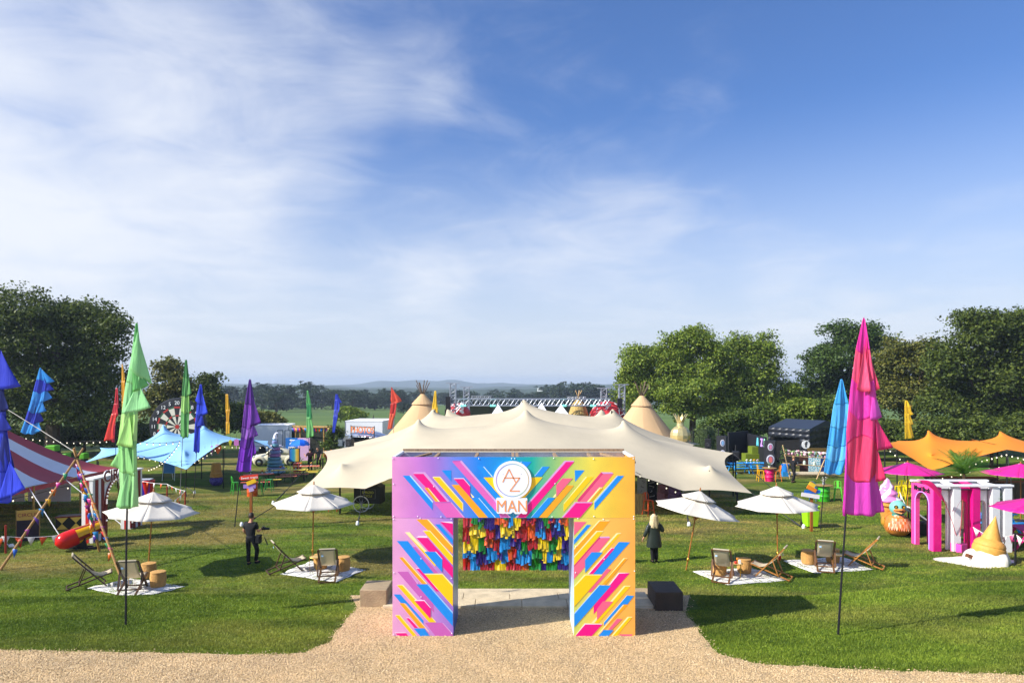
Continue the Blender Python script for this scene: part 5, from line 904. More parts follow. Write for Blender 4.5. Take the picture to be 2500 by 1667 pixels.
# ------------------------------------------------------------------ circus corner
RED, CW = M('b5474f', .6, .06, 2, key='circus_red', tr=.1), M('e6e8ee', .65, .03, 2, key='circus_white', tr=.1)
gz0 = ground_z(-24, 30); EZ = .58; PK = Vector((-26.2, 30.4, 5.1)); ct = thing('circus_tent', 'red and white striped circus marquee at the left edge', 'tent', (-26, 30.4, gz0))
X0, X1, Y0_, Y1_ = -31.2, -21.3, 23.8, 37.0
cor = [Vector((X1, Y0_, EZ)), Vector((X1, Y1_, EZ)), Vector((X0, Y1_, EZ)), Vector((X0, Y0_, EZ))]
for e in range(4):
    a, b = cor[e], cor[(e+1) % 4]; n = 7 if e % 2 == 0 else 5
    for i in range(n):
        p0, p1 = a.lerp(b, i/n), a.lerp(b, (i+1)/n)
        def fn(u, v):
            q = p0.lerp(p1, u); d = q-PK; s = v; z = PK.z+(EZ-PK.z)*(1-(1-s)**1.4); sc = 1-.02*math.sin(PI*u)*v; return Vector((PK.x+d.x*s*sc, PK.y+d.y*s*sc, z))
        MB().grid(fn, 4, 14).build('roof_panel', (CW if (i+e) % 2 == 1 else RED), ct, smooth='all', world=True)
    def vf(u, v): q = a.lerp(b, u); return q+Vector((0, 0, -.02-v*(.17+.05*abs(math.sin(u*n*3*PI)))))
    MB().grid(vf, 60, 2).build('valance', RED, ct, world=True, solid=.006)
    for i in range(4 if e % 2 == 0 else 3): q = a.lerp(b, i/(4 if e % 2 == 0 else 3)); MB().tube([(q.x, q.y, ground_z(q.x, q.y)), (q.x, q.y, EZ)], .05, 8).build('pole', W('a8843c'), ct, world=True)
MB().tube([(PK.x, PK.y, gz0), PK], .07, 8).build('king_pole', W('8a6a3a'), ct, world=True)
for i in range(5):
    y0 = Y0_+i*2.64; MB().box((X0+.1, y0+1.3, EZ-.9), (.03, 2.5, 1.8)).build('wall_panel', CW if i % 2 else RED, ct, world=True)
for xx in (-30, -27.5, -25): MB().box((xx, Y1_-.1, EZ-.9), (2.3, .03, 1.8)).build('wall_panel', CW, ct, world=True)
for a, g in ((P(70, 1189, 30.2), G(150, 1314)), (P(162, 1172, 32), G(300, 1283)), (Vector((X1, 26.2, EZ)), G(28, 1336))):
    MB().tube([a, g], .02, 6).build('guy_webbing', M('c9c9cc', .7), ct, world=True); MB().lathe([(.08, 0), (.1, .06), (.06, .14)], 10, g).build('peg_cover', PEG, ct, world=True, smooth=True)
festoon('warm bulbs hanging under the edge of the circus marquee', [(X1+.05, 25, EZ-.3), (X1+.05, 28.5, EZ-.3), (X1+.05, 32, EZ-.3), (X1+.05, 36, EZ-.3)], 9, .02)
# striped circus doorway: legs, arched header, letters
cx = -16.57; g = ground_z(cx, 28.8); ca = thing('circus_archway', 'red and white striped circus archway with marquee bulbs and raised letters', 'archway', (cx-.25, 28.8, g)); CH = 2.5; REDP, WHP, DRED = col('c8281c', .45), M('eceae6', .5, .03), col('7c1218', .5)
for (ya, yb) in ((27.0, 27.85), (29.7, 30.6)):
    MB().box((cx-.23, (ya+yb)/2, g+CH/2), (.44, yb-ya, CH)).build('leg', WHP, ca, world=True)
    for i, c in enumerate((REDP,)): MB().box((cx-.23, ya-.006, g+CH/2), (.13, .008, CH)).build('stripe', REDP, ca, world=True)
    for k in range(2): MB().box((cx+.003, ya+.25+k*.4, g+CH/2), (.012, .2, CH)).build('stripe', DRED, ca, world=True)
mb = MB(); rad_ = .925; yc = 28.775; zc = g+1.45; pts = [(27.85, g+CH), (27.85, zc)]+[(yc-rad_*math.cos(PI*k/14), zc+rad_*math.sin(PI*k/14)) for k in range(1, 14)]+[(29.7, zc), (29.7, g+CH)]
for k in range(16):
    pass
vs = [Vector((cx-.02, y, z)) for y, z in pts]; hd = MB().prism(vs, (-.4, 0, 0)).build('arch_header', WHP, ca, world=True)
bd = MB(); ring = [(27.85, g+.05), (27.85, zc)]+[(yc-rad_*math.cos(PI*k/20), zc+rad_*math.sin(PI*k/20)) for k in range(1, 20)]+[(29.7, zc), (29.7, g+.05)]
for (a, b) in zip(ring[:-1], ring[1:]): bd.beam((cx+.012, a[0], a[1]), (cx+.012, b[0], b[1]), .16, .03, up=(1, 0, 0))
bd.build('arch_border', DRED, ca, world=True)
bl = None
for k in range(len(ring)*2-2):
    f = k/2; i = int(f); p = Vector((cx+.04, ring[i][0]+(ring[min(i+1, len(ring)-1)][0]-ring[i][0])*(f-i), ring[i][1]+(ring[min(i+1, len(ring)-1)][1]-ring[i][1])*(f-i)))
    if k % 2 == 1 and 1 < i < len(ring)-3: continue
    if bl is None: bl = MB().ball((0, 0, 0), .04, 8, 6).build('bulb', M('f6f2ea', .3, emit=.3, key='bulb_white'), ca, smooth=True); bl.location = p-ca.location
    else: inst('bulb', bl.data, ca, p-ca.location)
for z in (.3, .75, 1.2): inst('bulb', bl.data, ca, Vector((cx+.04, 29.72, g+z))-ca.location)
MB().box((cx-.21, 28.8, g+CH+.03), (.5, 3.65, .06)).build('top_rail', WHP, ca, world=True)
rotx = (PI/2, 0, PI/2); o = text('CIRCUS', .62, WHP, ca, Vector((cx+.03, 28.75, g+CH+.02))-ca.location, rotx, depth=.02, sx=1.05, bold=.03); text('CIRCUS', .62, DRED, ca, Vector((cx+.055, 28.75, g+CH+.02))-ca.location, rotx, depth=.012, sx=1.05, bold=.006)
# cannon
a, b = P(160, 1319, 25.7), P(246, 1284, 26.6); ax_ = (b-a).normalized(); L_ = (b-a).length; base = G(196, 1338); cn = thing('circus_cannon', 'red and yellow circus cannon in front of the striped archway', 'cannon', base)
Mx = Matrix.Translation(a) @ ax_.to_track_quat('Z', 'Y').to_matrix().to_4x4()
MB().lathe([(.02, -.36), (.06, -.34), (.2, -.28), (.3, -.14), (.325, .0), (.32, .3), (.315, .36)], 24, Mx=Mx).build('muzzle_cap', col('d3201c', .2), cn, smooth=True, world=True)
def seg(c, k, n):
    def fn(u, v): an = 2*PI*(k+u)/n; r = .315-.075*v; return Mx @ Vector((r*math.cos(an), r*math.sin(an), .36+(L_-.36)*v))
    MB().grid(fn, 4, 6).build('barrel_stripe', c, cn, smooth='all', world=True)
for k in range(12): seg(col('f3b310', .25) if k % 3 else col('8a1a14', .3), k, 12)
MB().lathe([(.24, L_-.02), (.25, L_), (.2, L_+.01), (.02, L_-.03)], 24, Mx=Mx).build('barrel_rim', col('f3b310', .25), cn, smooth=True, world=True)
mid = a.lerp(b, .4)
for s in (-1, 1): off = Vector((-ax_.y, ax_.x, 0)).normalized()*s*.2; MB().prism([mid+off+Vector((-.12, 0, -.1)), mid+off+Vector((.12, 0, -.1)), mid+off+Vector((.2, 0, -(mid.z-base.z)+.06)), mid+off+Vector((-.2, 0, -(mid.z-base.z)+.06))], (0, .05, 0)).build('cradle', BLACK, cn, world=True); MB().beam(base+off+Vector((-.55, 0, .04)), base+off+Vector((.55, 0, .04)), .08, .08).build('skid', BLACK, cn, world=True)
# tripod of bamboo with pennants
ap = P(187, 1118, 24.2); tp = thing('bamboo_tripod', 'bamboo tripod wound with rainbow pennants beside the circus tent', 'tripod', (ap.x, ap.y, ground_z(ap.x, ap.y))); PC = ['1c5fd0', 'e63a9a', 'f2b818', '5a2aa8', 'e8302a', '2f9a5a', 'f0701c', '1f8fd8', '9a1f7a']
for i, (f, k) in enumerate(((G(0, 1392), 9), (G(243, 1346), 18), (G(293, 1403), 17))):
    d = (ap-f).normalized(); MB().tube([f, ap+d*.4], [.045, .035], 8).build('bamboo_pole', W('a87c42', .5), tp, world=True, smooth=True)
    for q in range(k):
        fr = (.18+.78*q/k)+R.uniform(-.02, .02); p = f.lerp(ap, fr)+Vector((R.uniform(-.02, .06), -.05, 0)); pennant(tp, p, (R.choice((.8, 1)), .2, R.uniform(-.6, .2)), R.uniform(.24, .34), R.uniform(.16, .22), PC[(q*4+i*3) % 9], R.uniform(-.5, .7))
MB().tube([ap+Vector((.08*math.cos(k), .08*math.sin(k), .02*k-.08)) for k in range(10)], .02, 5).build('lashing', BLACK, tp, world=True)
OW = ['f4f2ee', 'f0601c']
bunting('white and orange bunting strung before the circus tent', [P(-40, 1318, 25.5), P(14, 1309, 25.5), P(150, 1305, 26.6)], OW, 9, .34, .26, [(P(14, 1309, 25.5), 1.05)], sag=.07)
bunting('white and orange bunting right of the circus archway', [P(335, 1172, 37.5), P(408, 1181, 36.5), P(452, 1198, 34.5), P(425, 1222, 33)], OW, 13, .3, .17, [(P(408, 1181, 36.5), .95), (P(452, 1198, 34.5), .95), (P(438, 1217, 33.5), .6)], sag=.04)
# board, crate, bin, box
p = G(68, 1320); sg = thing('circus_sign_board', 'tall painted circus sign board leaning under the marquee', 'sign', p, rad(25)); MB().prism([(-.38, 0, 0), (.38, 0, 0), (.38, 0, 1.2), (-.38, 0, 1.2)], (0, .04, 0)).build('board', M('2a1a2a', .6, .5, 4), sg); MB().prism([(-.38, -.012, .85), (.38, -.012, .85), (.38, -.012, 1.25), (-.38, -.012, 1.25)], (0, .01, 0)).build('title_panel', col('c9a04a', .6), sg); text('CIRCUS', .2, col('8a1a2a', .5), sg, (0, -.018, 1.05), depth=.003); MB().beam((0, .05, 1.1), (0, .5, .02), .03, .03).build('back_stay', W('6b4a2a'), sg)
for s in (-1, 1): MB().beam((s*.39, .01, 0), (s*.39, .01, 1.26), .03, .05).build('frame', W('8a6a3a'), sg)
p = G(162, 1294)+Vector((0, .3, 0)); cr = thing('painted_crate', 'black crate with yellow triangles under the circus marquee', 'crate', p, rad(20)); MB().box((0, 0, .3), (1.0, .6, .6)).build('box', M('17120f', .6), cr); fr_ = col('6a1418', .5)
for z in (.02, .58): MB().box((0, -.305, z), (1.04, .02, .05)).build('frame', fr_, cr)
for k in range(2):
    xm = -.26+.52*k
    for s in (-1, 1): MB().prism([(xm-.22, -.303, .3+s*.25), (xm+.22, -.303, .3+s*.25), (xm, -.303, .3)], (0, -.006, 0)).build('triangle', col('d8b04a', .5), cr)
p = G(361, 1208); bn = thing('litter_bin', 'red round litter bin behind the circus archway', 'bin', p); MB().lathe([(.3, 0), (.34, .6), (.36, .75), (.37, .78)], 20).build('body', col('c8241a', .4), bn, smooth=True); MB().lathe([(.37, .78), (.39, .8), (.36, .86), (.2, .9)], 20).build('lid', col('c8241a', .4), bn, smooth=True)
p = GX(356, 39.5); bx_ = thing('display_counter', 'blue and purple display counter behind the red bin', 'counter', p, rad(8)); MB().box((0, 0, .45), (.6, .5, .9)).build('body', mat_ramp('counter_print', [(p.x-.3, '1a2ac0'), (p.x, '3a2ac0'), (p.x+.3, '8a2090')], 0), bx_, bevel=.02); MB().box((0, 0, .92), (.64, .54, .04)).build('counter_top', col('b8bcc8', .4), bx_)
p = GX(412, 46); ed = thing('menu_easel', 'blue menu board on a white easel under the blue tent', 'easel', p, rad(5)); MB().prism([(-.35, 0, .5), (.35, 0, .5), (.35, .2, 1.6), (-.35, .2, 1.6)], (0, .03, 0)).build('board', col('3a7ab8', .5), ed)
for s in (-1, 1): MB().beam((s*.4, -.08, 0), (s*.36, .22, 1.65), .03, .03).build('leg', WHITE, ed)
MB().beam((0, .7, 0), (0, .22, 1.6), .03, .03).build('leg', WHITE, ed)
festoon('dark festoon cable drooping in front of the blue tent', [P(335, 1077, 40.5), P(441, 1076, 40), P(404, 1122, 40.4), P(360, 1145, 41)], 20, .04)
festoon('festoon bulbs strung between the big dark tree and the lime flag', [P(55, 1066, 42), P(180, 1078, 43), P(300, 1071, 43)], 15, .012)
festoon('bulbs under the left edge of the blue tent', [P(286, 1112, 42.4), P(345, 1112, 42), P(400, 1124, 41.5)], 8, .03)
festoon('bulbs along the right edge of the blue tent', [P(470, 1128, 41.5), P(540, 1086, 42.6), P(660, 1088, 45)], 14, .02)
MB_o = MB().tube([P(8, 993, 33), P(100, 1050, 29), P(187, 1106, 24.4)], .014, 5).build('guy_rope', M('a9a49a', .8), None); tag(MB_o, 'long rope running from the marquee down to the bamboo tripod', 'rope')
# inflatable dartboard
c = P(435, 1041, 56); rD = 2.25; g = ground_z(c.x, c.y); dt = thing('giant_dartboard', 'giant inflatable black dartboard with white numbers behind the blue tent', 'dartboard', (c.x, c.y, g)); rot = Matrix.Translation((0, 0, c.z-g)) @ Matrix.Rotation(PI/2, 4, 'X')
MB().lathe([(.01, -.35), (rD*.9, -.35), (rD*1.03, -.15), (rD*1.05, 0), (rD*1.03, .12), (rD*.95, .16), (.01, .15)], 40, Mx=rot).build('backing', M('14161c', .45), dt, smooth=True); MB().box((0, .2, .3), (2.6, 1.6, .6)).build('base', M('14161c', .5), dt, bevel=.1)
for k in range(20):
    a0, a1 = 2*PI*(k-.5)/20, 2*PI*(k+.5)/20; dark = k % 2 == 0
    for r0, r1, cc in ((.08, .38, 'e'), (.38, .43, 'r'), (.43, .68, 'e'), (.68, .74, 'r')):
        mc = (col('1a1c20', .6) if dark else col('d9d4c0', .6)) if cc == 'e' else (col('b02a24', .6) if dark else col('2a5a3a', .6))
        MB().prism([(r*rD*math.sin(a), -.17, c.z-g+r*rD*math.cos(a)) for r, a in ((r0, a0), (r1, a0), (r1, a1), (r0, a1))], (0, -.01, 0)).build('segment', mc, dt)
    nn = (20, 1, 18, 4, 13, 6, 10, 15, 2, 17, 3, 19, 7, 16, 8, 11, 14, 9, 12, 5)[k]; an = 2*PI*k/20; text(str(nn), .42, WHITE, dt, (rD*.86*math.sin(an), -.19, c.z-g+rD*.86*math.cos(an)), name='number', depth=.01)
MB().lathe([(.01, 0), (.17, 0), (.17, .19), (.01, .19)], 20, Mx=rot).build('bullseye', col('b02a24', .6), dt)
# sweets area
for px, py, c, lb, rz in ((575, 1207, '3fae3a', 'green bar stool farthest left, beside the purple flag pole', -50), (657, 1199, '2f8f38', 'green backless bar stool right of the treats signpost', 0), (632, 1209, '3aa03c', 'green bar stool half hidden behind the treats signpost', 30)): make_bar_stool(c, lb, G(px, py), rad(rz), 'green bar stools by the orange drum', back=(px != 657))
make_drum('d4551c', 'orange oil drum table behind the treats signpost', G(616, 1211), None); make_drum('d8481a', 'orange red oil drum beside the cream car', GX(726, 50), None)
signpost('signpost with red board reading sweet treats behind the photographer', G(613, 1293), 1.95, [('d8361c', 588, 1167, 630, 1163, .2, '<Sweet treats'), ('e8b818', 602, 1181, 624, 1172, .17, None), ('9a78c0', 594, 1187, 624, 1187, .17, None), ('b8a0cc', 608, 1197, 619, 1193, .15, None)])
BS, BT_ = 'trestle benches by the cream tent', 'trestle tables by the cream tent'
def wp(px, Y): return ((px-CX)/F*Y, Y, 0)
make_beer_set('trestle_table', 'e0705c', 'salmon pink trestle table with vases nearest the green stools', wp(594, 43.4), wp(668, 44.2), .76, .6, BT_); make_beer_set('trestle_table', 'e8c83a', 'yellow trestle table in the middle of the bench rows', wp(668, 46.2), wp(752, 46.6), .76, .6, BT_); make_beer_set('trestle_table', 'e47a5c', 'salmon pink trestle table farthest back, beside the orange drum', wp(714, 48.6), wp(780, 48.9), .76, .6, BT_)
for c, a, Ya, b, Yb, lb in (('e0785c', 672, 45.0, 725, 45.4, 'salmon bench at the end of the pink table'), ('e8cf4a', 631, 43.4, 687, 43.6, 'yellow bench in front of the pink table'), ('d86a52', 588, 42.0, 660, 42.3, 'salmon bench just behind the treats signpost'), ('e0785c', 684, 46.2, 754, 46.6, 'salmon bench in front of the yellow table'), ('ecd04a', 706, 47.3, 776, 47.6, 'yellow bench behind the yellow table'), ('e8c83a', 738, 48.2, 778, 48.4, 'yellow bench against the cream tent edge')): make_beer_set('trestle_bench', c, lb, wp(a, Ya), wp(b, Yb), .46, .27, BS)
def vase(px, Y, h0, c, label, g='small flower vases on the tables'):
    X = (px-CX)/F*Y; z = ground_z(X, Y)+h0; t = thing('flower_vase', label, 'vase', (X, Y, z), 0, g); MB().lathe([(.035, 0), (.045, .05), (.025, .12), (.03, .14)], 8).build('jar', M('c8d4d8', .2), t, smooth=True)
    for k in range(5): a = k*1.3; MB().ball((.05*math.cos(a), .05*math.sin(a), .2+.03*math.sin(k*2)), .038, 6, 4).build('bloom', col(c, .7), t, smooth=True)
    MB().lathe([(.02, .1), (.05, .17), (.01, .2)], 6).build('leaves', col('3a6a2a', .7), t)
for i, (px, Y, c) in enumerate(((612, 43.6, 'e8e2da'), (640, 43.9, 'f0a03a'), (652, 44, 'e8dcb8'), (664, 44.1, 'd8d8a0'), (685, 46.3, 'f0803a'), (699, 46.4, 'f2c43a'), (722, 46.5, 'f0b03a'), (735, 48.7, 'f0a83a'), (760, 48.8, 'f2c86a'))): vase(px, Y, .775, c, ('jar of %s flowers, %s of the row on the %s table' % (('white', 'orange', 'cream', 'pale', 'orange', 'yellow', 'amber', 'amber', 'pale')[i], ('first', 'second', 'third', 'last', 'first', 'second', 'third', 'first', 'second')[i], ('nearest salmon',)*4+('yellow',)*3+('farthest salmon',)*2) if False else ['white flowers in a jar at the left end of the nearest salmon table', 'orange flowers in a jar on the nearest salmon table', 'cream flowers in a jar next to the orange ones on the salmon table', 'pale green flowers in a jar at the right end of the nearest salmon table', 'orange flowers in a jar at the left end of the yellow table', 'yellow flowers in a jar on the yellow table', 'amber flowers in a jar at the right of the yellow table', 'amber flowers in a jar on the farthest salmon table', 'pale flowers in a jar at the right of the farthest salmon table'][i]))
# upturned giant cone and swirl
p = G(528, 1184); ic = thing('ice_cream_prop', 'giant upturned cone with purple scoop standing in the blue tent shade', 'ice cream prop', p, 0, 'giant ice cream props'); mb = MB()
for k in range(46):
    a = k*2.4; z = .05+.5*(k/46); r = .36*math.sin(.35+2.5*(k/46)) ; mb.ball((r*math.cos(a)*.8, r*math.sin(a)*.8, z), .14, 8, 6)
mb.build('scoop', col('4a3a8c', .35), ic, smooth=True); MB().lathe([(.36, .52), (.40, .56), (.40, .62), (.36, .66), (.37, .78), (.33, .82), (.27, 1.4), (.25, 1.42)], 20).build('cone', M('c0883a', .6, .15, 8), ic, smooth=True)
p = GX(672, 50.5); sw = thing('ice_cream_prop', 'tall pastel blue swirl ice cream prop in front of the cream car', 'ice cream prop', p, 0, 'giant ice cream props'); SWM = [col(c, .35) for c in ('7fb4c8', '8f9ccc', '6aa0b0', 'b07ab0')]
for k in range(11):
    z = .05+k*.24; r = .70*(1-k/12.5); MB().lathe([(r*.7, 0), (r*1.0, .05), (r*1.03, .13), (r*.95, .22), (r*.6, .26)], 18, (.05*math.sin(k*1.1), .05*math.cos(k*1.1), z), Mx=None).build('swirl_layer', SWM[(0, 1, 2, 0, 2, 3, 1, 3, 2, 1, 0)[k]], sw, smooth=True)
MB().tube([(0, 0, 2.6), (.02, 0, 2.85), (.08, 0, 3.0), (.2, 0, 3.02), (.24, 0, 2.93)], [.2, .13, .09, .06, .03], 8).build('swirl_tip', M('e6e4ea', .4), sw, smooth=True)
# cut-out treats hanging under the tent
for px, py, c, sh, lb in ((532, 1093, 'e8641c', 'scoop', 'orange ice cream cut-out hanging from the blue tent'), (517, 1098, 'c86ab0', 'lolly', 'slim pink lolly cut-out hanging from the blue tent'), (562, 1081, 'c8c02a', 'cone', 'yellow cone cut-out hanging from the blue tent'), (577, 1081, 'c070b4', 'block', 'wide pink lolly cut-out hanging from the blue tent'), (500, 1111, '9a8ad0', 'glass', 'lilac sundae glass cut-out hanging from the blue tent')):
    Y = 42.6; s = Y/F; a = P(px, py, Y); t = thing('hanging_cutout', lb, 'decoration', a, 0, 'treat cut-outs under the blue tent'); w = 7*s
    if sh == 'scoop': pts = [(1.3*w*math.cos(q*PI/8), 1.2*w*math.sin(q*PI/8)) for q in range(0, 9)]+[(-.3*w, -1.9*w), (0, -2.2*w), (.4*w, -1.7*w)]
    elif sh == 'lolly': pts = [(-.35*w, -1*w), (.35*w, -1*w), (.38*w, 1.2*w), (0, 1.5*w), (-.38*w, 1.2*w)]
    elif sh == 'cone': pts = [(.6*w*math.cos(q*PI/6), .5*w+.6*w*math.sin(q*PI/6)) for q in range(7)]+[(.1*w, -1.8*w), (-.1*w, -1.8*w)]
    elif sh == 'block': pts = [(-.8*w, -.9*w), (.8*w, -.9*w), (.85*w, 1*w), (.5*w, 1.3*w), (-.5*w, 1.3*w), (-.85*w, 1*w)]
    else: pts = [(-.7*w, 1.3*w), (.7*w, 1.3*w), (.6*w, .2*w), (.12*w, -.6*w), (.15*w, -1.4*w), (.4*w, -1.6*w), (-.4*w, -1.6*w), (-.15*w, -1.4*w), (-.12*w, -.6*w), (-.6*w, .2*w)]
    MB().prism([(x, 0, z) for x, z in pts], (0, .03, 0)).build('cutout', col(c, .5), t); MB().tube([(0, .01, 1.2*w), (0, .01, 1.2*w+.35)], .006, 4).build('cord', BLACK, t)
    if sh in ('lolly', 'block'): MB().box((0, .015, -1.5*w), (.22*w, .03, 1.1*w)).build('stick', M('d8b0c8', .6), t)
for px, py, w, lb in ((129, 1093, 24, 'larger lime green block seat under the big dark tree'), (162, 1113, 12, 'small lime green block seat nearer the circus tent'), (206, 1112, 12, 'small lime green block seat left of the blue tent')):
    Y = 50; s = Y/F; q = P(px, py+7, Y); t = thing('block_seat', lb, 'seat', (q.x, q.y, ground_z(q.x, q.y)), 0, 'lime green block seats under the trees'); zz = q.z-t.location.z; MB().box((0, 0, zz/2-.02), (w*s*.8, .5, max(.1, zz-.04))).build('plinth', M('1a1f16', .8), t); MB().box((0, 0, zz+.2), (w*s, .6, .42)).build('cushion', col('5aa81a', .5), t, bevel=.06); MB().box((-w*s*.65, .1, zz+.15), (w*s*.35, .5, .3)).build('arm_cushion', col('4a9816', .5), t, bevel=.05)
# drinks cart under the cream tent
p = G(905, 1246); dc = thing('drinks_cart', 'black drinks cart with white spoked wheel under the cream tent', 'cart', p, rad(-6)); MB().prism([(-.75, -.4, .42), (.62, -.4, .42), (.62, -.4, 1.25), (.3, -.4, 1.42), (-.2, -.4, 1.42), (-.62, -.4, 1.34), (-.75, -.4, 1.2)], (0, .85, 0)).build('box', M('141416', .5), dc)
for s in (-1, 1):
    wl = MB().tube([(-.35+.4*math.cos(2*PI*k/28), -.47 if s < 0 else .52, .40+.4*math.sin(2*PI*k/28)) for k in range(29)], .025, 6).build('wheel', M('e8e8e6', .5), dc, smooth=True); sp_ = MB()
    for k in range(10): sp_.tube([(-.35, -.47 if s < 0 else .52, .40), (-.35+.39*math.cos(2*PI*k/10), -.47 if s < 0 else .52, .40+.39*math.sin(2*PI*k/10))], .006, 4)
    sp_.build('spokes', STEEL, wl)
for x in (-.6, .45): MB().beam((x, -.38, 1.3), (x, -.38, 1.75), .03, .03).build('awning_post', DARK, dc)
for k in range(8): MB().box((-.58+k*.165, -.42, 1.72), (.16, .08, .2)).build('awning_stripe', M('d8d8c0', .6) if k % 2 else M('1c1c20', .6), dc)
GL_ = col('c8c83a', .5); text('SPRIZIO', .17, GL_, dc, (-.02, -.404, .98), depth=.002); text('CYCLE', .15, GL_, dc, (-.02, -.404, .8), depth=.002)
for a, b in (((-.4, 1.15), (.36, 1.15)), ((.36, 1.15), (.36, .68)), ((.36, .68), (-.4, .68)), ((-.4, .68), (-.4, 1.15))): MB().beam((a[0], -.403, a[1]), (b[0], -.403, b[1]), .012, .006).build('trim_line', M('8a8a80', .5), dc)
make_bar_stool('b5482a', 'dark stool with bottles at the left end of the drinks cart', GX(815, 34.6), 0, 'stools under the cream tent', back=False)
# ------------------------------------------------------------------ right lawn: pink shack, props, parasols
HOT, PINKL, PW = col('e80f84', .4), col('f04a9c', .4), M('eeeceb', .5, .03)
gS = ground_z(17, 26.3); sh = thing('pink_shack', 'pink and white arcaded shack with flat roof on the right lawn', 'kiosk', (17.3, 26.4, gS)); SX0, SX1, SY0, SY1, SH = 15.88, 18.82, 25.7, 27.15, 2.44
def arch_panel(x0, x1, y, z0, z1, mat, nm, dep, o0, o1, zs, dirx=True):
    """wall panel with a round-headed opening from o0 to o1 springing at height zs"""
    r = (o1-o0)/2; c = (o0+o1)/2; n = 12; arc = [(c-r*math.cos(PI*k/n), zs+r*math.sin(PI*k/n)) for k in range(n+1)]
    mb = MB(); pt = (lambda a, z: Vector((a, y, z))) if dirx else (lambda a, z: Vector((y, a, z))); off = Vector((0, dep, 0)) if dirx else Vector((dep, 0, 0))
    top = [(x0, z1)]+[(x0+(x1-x0)*(k+.5)/(n), z1) for k in range(n-1)]+[(x1, z1)]
    F0 = [pt(*p) for p in arc]; F1 = [pt(*p) for p in top]
    for fr in (Vector((0, 0, 0)), off):
        b = len(mb.v); mb.v += [p+fr for p in F0]+[p+fr for p in F1]; m = n+1
        mb.f += [(b+k, b+k+1, b+m+k+1, b+m+k) for k in range(n)]; q = len(mb.v); mb.v += [pt(x0, z0)+fr, pt(o0, z0)+fr, pt(o1, z0)+fr, pt(x1, z0)+fr]
        mb.f += [(q, q+1, b, b+m), (q+2, q+3, b+m+n, b+n)]
    m2 = 2*(n+1)+4
    mb.f += [(k, k+1, m2+k+1, m2+k) for k in range(n)]; q = 2*(n+1); mb.f += [(q+1, 0, m2, m2+q+1), (q+2, n, m2+n, m2+q+2), (n+1, 2*n+1, m2+2*n+1, m2+n+1), (q, n+1, m2+n+1, m2+q), (q+3, 2*n+1, m2+2*n+1, m2+q+3)]
    return mb.build(nm, mat, sh, world=True)
bw = (SX1-SX0)/4
for k in range(4):
    xa = SX0+k*bw; xb = xa+bw; cm = HOT if k % 2 == 0 else PW; cp = HOT if k % 2 == 0 else PW; cn_ = PW if k % 2 == 0 else HOT
    MB().prism([(xa, SY0, gS+.03), (xa+.30, SY0+.02, gS+.03), (xa+.30, SY0+.45, gS+.03), (xa+.06, SY0+.42, gS+.03)], (0, 0, SH-.03)).build('pillar', cp, sh, world=True, bevel=.006)
    if k < 3: arch_panel(xa+.30, xb+.0, SY0+.30, gS+.03, gS+SH, cn_, 'arch_panel', .12, xa+.36, xb-.04, gS+1.75)
    arch_panel(xa+.02, xb-.02, SY1-.1, gS+.03, gS+SH, cm, 'rear_arch_panel', .1, xa+.12, xb-.12, gS+1.75)
    MB().beam((xa+.1, SY0+.1, gS+SH+.02), (xa+.5, SY1-.1, gS+SH+.02), .3, .04).build('roof_slat', PW if k % 2 else HOT, sh, world=True)
MB().box((SX1-.14, SY0+.2, gS+SH/2), (.28, .42, SH)).build('pillar', PW, sh, world=True)
arch_panel(SY0+.05, SY1, SX0, gS+.02, gS+SH, PINKL, 'end_arch', .16, SY0+.32, SY1-.28, gS+1.72, False); arch_panel(SY0+.05, SY1, SX0-.008, gS+.02, gS+SH-.3, M('a06ae0', .4), 'arch_trim', .006, SY0+.30, SY1-.26, gS+1.72, False) if False else None
arch_panel(SY0+.05, SY1, SX1-.01, gS+.02, gS+SH, PW, 'end_arch', -.14, SY0+.45, SY1-.28, gS+1.72, False)
MB().box(((SX0+SX1)/2, SY0+.06, gS+SH+.07), (SX1-SX0+.1, .2, .07)).build('fascia', PW, sh, world=True); MB().box(((SX0+SX1)/2, SY1-.06, gS+SH+.07), (SX1-SX0+.1, .16, .07)).build('fascia', PW, sh, world=True)
MB().box(((SX0+SX1)/2, (SY0+SY1)/2, gS+SH-.10), (SX1-SX0-.1, SY1-SY0-.3, .03)).build('roof_sheet', M('3a4056', .5), sh, world=True)
tr_ = MB(); yy = [SY0+.32]+[SY0+.32] ; rr_ = (SY1-.28-SY0-.32)/2; yc_ = (SY0+.32+SY1-.28)/2; loop = [(SY0+.30, gS+.05), (SY0+.30, gS+1.72)]+[(yc_-(rr_+.02)*math.cos(PI*k/14), gS+1.72+(rr_+.02)*math.sin(PI*k/14)) for k in range(1, 14)]+[(SY1-.26, gS+1.72), (SY1-.26, gS+.05)]
for a, b in zip(loop[:-1], loop[1:]): tr_.beam((SX0-.008, a[0], a[1]), (SX0-.008, b[0], b[1]), .025, .02, up=(1, 0, 0))
tr_.build('neon_trim', M('b59af2', .3, emit=.35, key='neon'), sh, world=True)
text('Miami Shack', .24, BLACK, sh, Vector((SX0-.012, (SY0+SY1)/2+.02, gS+SH-.17))-sh.location, (PI/2, 0, -PI/2), depth=.006, sx=.85, bold=.012)
p = G(2341, 1346); pl = thing('planter', 'square pink planter in front of the pink shack', 'planter', p, rad(28)); MB().prism([(-.2, -.2, 0), (.2, -.2, 0), (.2, .2, 0), (-.2, .2, 0)], (0, 0, .32)).build('box', col('ee4fb0', .45), pl, bevel=.01); MB().box((0, 0, .325), (.36, .36, .02)).build('soil', M('6a2a52', .8), pl)
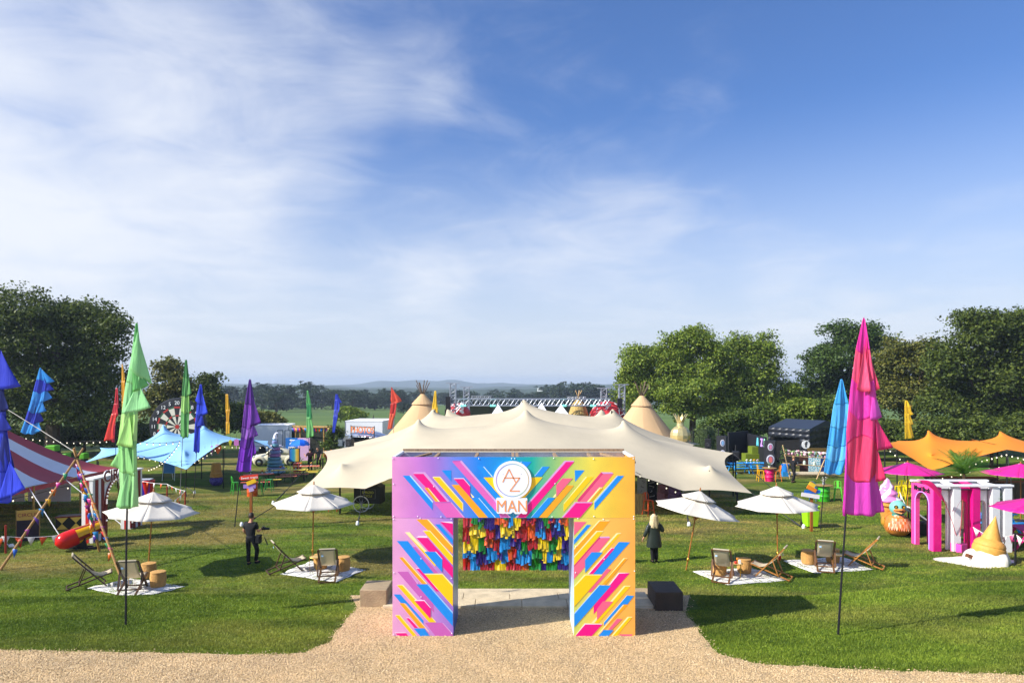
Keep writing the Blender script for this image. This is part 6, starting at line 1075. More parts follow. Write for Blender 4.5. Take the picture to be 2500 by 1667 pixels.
for i, (tipx, tipy, w, lb) in enumerate(((2305, 1222, .2, 'long hot pink feather frond arching left from the planter'), (2352, 1215, .1, 'dark red slender frond arching right from the planter'))):
    b0 = p+Vector((.02*i, 0, .3)); a = P(2238 if i == 0 else 2325, 1172 if i == 0 else 1262, 25.2); tpv = P(tipx, tipy, 25.3); t = thing('feather_frond', lb, 'frond', b0, 0, 'decorative fronds in the pink planter'); c0 = col('ee1f74', .4) if i == 0 else col('8a1430', .4)
    MB().tube([b0, b0.lerp(tpv, .55)+Vector((.0, 0, .1)), tpv], .012, 5).build('stem', col('c83a5a', .5), t, world=True)
    def fn(u, v):
        q = tpv.lerp(a, v) if i == 0 else tpv.lerp(a, v); ww = w*math.sin(PI*min(1, .12+v*.9))*(u-.5); return q+Vector((ww*.5, -.05*math.sin(PI*v), ww*.8+.22*math.sin(PI*v)*(1 if i == 0 else .6)))
    MB().grid(fn, 3, 12).build('blade', c0, t, smooth='all', world=True, solid=.006)
# toppled ice cream
p = G(2398, 1372); ib = thing('ice_cream_prop', 'giant dropped ice cream, cone pointing up from a melted white puddle', 'ice cream prop', p, 0, 'giant ice cream props'); 
def pud(u, v):
    a = 2*PI*u; R_ = 1.02+.22*math.sin(3*a+1)+.12*math.sin(5*a)+(.55 if abs(a-PI) < .9 else 0)*math.cos((a-PI)/.9*PI/2); r = R_*v; return Vector((r*math.cos(a)*1.0, r*math.sin(a)*.75, .05*(1-v**6)+.012))
MB().grid(pud, 48, 8).build('melted_puddle', M('efe9dd', .25, .03), ib, smooth='all')
def mel(u, v):
    a = 2*PI*u; r = .72*math.sin(PI/2*v**.6)*(1+.10*math.sin(5*a+2*v)+.06*math.sin(9*a)); return Vector((.18+r*math.cos(a), r*math.sin(a)*.85, .46*(1-v**2.2)+.03*math.sin(7*a)*v*(1-v)*2))
MB().grid(mel, 40, 12).build('melted_scoop', M('efe9dd', .3, .04), ib, smooth='all')
CONE = M('d9a04a', .6, .14, 9, .2, key='wafer'); b0 = Vector((.22, 0, .38)); tp_ = P(2431, 1259, p.y)-p; dz = (tp_-b0).normalized(); Lc = (tp_-b0).length; Mx = Matrix.Translation(b0) @ dz.to_track_quat('Z', 'Y').to_matrix().to_4x4()
MB().lathe([(.47, -.14), (.50, -.04), (.515, .08), (.50, .17), (.475, .195), (.485, .21), (.48, .27), (.43, .36), (.345, .42), (.305, .45), (.30, .47), (.15, .47+(Lc-.47)*.5), (.03, .47+(Lc-.47)*.92), (.004, Lc)], 26, Mx=Mx).build('wafer_cone', CONE, ib, smooth=True)
MB().beam((-.62, -.12, .28), (-.18, -.05, .12), .16, .13).build('chocolate_flake', M('6a3a1c', .6), ib, bevel=.01)
# duck
p = G(2191, 1307); dk = thing('duck_statue', 'large painted duck statue with teal head and orange feathered body', 'statue', p, rad(-16)); mb = MB()
def body(u, v):
    a = 2*PI*u; ph_ = PI*v; r = math.sin(ph_)**.8; z = .5-.5*math.cos(ph_); x = .52*r*math.cos(a); y = .52*r*math.sin(a)*1.15; tail = max(0, math.sin(a))*r; return Vector((x, y+.18*tail, z*.9+.34*max(0, math.sin(a))**3*r*(.3+.7*v)))
BODYM = M('c87a34', .35, .35, 5, .2, key='duck_body'); MB().grid(body, 28, 16).build('body', BODYM, dk, smooth='all')
fm = None
for row in range(5):
    for k in range(9+row):
        a = -PI/2+(k-(8+row)/2)*.155; z = .84-row*.10; fz = max(-1, min(1, 1-2*(z+.02)/.9)); r = .52*math.sin(math.acos(fz))**.8+.02; pos = Vector((r*math.cos(a), r*math.sin(a)*1.15-.015, z+.06)); cc = col(('f08a6a', 'f2a07a', 'e87a4a', 'f0b890', 'e8702a')[(row+k) % 5], .35)
        if fm is None: fo = MB().prism([(-.035, 0, 0), (.035, 0, 0), (.03, 0, -.12), (0, 0, -.2), (-.03, 0, -.12)], (0, .02, 0)).build('feather', cc, dk); fm = fo.data; fo.location = pos; fo.rotation_euler = (-.35-.1*row*0, 0, a+PI/2)
        else: inst('feather', fm, dk, pos, (-.3, 0, a+PI/2), (1, 1, 1), cc)
MB().lathe([(.26, .82), (.22, .9), (.2, .98), (.24, 1.04)], 20, (0, -.06, 0)).build('neck', col('2f8a7a', .35), dk, smooth=True)
TEAL = M('7cc0b4', .35, .06, 4); MB().ball((0, -.08, 1.18), .33, 22, 16, (1, .98, .95)).build('head', TEAL, dk, smooth=True)
for s in (-1, 1):
    e = MB().lathe([(.078, 0), (.074, .012), (.01, .016)], 16, Mx=Matrix.Translation((s*.135, -.365, 1.26)) @ Matrix.Rotation(PI/2-.15, 4, 'X') @ Matrix.Rotation(s*.3, 4, 'Y')).build('eye', M('141414', .25), dk, smooth=True)
    for q in (-1, 1): MB().beam((s*.145-.035, -.40, 1.26-.04*q), (s*.145+.035, -.40, 1.26+.04*q), .012, .012).build('eye_cross', M('f2c02a', .4), e)
def bill(u, v, up):
    a = PI*(u-.5); w = .235*math.sin(PI*min(1, .35+.5*v)) ; L_ = .34*v; return Vector((w*math.sin(a)*(1-.25*v), -.33-L_*math.cos(a)*.9-.02, 1.10+(.07*math.cos(a)*(1-v*.6)+.03*v if up else -.07*math.cos(a)*(.6+.2*v)-.02)))
MB().grid(lambda u, v: bill(u, v, True), 16, 6).build('upper_bill', col('e8853a', .35), dk, smooth='all', solid=.03); MB().grid(lambda u, v: bill(u, v, False), 16, 6).build('lower_bill', col('f0a060', .35), dk, smooth='all', solid=.03)
for s in (-1, 1): MB().ball((s*.5, .15, .55), .26, 14, 10, (.35, 1, .75)).build('wing', M('b8862c', .4, .35, 6), dk, smooth=True)
# standing ice cream
p = GX(2166, 29.6); si = thing('ice_cream_prop', 'giant pink and white whipped ice cream cone behind the duck', 'ice cream prop', p, 0, 'giant ice cream props'); MB().lathe([(.05, 0), (.2, .3), (.30, .9), (.34, .95), (.36, 1.12), (.46, 1.16), (.48, 1.32), (.4, 1.34)], 22).build('wafer_cone', CONE, si, smooth=True)
for k in range(12):
    c_ = M('f0eef0', .3) if k % 3 == 0 else col('e88ac6', .3); a0 = 2*PI*k/12
    def fn(u, v): a = a0+2*PI/12*u+v*2.2; r = .52*(1-v)**.75*(1+.10*math.sin(v*22))+.005; return Vector((r*math.cos(a), r*math.sin(a), 1.33+.98*v))
    MB().grid(fn, 3, 22).build('whip_stripe', c_, si, smooth='all')
# pink parasols
def pink_parasol(label, px, tipy, Y, r, rz, n=8, drop=.42):
    a = P(px, tipy, Y); g = ground_z(a.x, a.y); t = thing('parasol', label, 'parasol', (a.x, a.y, g), 0, 'hot pink parasols'); h = a.z-g; MB().tube([(0, 0, 0), (0, 0, h)], .025, 8).build('pole', HONEY, t)
    for k in range(n):
        a0, a1 = 2*PI*k/n+rz, 2*PI*(k+1)/n+rz
        def fn(u, v): d = Vector((math.cos(a0), math.sin(a0), 0)).lerp(Vector((math.cos(a1), math.sin(a1), 0)), u); return d*(r*v*(1-.02*math.sin(PI*u)*v))+Vector((0, 0, h-drop*r/1.4*v**.95-.02*math.sin(PI*u)*v))
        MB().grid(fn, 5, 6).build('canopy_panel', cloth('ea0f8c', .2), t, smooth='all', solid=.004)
        MB().beam((0, 0, h-.06), Vector((math.cos(a0)*r*.97, math.sin(a0)*r*.97, h-drop*r/1.4-.03)), .018, .02).build('rib', HONEY, t)
    MB().lathe([(.03, h-.01), (.04, h+.03), (.015, h+.08)], 8).build('finial', HONEY, t)
    MB().lathe([(.25, 0), (.25, .07), (.05, .1)], 14).build('base_weight', DARK, t); return t
pink_parasol('hot pink parasol left of the pink shack', 2216, 1128, 31, 1.45, .25); pink_parasol('hot pink parasol at the right edge under the orange tent', 2492, 1131, 31.5, 1.6, .1); pink_parasol('hot pink parasol nearest, cut by the right edge', 2552, 1208, 22.2, 1.55, .35)
# palms
def palm(label, base, htr, fr, nfr, pot, seed, lean=0):
    t = thing('potted_palm', label, 'palm', base, 0, 'potted palms by the pink shack'); rr = random.Random(seed); MB().lathe([(.16, 0), (.2, .3), (.21, .32)], 16).build('pot', M(pot, .6), t, smooth=True)
    pts = [Vector((lean*math.sin(z*.8), .04*math.sin(z*2), z)) for z in np.linspace(.25, htr, 9)]; MB().tube(pts, [.075-.02*i/8+.008*(i % 2) for i in range(9)], 9).build('trunk', M('6a5238', .9, .3, 14, .5), t, smooth=True); top = pts[-1]
    for k in range(nfr):
        a = 2*PI*k/nfr+rr.uniform(-.2, .2); el = rr.uniform(.45, 1.4); L_ = fr*rr.uniform(.8, 1.1); mb = MB(); prev = None; sp = []
        for i in range(9): f = i/8; r = L_*f*math.cos(el*(1-.2*f)); z = L_*f*math.sin(el)-.55*L_*f*f*(1.15-el*.55); sp.append(top+Vector((r*math.cos(a), r*math.sin(a), z)))
        mb.tube(sp, [.014-.011*i/8 for i in range(9)], 4)
        for i in range(1, 9):
            for q in range(3):
                f = (i-q/3)/8; b = sp[i].lerp(sp[i-1], q/3); d = (sp[i]-sp[i-1]).normalized(); sd = d.cross(Vector((0, 0, 1))).normalized(); ll = L_*.30*math.sin(PI*min(1, .18+f*.8))
                for s in (-1, 1): e = b+(d*.65+sd*s*.9+Vector((0, 0, -.25))).normalized()*ll; w = d*.009*fr/.8; mb.add([b-w, b+w, e], [(0, 1, 2)])
        mb.build('frond', M(('5a8a2a', '6f9a34', '447422')[k % 3], .5, .2, 3, tr=.3), t)
    return t
palm('tall potted palm rising behind the pink shack', GX(2352, 28.6), 2.6, 1.5, 24, '3a3430', 3); palm('slender potted palm in front of the white end of the shack', G(2431, 1342), 1.7, .75, 17, '2a2826', 5, .08)
make_picnic('d8207a', 'pink picnic table at the right edge beside the shack', GX(2512, 26.3), rad(70), 'picnic tables'); make_picnic('1f8ad0', 'blue picnic table behind the pink shack', GX(2425, 29.5), rad(15), 'picnic tables')
PWK = ['f4f2f0', 'e85a9a']
bunting('pink and white bunting at the right edge on a black post', [P(2375, 1286, 25.2), P(2426, 1312, 24.6), P(2479, 1303, 23.6), P(2540, 1345, 23)], PWK, 9, .3, .22, [(P(2479, 1303, 23.6), 1.12)], postc=BLACK, sag=.08)
bunting('pink and white bunting behind the duck', [P(2196, 1200, 29.4), P(2216, 1243, 28.8), P(2238, 1262, 28)], PWK, 5, .26, .2, [(P(2193, 1205, 29.4), 1.15)], postc=BLACK, sag=.05)
p = GX(2240, 29); bt = thing('bench_counter', 'low black counter with a sloping white board behind the duck', 'counter', p, rad(10)); MB().box((0, 0, .25), (1.1, .6, .5)).build('base', BLACK, bt, bevel=.02); MB().prism([(-.55, -.2, 1.15), (.35, -.2, .55), (.35, .3, .55), (-.55, .3, 1.15)], (0, 0, .07)).build('sloping_board', PW, bt); MB().beam((-.4, .05, .45), (-.4, .05, 1.05), .05, .05).build('prop_leg', BLACK, bt)
for i, (px, Y, lb) in enumerate(((2196, 38, 'yellow bar stool leftmost of the group behind the pink parasol'), (2208, 38.4, 'yellow bar stool second in the group behind the pink parasol'), (2221, 37.8, 'yellow bar stool third in the group behind the pink parasol'), (2232, 38.3, 'yellow bar stool rightmost of the group behind the pink parasol'))): make_bar_stool('e8cc12', lb, GX(px, Y), rad(30*i), 'yellow bar stools')
festoon('bulbs under the front edge of the orange tent', [P(2168, 1092, 38), P(2215, 1130, 36.8), P(2262, 1157, 35.8)], 8, .02); festoon('bulbs along the right part of the orange tent edge', [P(2330, 1148, 35.8), P(2400, 1120, 35.8), P(2455, 1105, 35.8), P(2520, 1120, 35.8)], 14, .02); festoon('bulbs hanging deep under the orange tent', [P(2290, 1165, 39), P(2390, 1140, 39), P(2500, 1125, 39)], 9, .03)
for px, Y, lb in ((2300, 40, 'dark wooden bar counter in the shade of the orange tent, left one'), (2390, 40, 'dark wooden bar counter in the middle under the orange tent'), (2480, 38, 'dark wooden bar counter at the right under the orange tent')):
    t = thing('bar_counter', lb, 'counter', GX(px, Y), rad(4), 'bar counters under the orange tent')
    for k in range(6): MB().box((-.75+k*.3, -.3, .5), (.28, .04, 1.0)).build('front_board', W('4a3a2a', .8), t)
    MB().box((0, -.02, 1.02), (1.9, .7, .05)).build('counter_top', W('5a4632', .7), t); MB().box((0, .25, .5), (1.8, .03, .95)).build('back_board', W('3a2e22', .8), t)
# signpost, bin, drums
signpost('signpost with rainbow boards beside the rightmost white parasol', G(1981, 1297), 2.15, [('f0c83a', 1976, 1179, 1990, 1187, .16, None), ('f08a1c', 1971, 1187, 1993, 1199, .16, None), ('1f6ac8', 1964, 1200, 2003, 1200, .15, None), ('f0e8ea', 1957, 1206, 2001, 1213, .17, None)])
p = G(1988, 1291)+Vector((0, .4, 0)); wb = thing('wheelie_bin', 'lime green wheelie bin behind the rainbow signpost', 'bin', p); MB().add([(-.24, -.26, .06), (.24, -.26, .06), (.24, .26, .06), (-.24, .26, .06), (-.3, -.33, .92), (.3, -.33, .92), (.3, .33, .92), (-.3, .33, .92)], [(3, 2, 1, 0), (4, 5, 6, 7), (0, 1, 5, 4), (1, 2, 6, 5), (2, 3, 7, 6), (3, 0, 4, 7)]).build('body', col('9ad81c', .4), wb, bevel=.03); MB().box((0, .0, .96), (.64, .72, .07)).build('lid', col('a4e022', .4), wb, bevel=.03)
for s in (-1, 1): MB().lathe([(.1, -.03), (.1, .03)], 14, Mx=Matrix.Translation((s*.26, .28, .1)) @ Matrix.Rotation(PI/2, 4, 'Y')).build('wheel', BLACK, wb)
make_drum('3aa81c', 'green oil drum table with wooden top left of the magenta flag', G(2011, 1223), 'a08048', 'oil drum tables', .31, .86); make_drum('e0206c', 'hot pink oil drum table with wooden top in front of the black booth', G(1878, 1174), 'a08048', 'oil drum tables', .3, .86)
make_bar_stool('62c83a', 'bright green bar stool beside the green drum table', G(2046, 1222), rad(160), 'metal bar stools'); make_bar_stool('2a6a96', 'blue bar stool left of the green drum table', G(1990, 1222), rad(-60), 'metal bar stools'); make_bar_stool('eeb012', 'yellow bar stool left of the pink drum table', G(1857, 1174), rad(-90), 'metal bar stools'); make_bar_stool('e07a2a', 'orange bar stool right of the pink drum table', G(1898, 1175), rad(90), 'metal bar stools'); make_bar_stool('d8541c', 'orange bar stool under the cream tent behind the woman', G(1583, 1257), rad(-150), 'stools under the cream tent')
def pot_plant(label, X, Y, z, c='e8e8e6', fl='3f7a2a'):
    t = thing('table_plant', label, 'plant', (X, Y, z), 0, 'plants on the drum tables'); MB().lathe([(.06, 0), (.08, .12), (.085, .13)], 10).build('pot', M(c, .5), t, smooth=True); mb = MB(); rr = random.Random(int(X*10))
    for k in range(26): a = rr.uniform(0, 6.3); r = rr.uniform(.03, .17); z_ = rr.uniform(.16, .4); d = Vector((math.cos(a), math.sin(a), .4)); q = Vector((r*math.cos(a), r*math.sin(a), z_)); s_ = Vector((-d.y, d.x, 0))*.03; mb.add([q-s_, q+s_, q+d*.1], [(0, 1, 2)]); mb.tube([(0, 0, .1), q], .004, 3)
    mb.build('leaves', col(fl, .6), t); return t
q = G(1878, 1174); pot_plant('leafy green plant on the pink drum table', q.x, q.y, q.z+.9); q = G(2011, 1223); pot_plant('white flowers on the green drum table', q.x, q.y, q.z+.9, '9aa8b0', 'dcd6d2')
# black booth with turf seats
bo = GX(1825, 53); bh = thing('black_booth', 'black photo booth wall with crest badges, turf seats and coloured letters', 'booth', bo); BW = M('1d1e25', .6, .12, 1.5)
def wl(pxa, Ya, pxb, Yb, zt_, nm='wall', th=.12, mat=BW, z0=0): a, b = GX(pxa, Ya), GX(pxb, Yb); a.z += z0; b.z = a.z; d = (b-a); nn = Vector((d.y, -d.x, 0)).normalized()*th; return MB().prism([a, b, b+Vector((0, 0, zt_-z0)), a+Vector((0, 0, zt_-z0))], nn).build(nm, mat, bh, world=True)
wl(1776, 56, 1824, 57.5, 2.75); wl(1824, 57.5, 1872, 53, 2.6); wl(1754, 53, 1777, 52.6, 2.65, 'pillar', .5); wl(1869, 50.8, 1896, 50.4, 2.45, 'pillar', .6)
TURF = M('6a7a14', .9, .25, 10, .5)
for k in range(3): a = GX(1806+k*14, 54.6+k*.2); MB().box((a.x+1.1-k*.25, a.y, a.z+.28+k*.28), (2.6-k*.6, 1.0, .56+k*.56)).build('turf_seat', TURF, bh, world=True)
def badge(px, py, Y, w, h, c):
    a = P(px, py, Y); t = MB().lathe([(1, 0), (1, .02), (.9, .03)], 28, Mx=Matrix.Translation(a) @ Matrix.Rotation(PI/2, 4, 'X') @ Matrix.Diagonal((w, h, 1, 1))).build('crest_badge', M('dcd8e2', .5), bh, world=True); MB().lathe([(.76, .03), (.76, .034)], 24, Mx=Matrix.Translation(a) @ Matrix.Rotation(PI/2, 4, 'X') @ Matrix.Diagonal((w, h, 1, 1))).build('badge_field', M('7a7a9a', .5), t, world=True); MB().lathe([(.45, .036), (.5, .04), (.2, .042)], 12, Mx=Matrix.Translation(a) @ Matrix.Rotation(PI/2, 4, 'X') @ Matrix.Diagonal((w, h*1.3, 1, 1))).build('badge_emblem', col(c, .5), t, world=True)
badge(1764, 1081, 52.0, .17, .26, '8ab8e0'); badge(1764, 1109, 52.0, .24, .34, 'd8d88a'); badge(1881, 1091, 49.75, .2, .27, 'e08ab0'); badge(1881, 1122, 49.75, .29, .36, 'e87a7a')
ang = math.atan2(53-57.5, GX(1872, 53).x-GX(1824, 57.5).x)
for ch, px, c in (('A', 1853, '6fd8ea'), ('Z', 1862.5, 'c89af0'), ('!', 1869, 'a8f0c8')):
    f = (px-1824)/48; a = GX(1824, 57.5).lerp(GX(1872, 53), f)+Vector((-.16, -.2, 2.05)); text(ch, .85, M(c, .4, emit=.25, key=('letter', c)), bh, a-bo, (PI/2, 0, ang), depth=.03, sx=.62, bold=.03)
for k, (px, lb, rz) in enumerate(((1808, 'left blue picnic table before the black booth', 8), (1846, 'right blue picnic table before the black booth', -6))): q = GX(px, 50.6+.3*k); make_picnic('2f9ae0', lb, q, rad(rz), 'picnic tables')
for i, (px, c) in enumerate(((1800, 'f0c83a'), (1823, 'e8e0c8'), (1833, 'f2f0ec'), (1841, 'f0a83a'), (1849, 'd8b0c0'))): vase(px, 50.6, .77, c, ['yellow flowers in a jar on the left blue picnic table', 'cream flowers in a jar between the blue picnic tables', 'white flowers in a jar on the right blue picnic table', 'orange flowers in a jar on the right blue picnic table', 'pink flowers in a jar at the right end of the blue picnic table'][i])
# inflatable black nightclub
a = GX(1975, 55); g = a.z; iv = thing('inflatable_marquee', 'black inflatable marquee with quilted walls and pitched roof', 'inflatable', a); INF = M('23262e', .38, .12, 1.2, key='inflatable')
def quilt(p0, p1, z0, z1, nu, nv, nm='quilted_wall'):
    d = p1-p0; nn = Vector((d.y, -d.x, 0)).normalized()
    def fn(u, v): return p0.lerp(p1, u)+Vector((0, 0, z0+(z1-z0)*v))+nn*.14*abs(math.sin(PI*u*nu))**.5*abs(math.sin(PI*v*nv))**.5
    return MB().grid(fn, nu*6, nv*6).build(nm, INF, iv, smooth='all', world=True)
c0, c1, c2 = GX(1876, 58.5), GX(1976, 55), GX(2052, 62); 
for c_ in (c0, c1, c2): c_.z = g
zt_ = 3.0; quilt(c0, c1, 2.2, zt_, 6, 2); quilt(c0.lerp(c1, .78), c1, 0, 2.2, 2, 5); quilt(c1, c2, 0, zt_, 6, 6); quilt(c0, c0.lerp(c1, .06), 0, 2.2, 1, 5)
MB().box((0, 0, 0), (.01, .01, .01)); MB().prism([c0+Vector((.3, .8, .02)), c1+Vector((-.4, .8, .02)), c1+Vector((-.4, .8, 2.3)), c0+Vector((.3, .8, 2.3))], (0, .05, 0)).build('dark_opening', M('08080a', .9), iv, world=True)  # near-black sheet painted as the darkness inside the open front
c3 = c0+(c2-c1); apx = (c0+c1+c2+c3)/4+Vector((0, 0, zt_+.62)); r0, r1 = (c0+c3)/2+Vector((0, 0, zt_+.55)), (c1+c2)/2+Vector((0, 0, zt_+.55)); up = Vector((0, 0, zt_+.02))
rm = MB(); rm.add([c0+up, c1+up, r1, r0, c2+up, c3+up], [(0, 1, 2, 3), (3, 2, 4, 5), (1, 4, 2), (0, 3, 5)]); rm.build('roof', M('2e3646', .5, .08, 1), iv, world=True)
q = P(1967, 1085, 54.75); MB().lathe([(.33, 0), (.33, .03)], 24, Mx=Matrix.Translation(q) @ Matrix.Rotation(PI/2, 4, 'X')).build('logo_disc', WHITE, iv, world=True); text('f', .6, M('1a1c22', .5), iv, q-a+Vector((0, -.045, 0)), depth=.01, bold=.02)
# flower shelf between two ladders
s0 = GX(1960, 48.5); fs = thing('flower_shelf', 'plank shelves of pink flowers hung between two wooden ladders', 'shelf', s0); LW = W('c9a878', .7)
def ladder(pa, pb, Y):
    for dY in (-.25, .25): MB().beam(P(pa[0], pa[1], Y), GX(pb[0], Y+dY*2), .05, .06).build('ladder_rail', LW, fs, world=True)
    for k in range(1, 7): f = k/7; a_ = P(pa[0], pa[1], Y).lerp(GX(pb[0], Y-.5), f); b_ = P(pa[0], pa[1], Y).lerp(GX(pb[0], Y+.5), f); MB().beam(a_, b_, .03, .03).build('ladder_rung', LW, fs, world=True)
ladder((1911, 1086), (1929, 0), 47.6); ladder((2014, 1120), (1994, 0), 47.6)
for ya, yb, xa, xb in ((1111, 1118, 1916, 2016), (1130, 1138, 1912, 2012)): MB().beam(P(xa, ya, 47.7), P(xb, yb, 47.7), .3, .04).build('plank', LW, fs, world=True)
fl = MB(); rr = random.Random(4); fcol = [MB(), MB(), MB()]
for k in range(120):
    f = rr.random(); a_ = P(1917+f*98, 1109.5+7*f, 47.7+rr.uniform(-.12, .12))+Vector((0, 0, rr.uniform(.02, .30))); fcol[k % 3].ball(a_, rr.uniform(.05, .1), 6, 4)
for m_, c in zip(fcol, ('e8a8b8', 'f0dcd8', '7a9a5a')): m_.build('flower_garland', col(c, .7), fs, smooth=True, world=True)
iv_ = MB(); 
for k in range(160): f = rr.random(); a_ = P(1912, 1086, 47.4).lerp(GX(1902, 46.6), f)+Vector((rr.uniform(-.12, .12), rr.uniform(-.15, .1), rr.uniform(-.08, .08))); d = Vector((rr.uniform(-1, 1), rr.uniform(-1, 1), rr.uniform(-1, .4))).normalized()*.1; s_ = Vector((d.y, -d.x, .02)); iv_.add([a_-s_*.5, a_+s_*.5, a_+d], [(0, 1, 2)])
iv_.build('trailing_ivy', col('5a7a34', .6), fs, world=True)
for px, lb in ((1964, 'glass jar on the lower plank of the flower shelf, left one'), (1988, 'glass jar on the lower plank of the flower shelf, right one')): q = P(px, 1134.5+(px-1964)*.08, 47.7); o = MB().lathe([(.09, 0), (.1, .05), (.1, .2), (.05, .26), (.06, .3)], 12, q+Vector((0, 0, .02))).build('glass_jar', M('c8d8cc', .15), None, smooth=True); tag(o, lb, 'jar', 'glass jars on the flower shelf')
pa = GX(1985, 51); pn = thing('patterned_screen', 'screen of blue patterned, brown and navy panels behind the flower shelf', 'screen', pa)
def pat():
    m = bpy.data.materials.new('lattice_print'); m.use_nodes = True; nt = m.node_tree; N = nt.nodes; L = nt.links; b = N['Principled BSDF']; g_ = N.new('ShaderNodeTexCoord'); v = N.new('ShaderNodeTexVoronoi'); v.feature = 'DISTANCE_TO_EDGE'; v.inputs['Scale'].default_value = 8; L.new(g_.outputs['Object'], v.inputs[0]); c = N.new('ShaderNodeValToRGB'); c.color_ramp.interpolation = 'CONSTANT'; c.color_ramp.elements[0].color = (.8, .85, .85, 1); c.color_ramp.elements[1].position = .1; c.color_ramp.elements[1].color = (.1, .42, .55, 1); L.new(v.outputs[0], c.inputs[0]); L.new(c.outputs[0], b.inputs['Base Color']); return m
for xa, xb, ya, m_ in ((1952, 1973, 1100, M('4a261e', .7)), (1973, 2003, 1102, pat()), (2003, 2034, 1104, M('1c3a78', .6)), (1973, 2036, 1096, W('6a5420', .8))):
    a_, b_ = P(xa, ya, 51), P(xb, ya, 51); hgt = a_.z-pa.z if m_ is not None else 1
    if ya == 1096: MB().box(((a_.x+b_.x)/2, 51.1, a_.z-.1), (b_.x-a_.x, .06, .35)).build('header_board', m_, pn, world=True)
    else: MB().box(((a_.x+b_.x)/2, 51, pa.z+(a_.z-pa.z)/2), (b_.x-a_.x-.01, .06, a_.z-pa.z)).build('screen_panel', m_, pn, world=True)
q = GX(1986, 49.4); dp = thing('low_stage', 'low pale decked platform behind the flower shelf', 'platform', q)
for k in range(8): MB().box((0, -.5+k*.17, .16), (2.9, .16, .06)).build('deck_board', W('c8b898', .8), dp)
MB().box((0, .1, .065), (2.7, 1.2, .13)).build('bearer', W('a89468', .8), dp)
q = GX(1917, 48.8); bk_ = thing('water_butt', 'bright blue bucket on a low blue crate by the left ladder', 'bucket', q); MB().lathe([(.22, .35), (.27, .8), (.3, .83), (.29, .86)], 18).build('bucket', col('1f7ad8', .4), bk_, smooth=True); MB().box((0, 0, .17), (.55, .5, .34)).build('crate', col('2a86c8', .5), bk_)
# speaker on tent pole, camouflage net, golden fruit ornament
def speaker(label, px, py, Y, w=.45, h=.7):
    q = P(px, py, Y); g = ground_z(q.x, q.y); t = thing('loudspeaker', label, 'loudspeaker', (q.x, q.y, g), rad(-20), 'black loudspeakers on poles'); MB().tube([(0, .1, 0), (0, .1, q.z-g+.6)], .04, 8).build('pole', BLACK, t); MB().box((0, -.15, q.z-g), (w, .4, h)).build('cabinet', M('18181c', .5), t, bevel=.03); MB().lathe([(w*.36, 0), (w*.3, .03), (.03, .02)], 16, Mx=Matrix.Translation((0, -.36, q.z-g-.08)) @ Matrix.Rotation(PI/2, 4, 'X')).build('cone', DARK, t); MB().tube([(0, .1, q.z-g-.5), (0, -.1, q.z-g-.2)], .02, 5).build('bracket', BLACK, t)
speaker('black loudspeaker beside the right corner of the middle tent', 1729, 1082, 50); speaker('black loudspeaker on a pole at the corner of the front tent', 1796, 1112, 40, .4, .55); speaker('black loudspeaker beside the silver trailer', 857, 1080, 50, .5, .6)
cn2 = MB(); rr = random.Random(9)
q0 = GX(1722, 58); t = thing('camouflage_net', 'green camouflage netting fence left of the black booth', 'netting', q0)
for k in range(1400):
    a_ = P(rr.uniform(1690, 1756), 0, 58); z = q0.z+rr.random()*(2.9+.3*math.sin(a_.x*2)); d = Vector((rr.uniform(-1, 1), rr.uniform(-.4, .4), rr.uniform(-1, 1)))*.12; s_ = Vector((d.z, .0, -d.x))*.6; c_ = Vector((a_.x, 58+.15*math.sin(a_.x*3), z)); cn2.add([c_-d, c_+s_, c_+d, c_-s_], [(0, 1, 2, 3)])
cn2.build('net', M('4a5a30', .8, .5, 2), t, world=True)
for px in (1692, 1722, 1754): a_ = GX(px, 58.1); MB().tube([a_, a_+Vector((0, 0, 3))], .04, 6).build('post', DARK, t, world=True)
q = P(1661, 1062, 54); gf = thing('golden_fruit', 'huge golden pomegranate ornament with a spiky crown beside the right tipi', 'ornament', (q.x, q.y, ground_z(q.x, q.y))); zc_ = q.z-gf.location.z; GOLD = M('d6c48a', .3, .15, 3, metal=.6, key='gold')
MB().ball((0, 0, zc_), .82, 12, 10, (1, 1, .95)).build('fruit_body', GOLD, gf, smooth=False); MB().lathe([(.3, zc_+.72), (.26, zc_+.95), (.3, zc_+1.1)], 12).build('neck', GOLD, gf)
for k in range(6): a_ = 2*PI*k/6; d = Vector((math.cos(a_), math.sin(a_), 0)); s_ = Vector((-d.y, d.x, 0)); b_ = d*.27+Vector((0, 0, zc_+1.08)); MB().add([b_-s_*.16, b_+s_*.16, b_+d*.12+s_*.1+Vector((0, 0, .3)), b_+d*.34+Vector((0, 0, .62)), b_+d*.12-s_*.1+Vector((0, 0, .3))], [(0, 1, 2, 3, 4)]).build('crown_spike', GOLD, gf, solid=.03)
MB().lathe([(.5, 0), (.45, zc_-.7)], 12).build('plinth', M('3a3a3a', .7), gf)
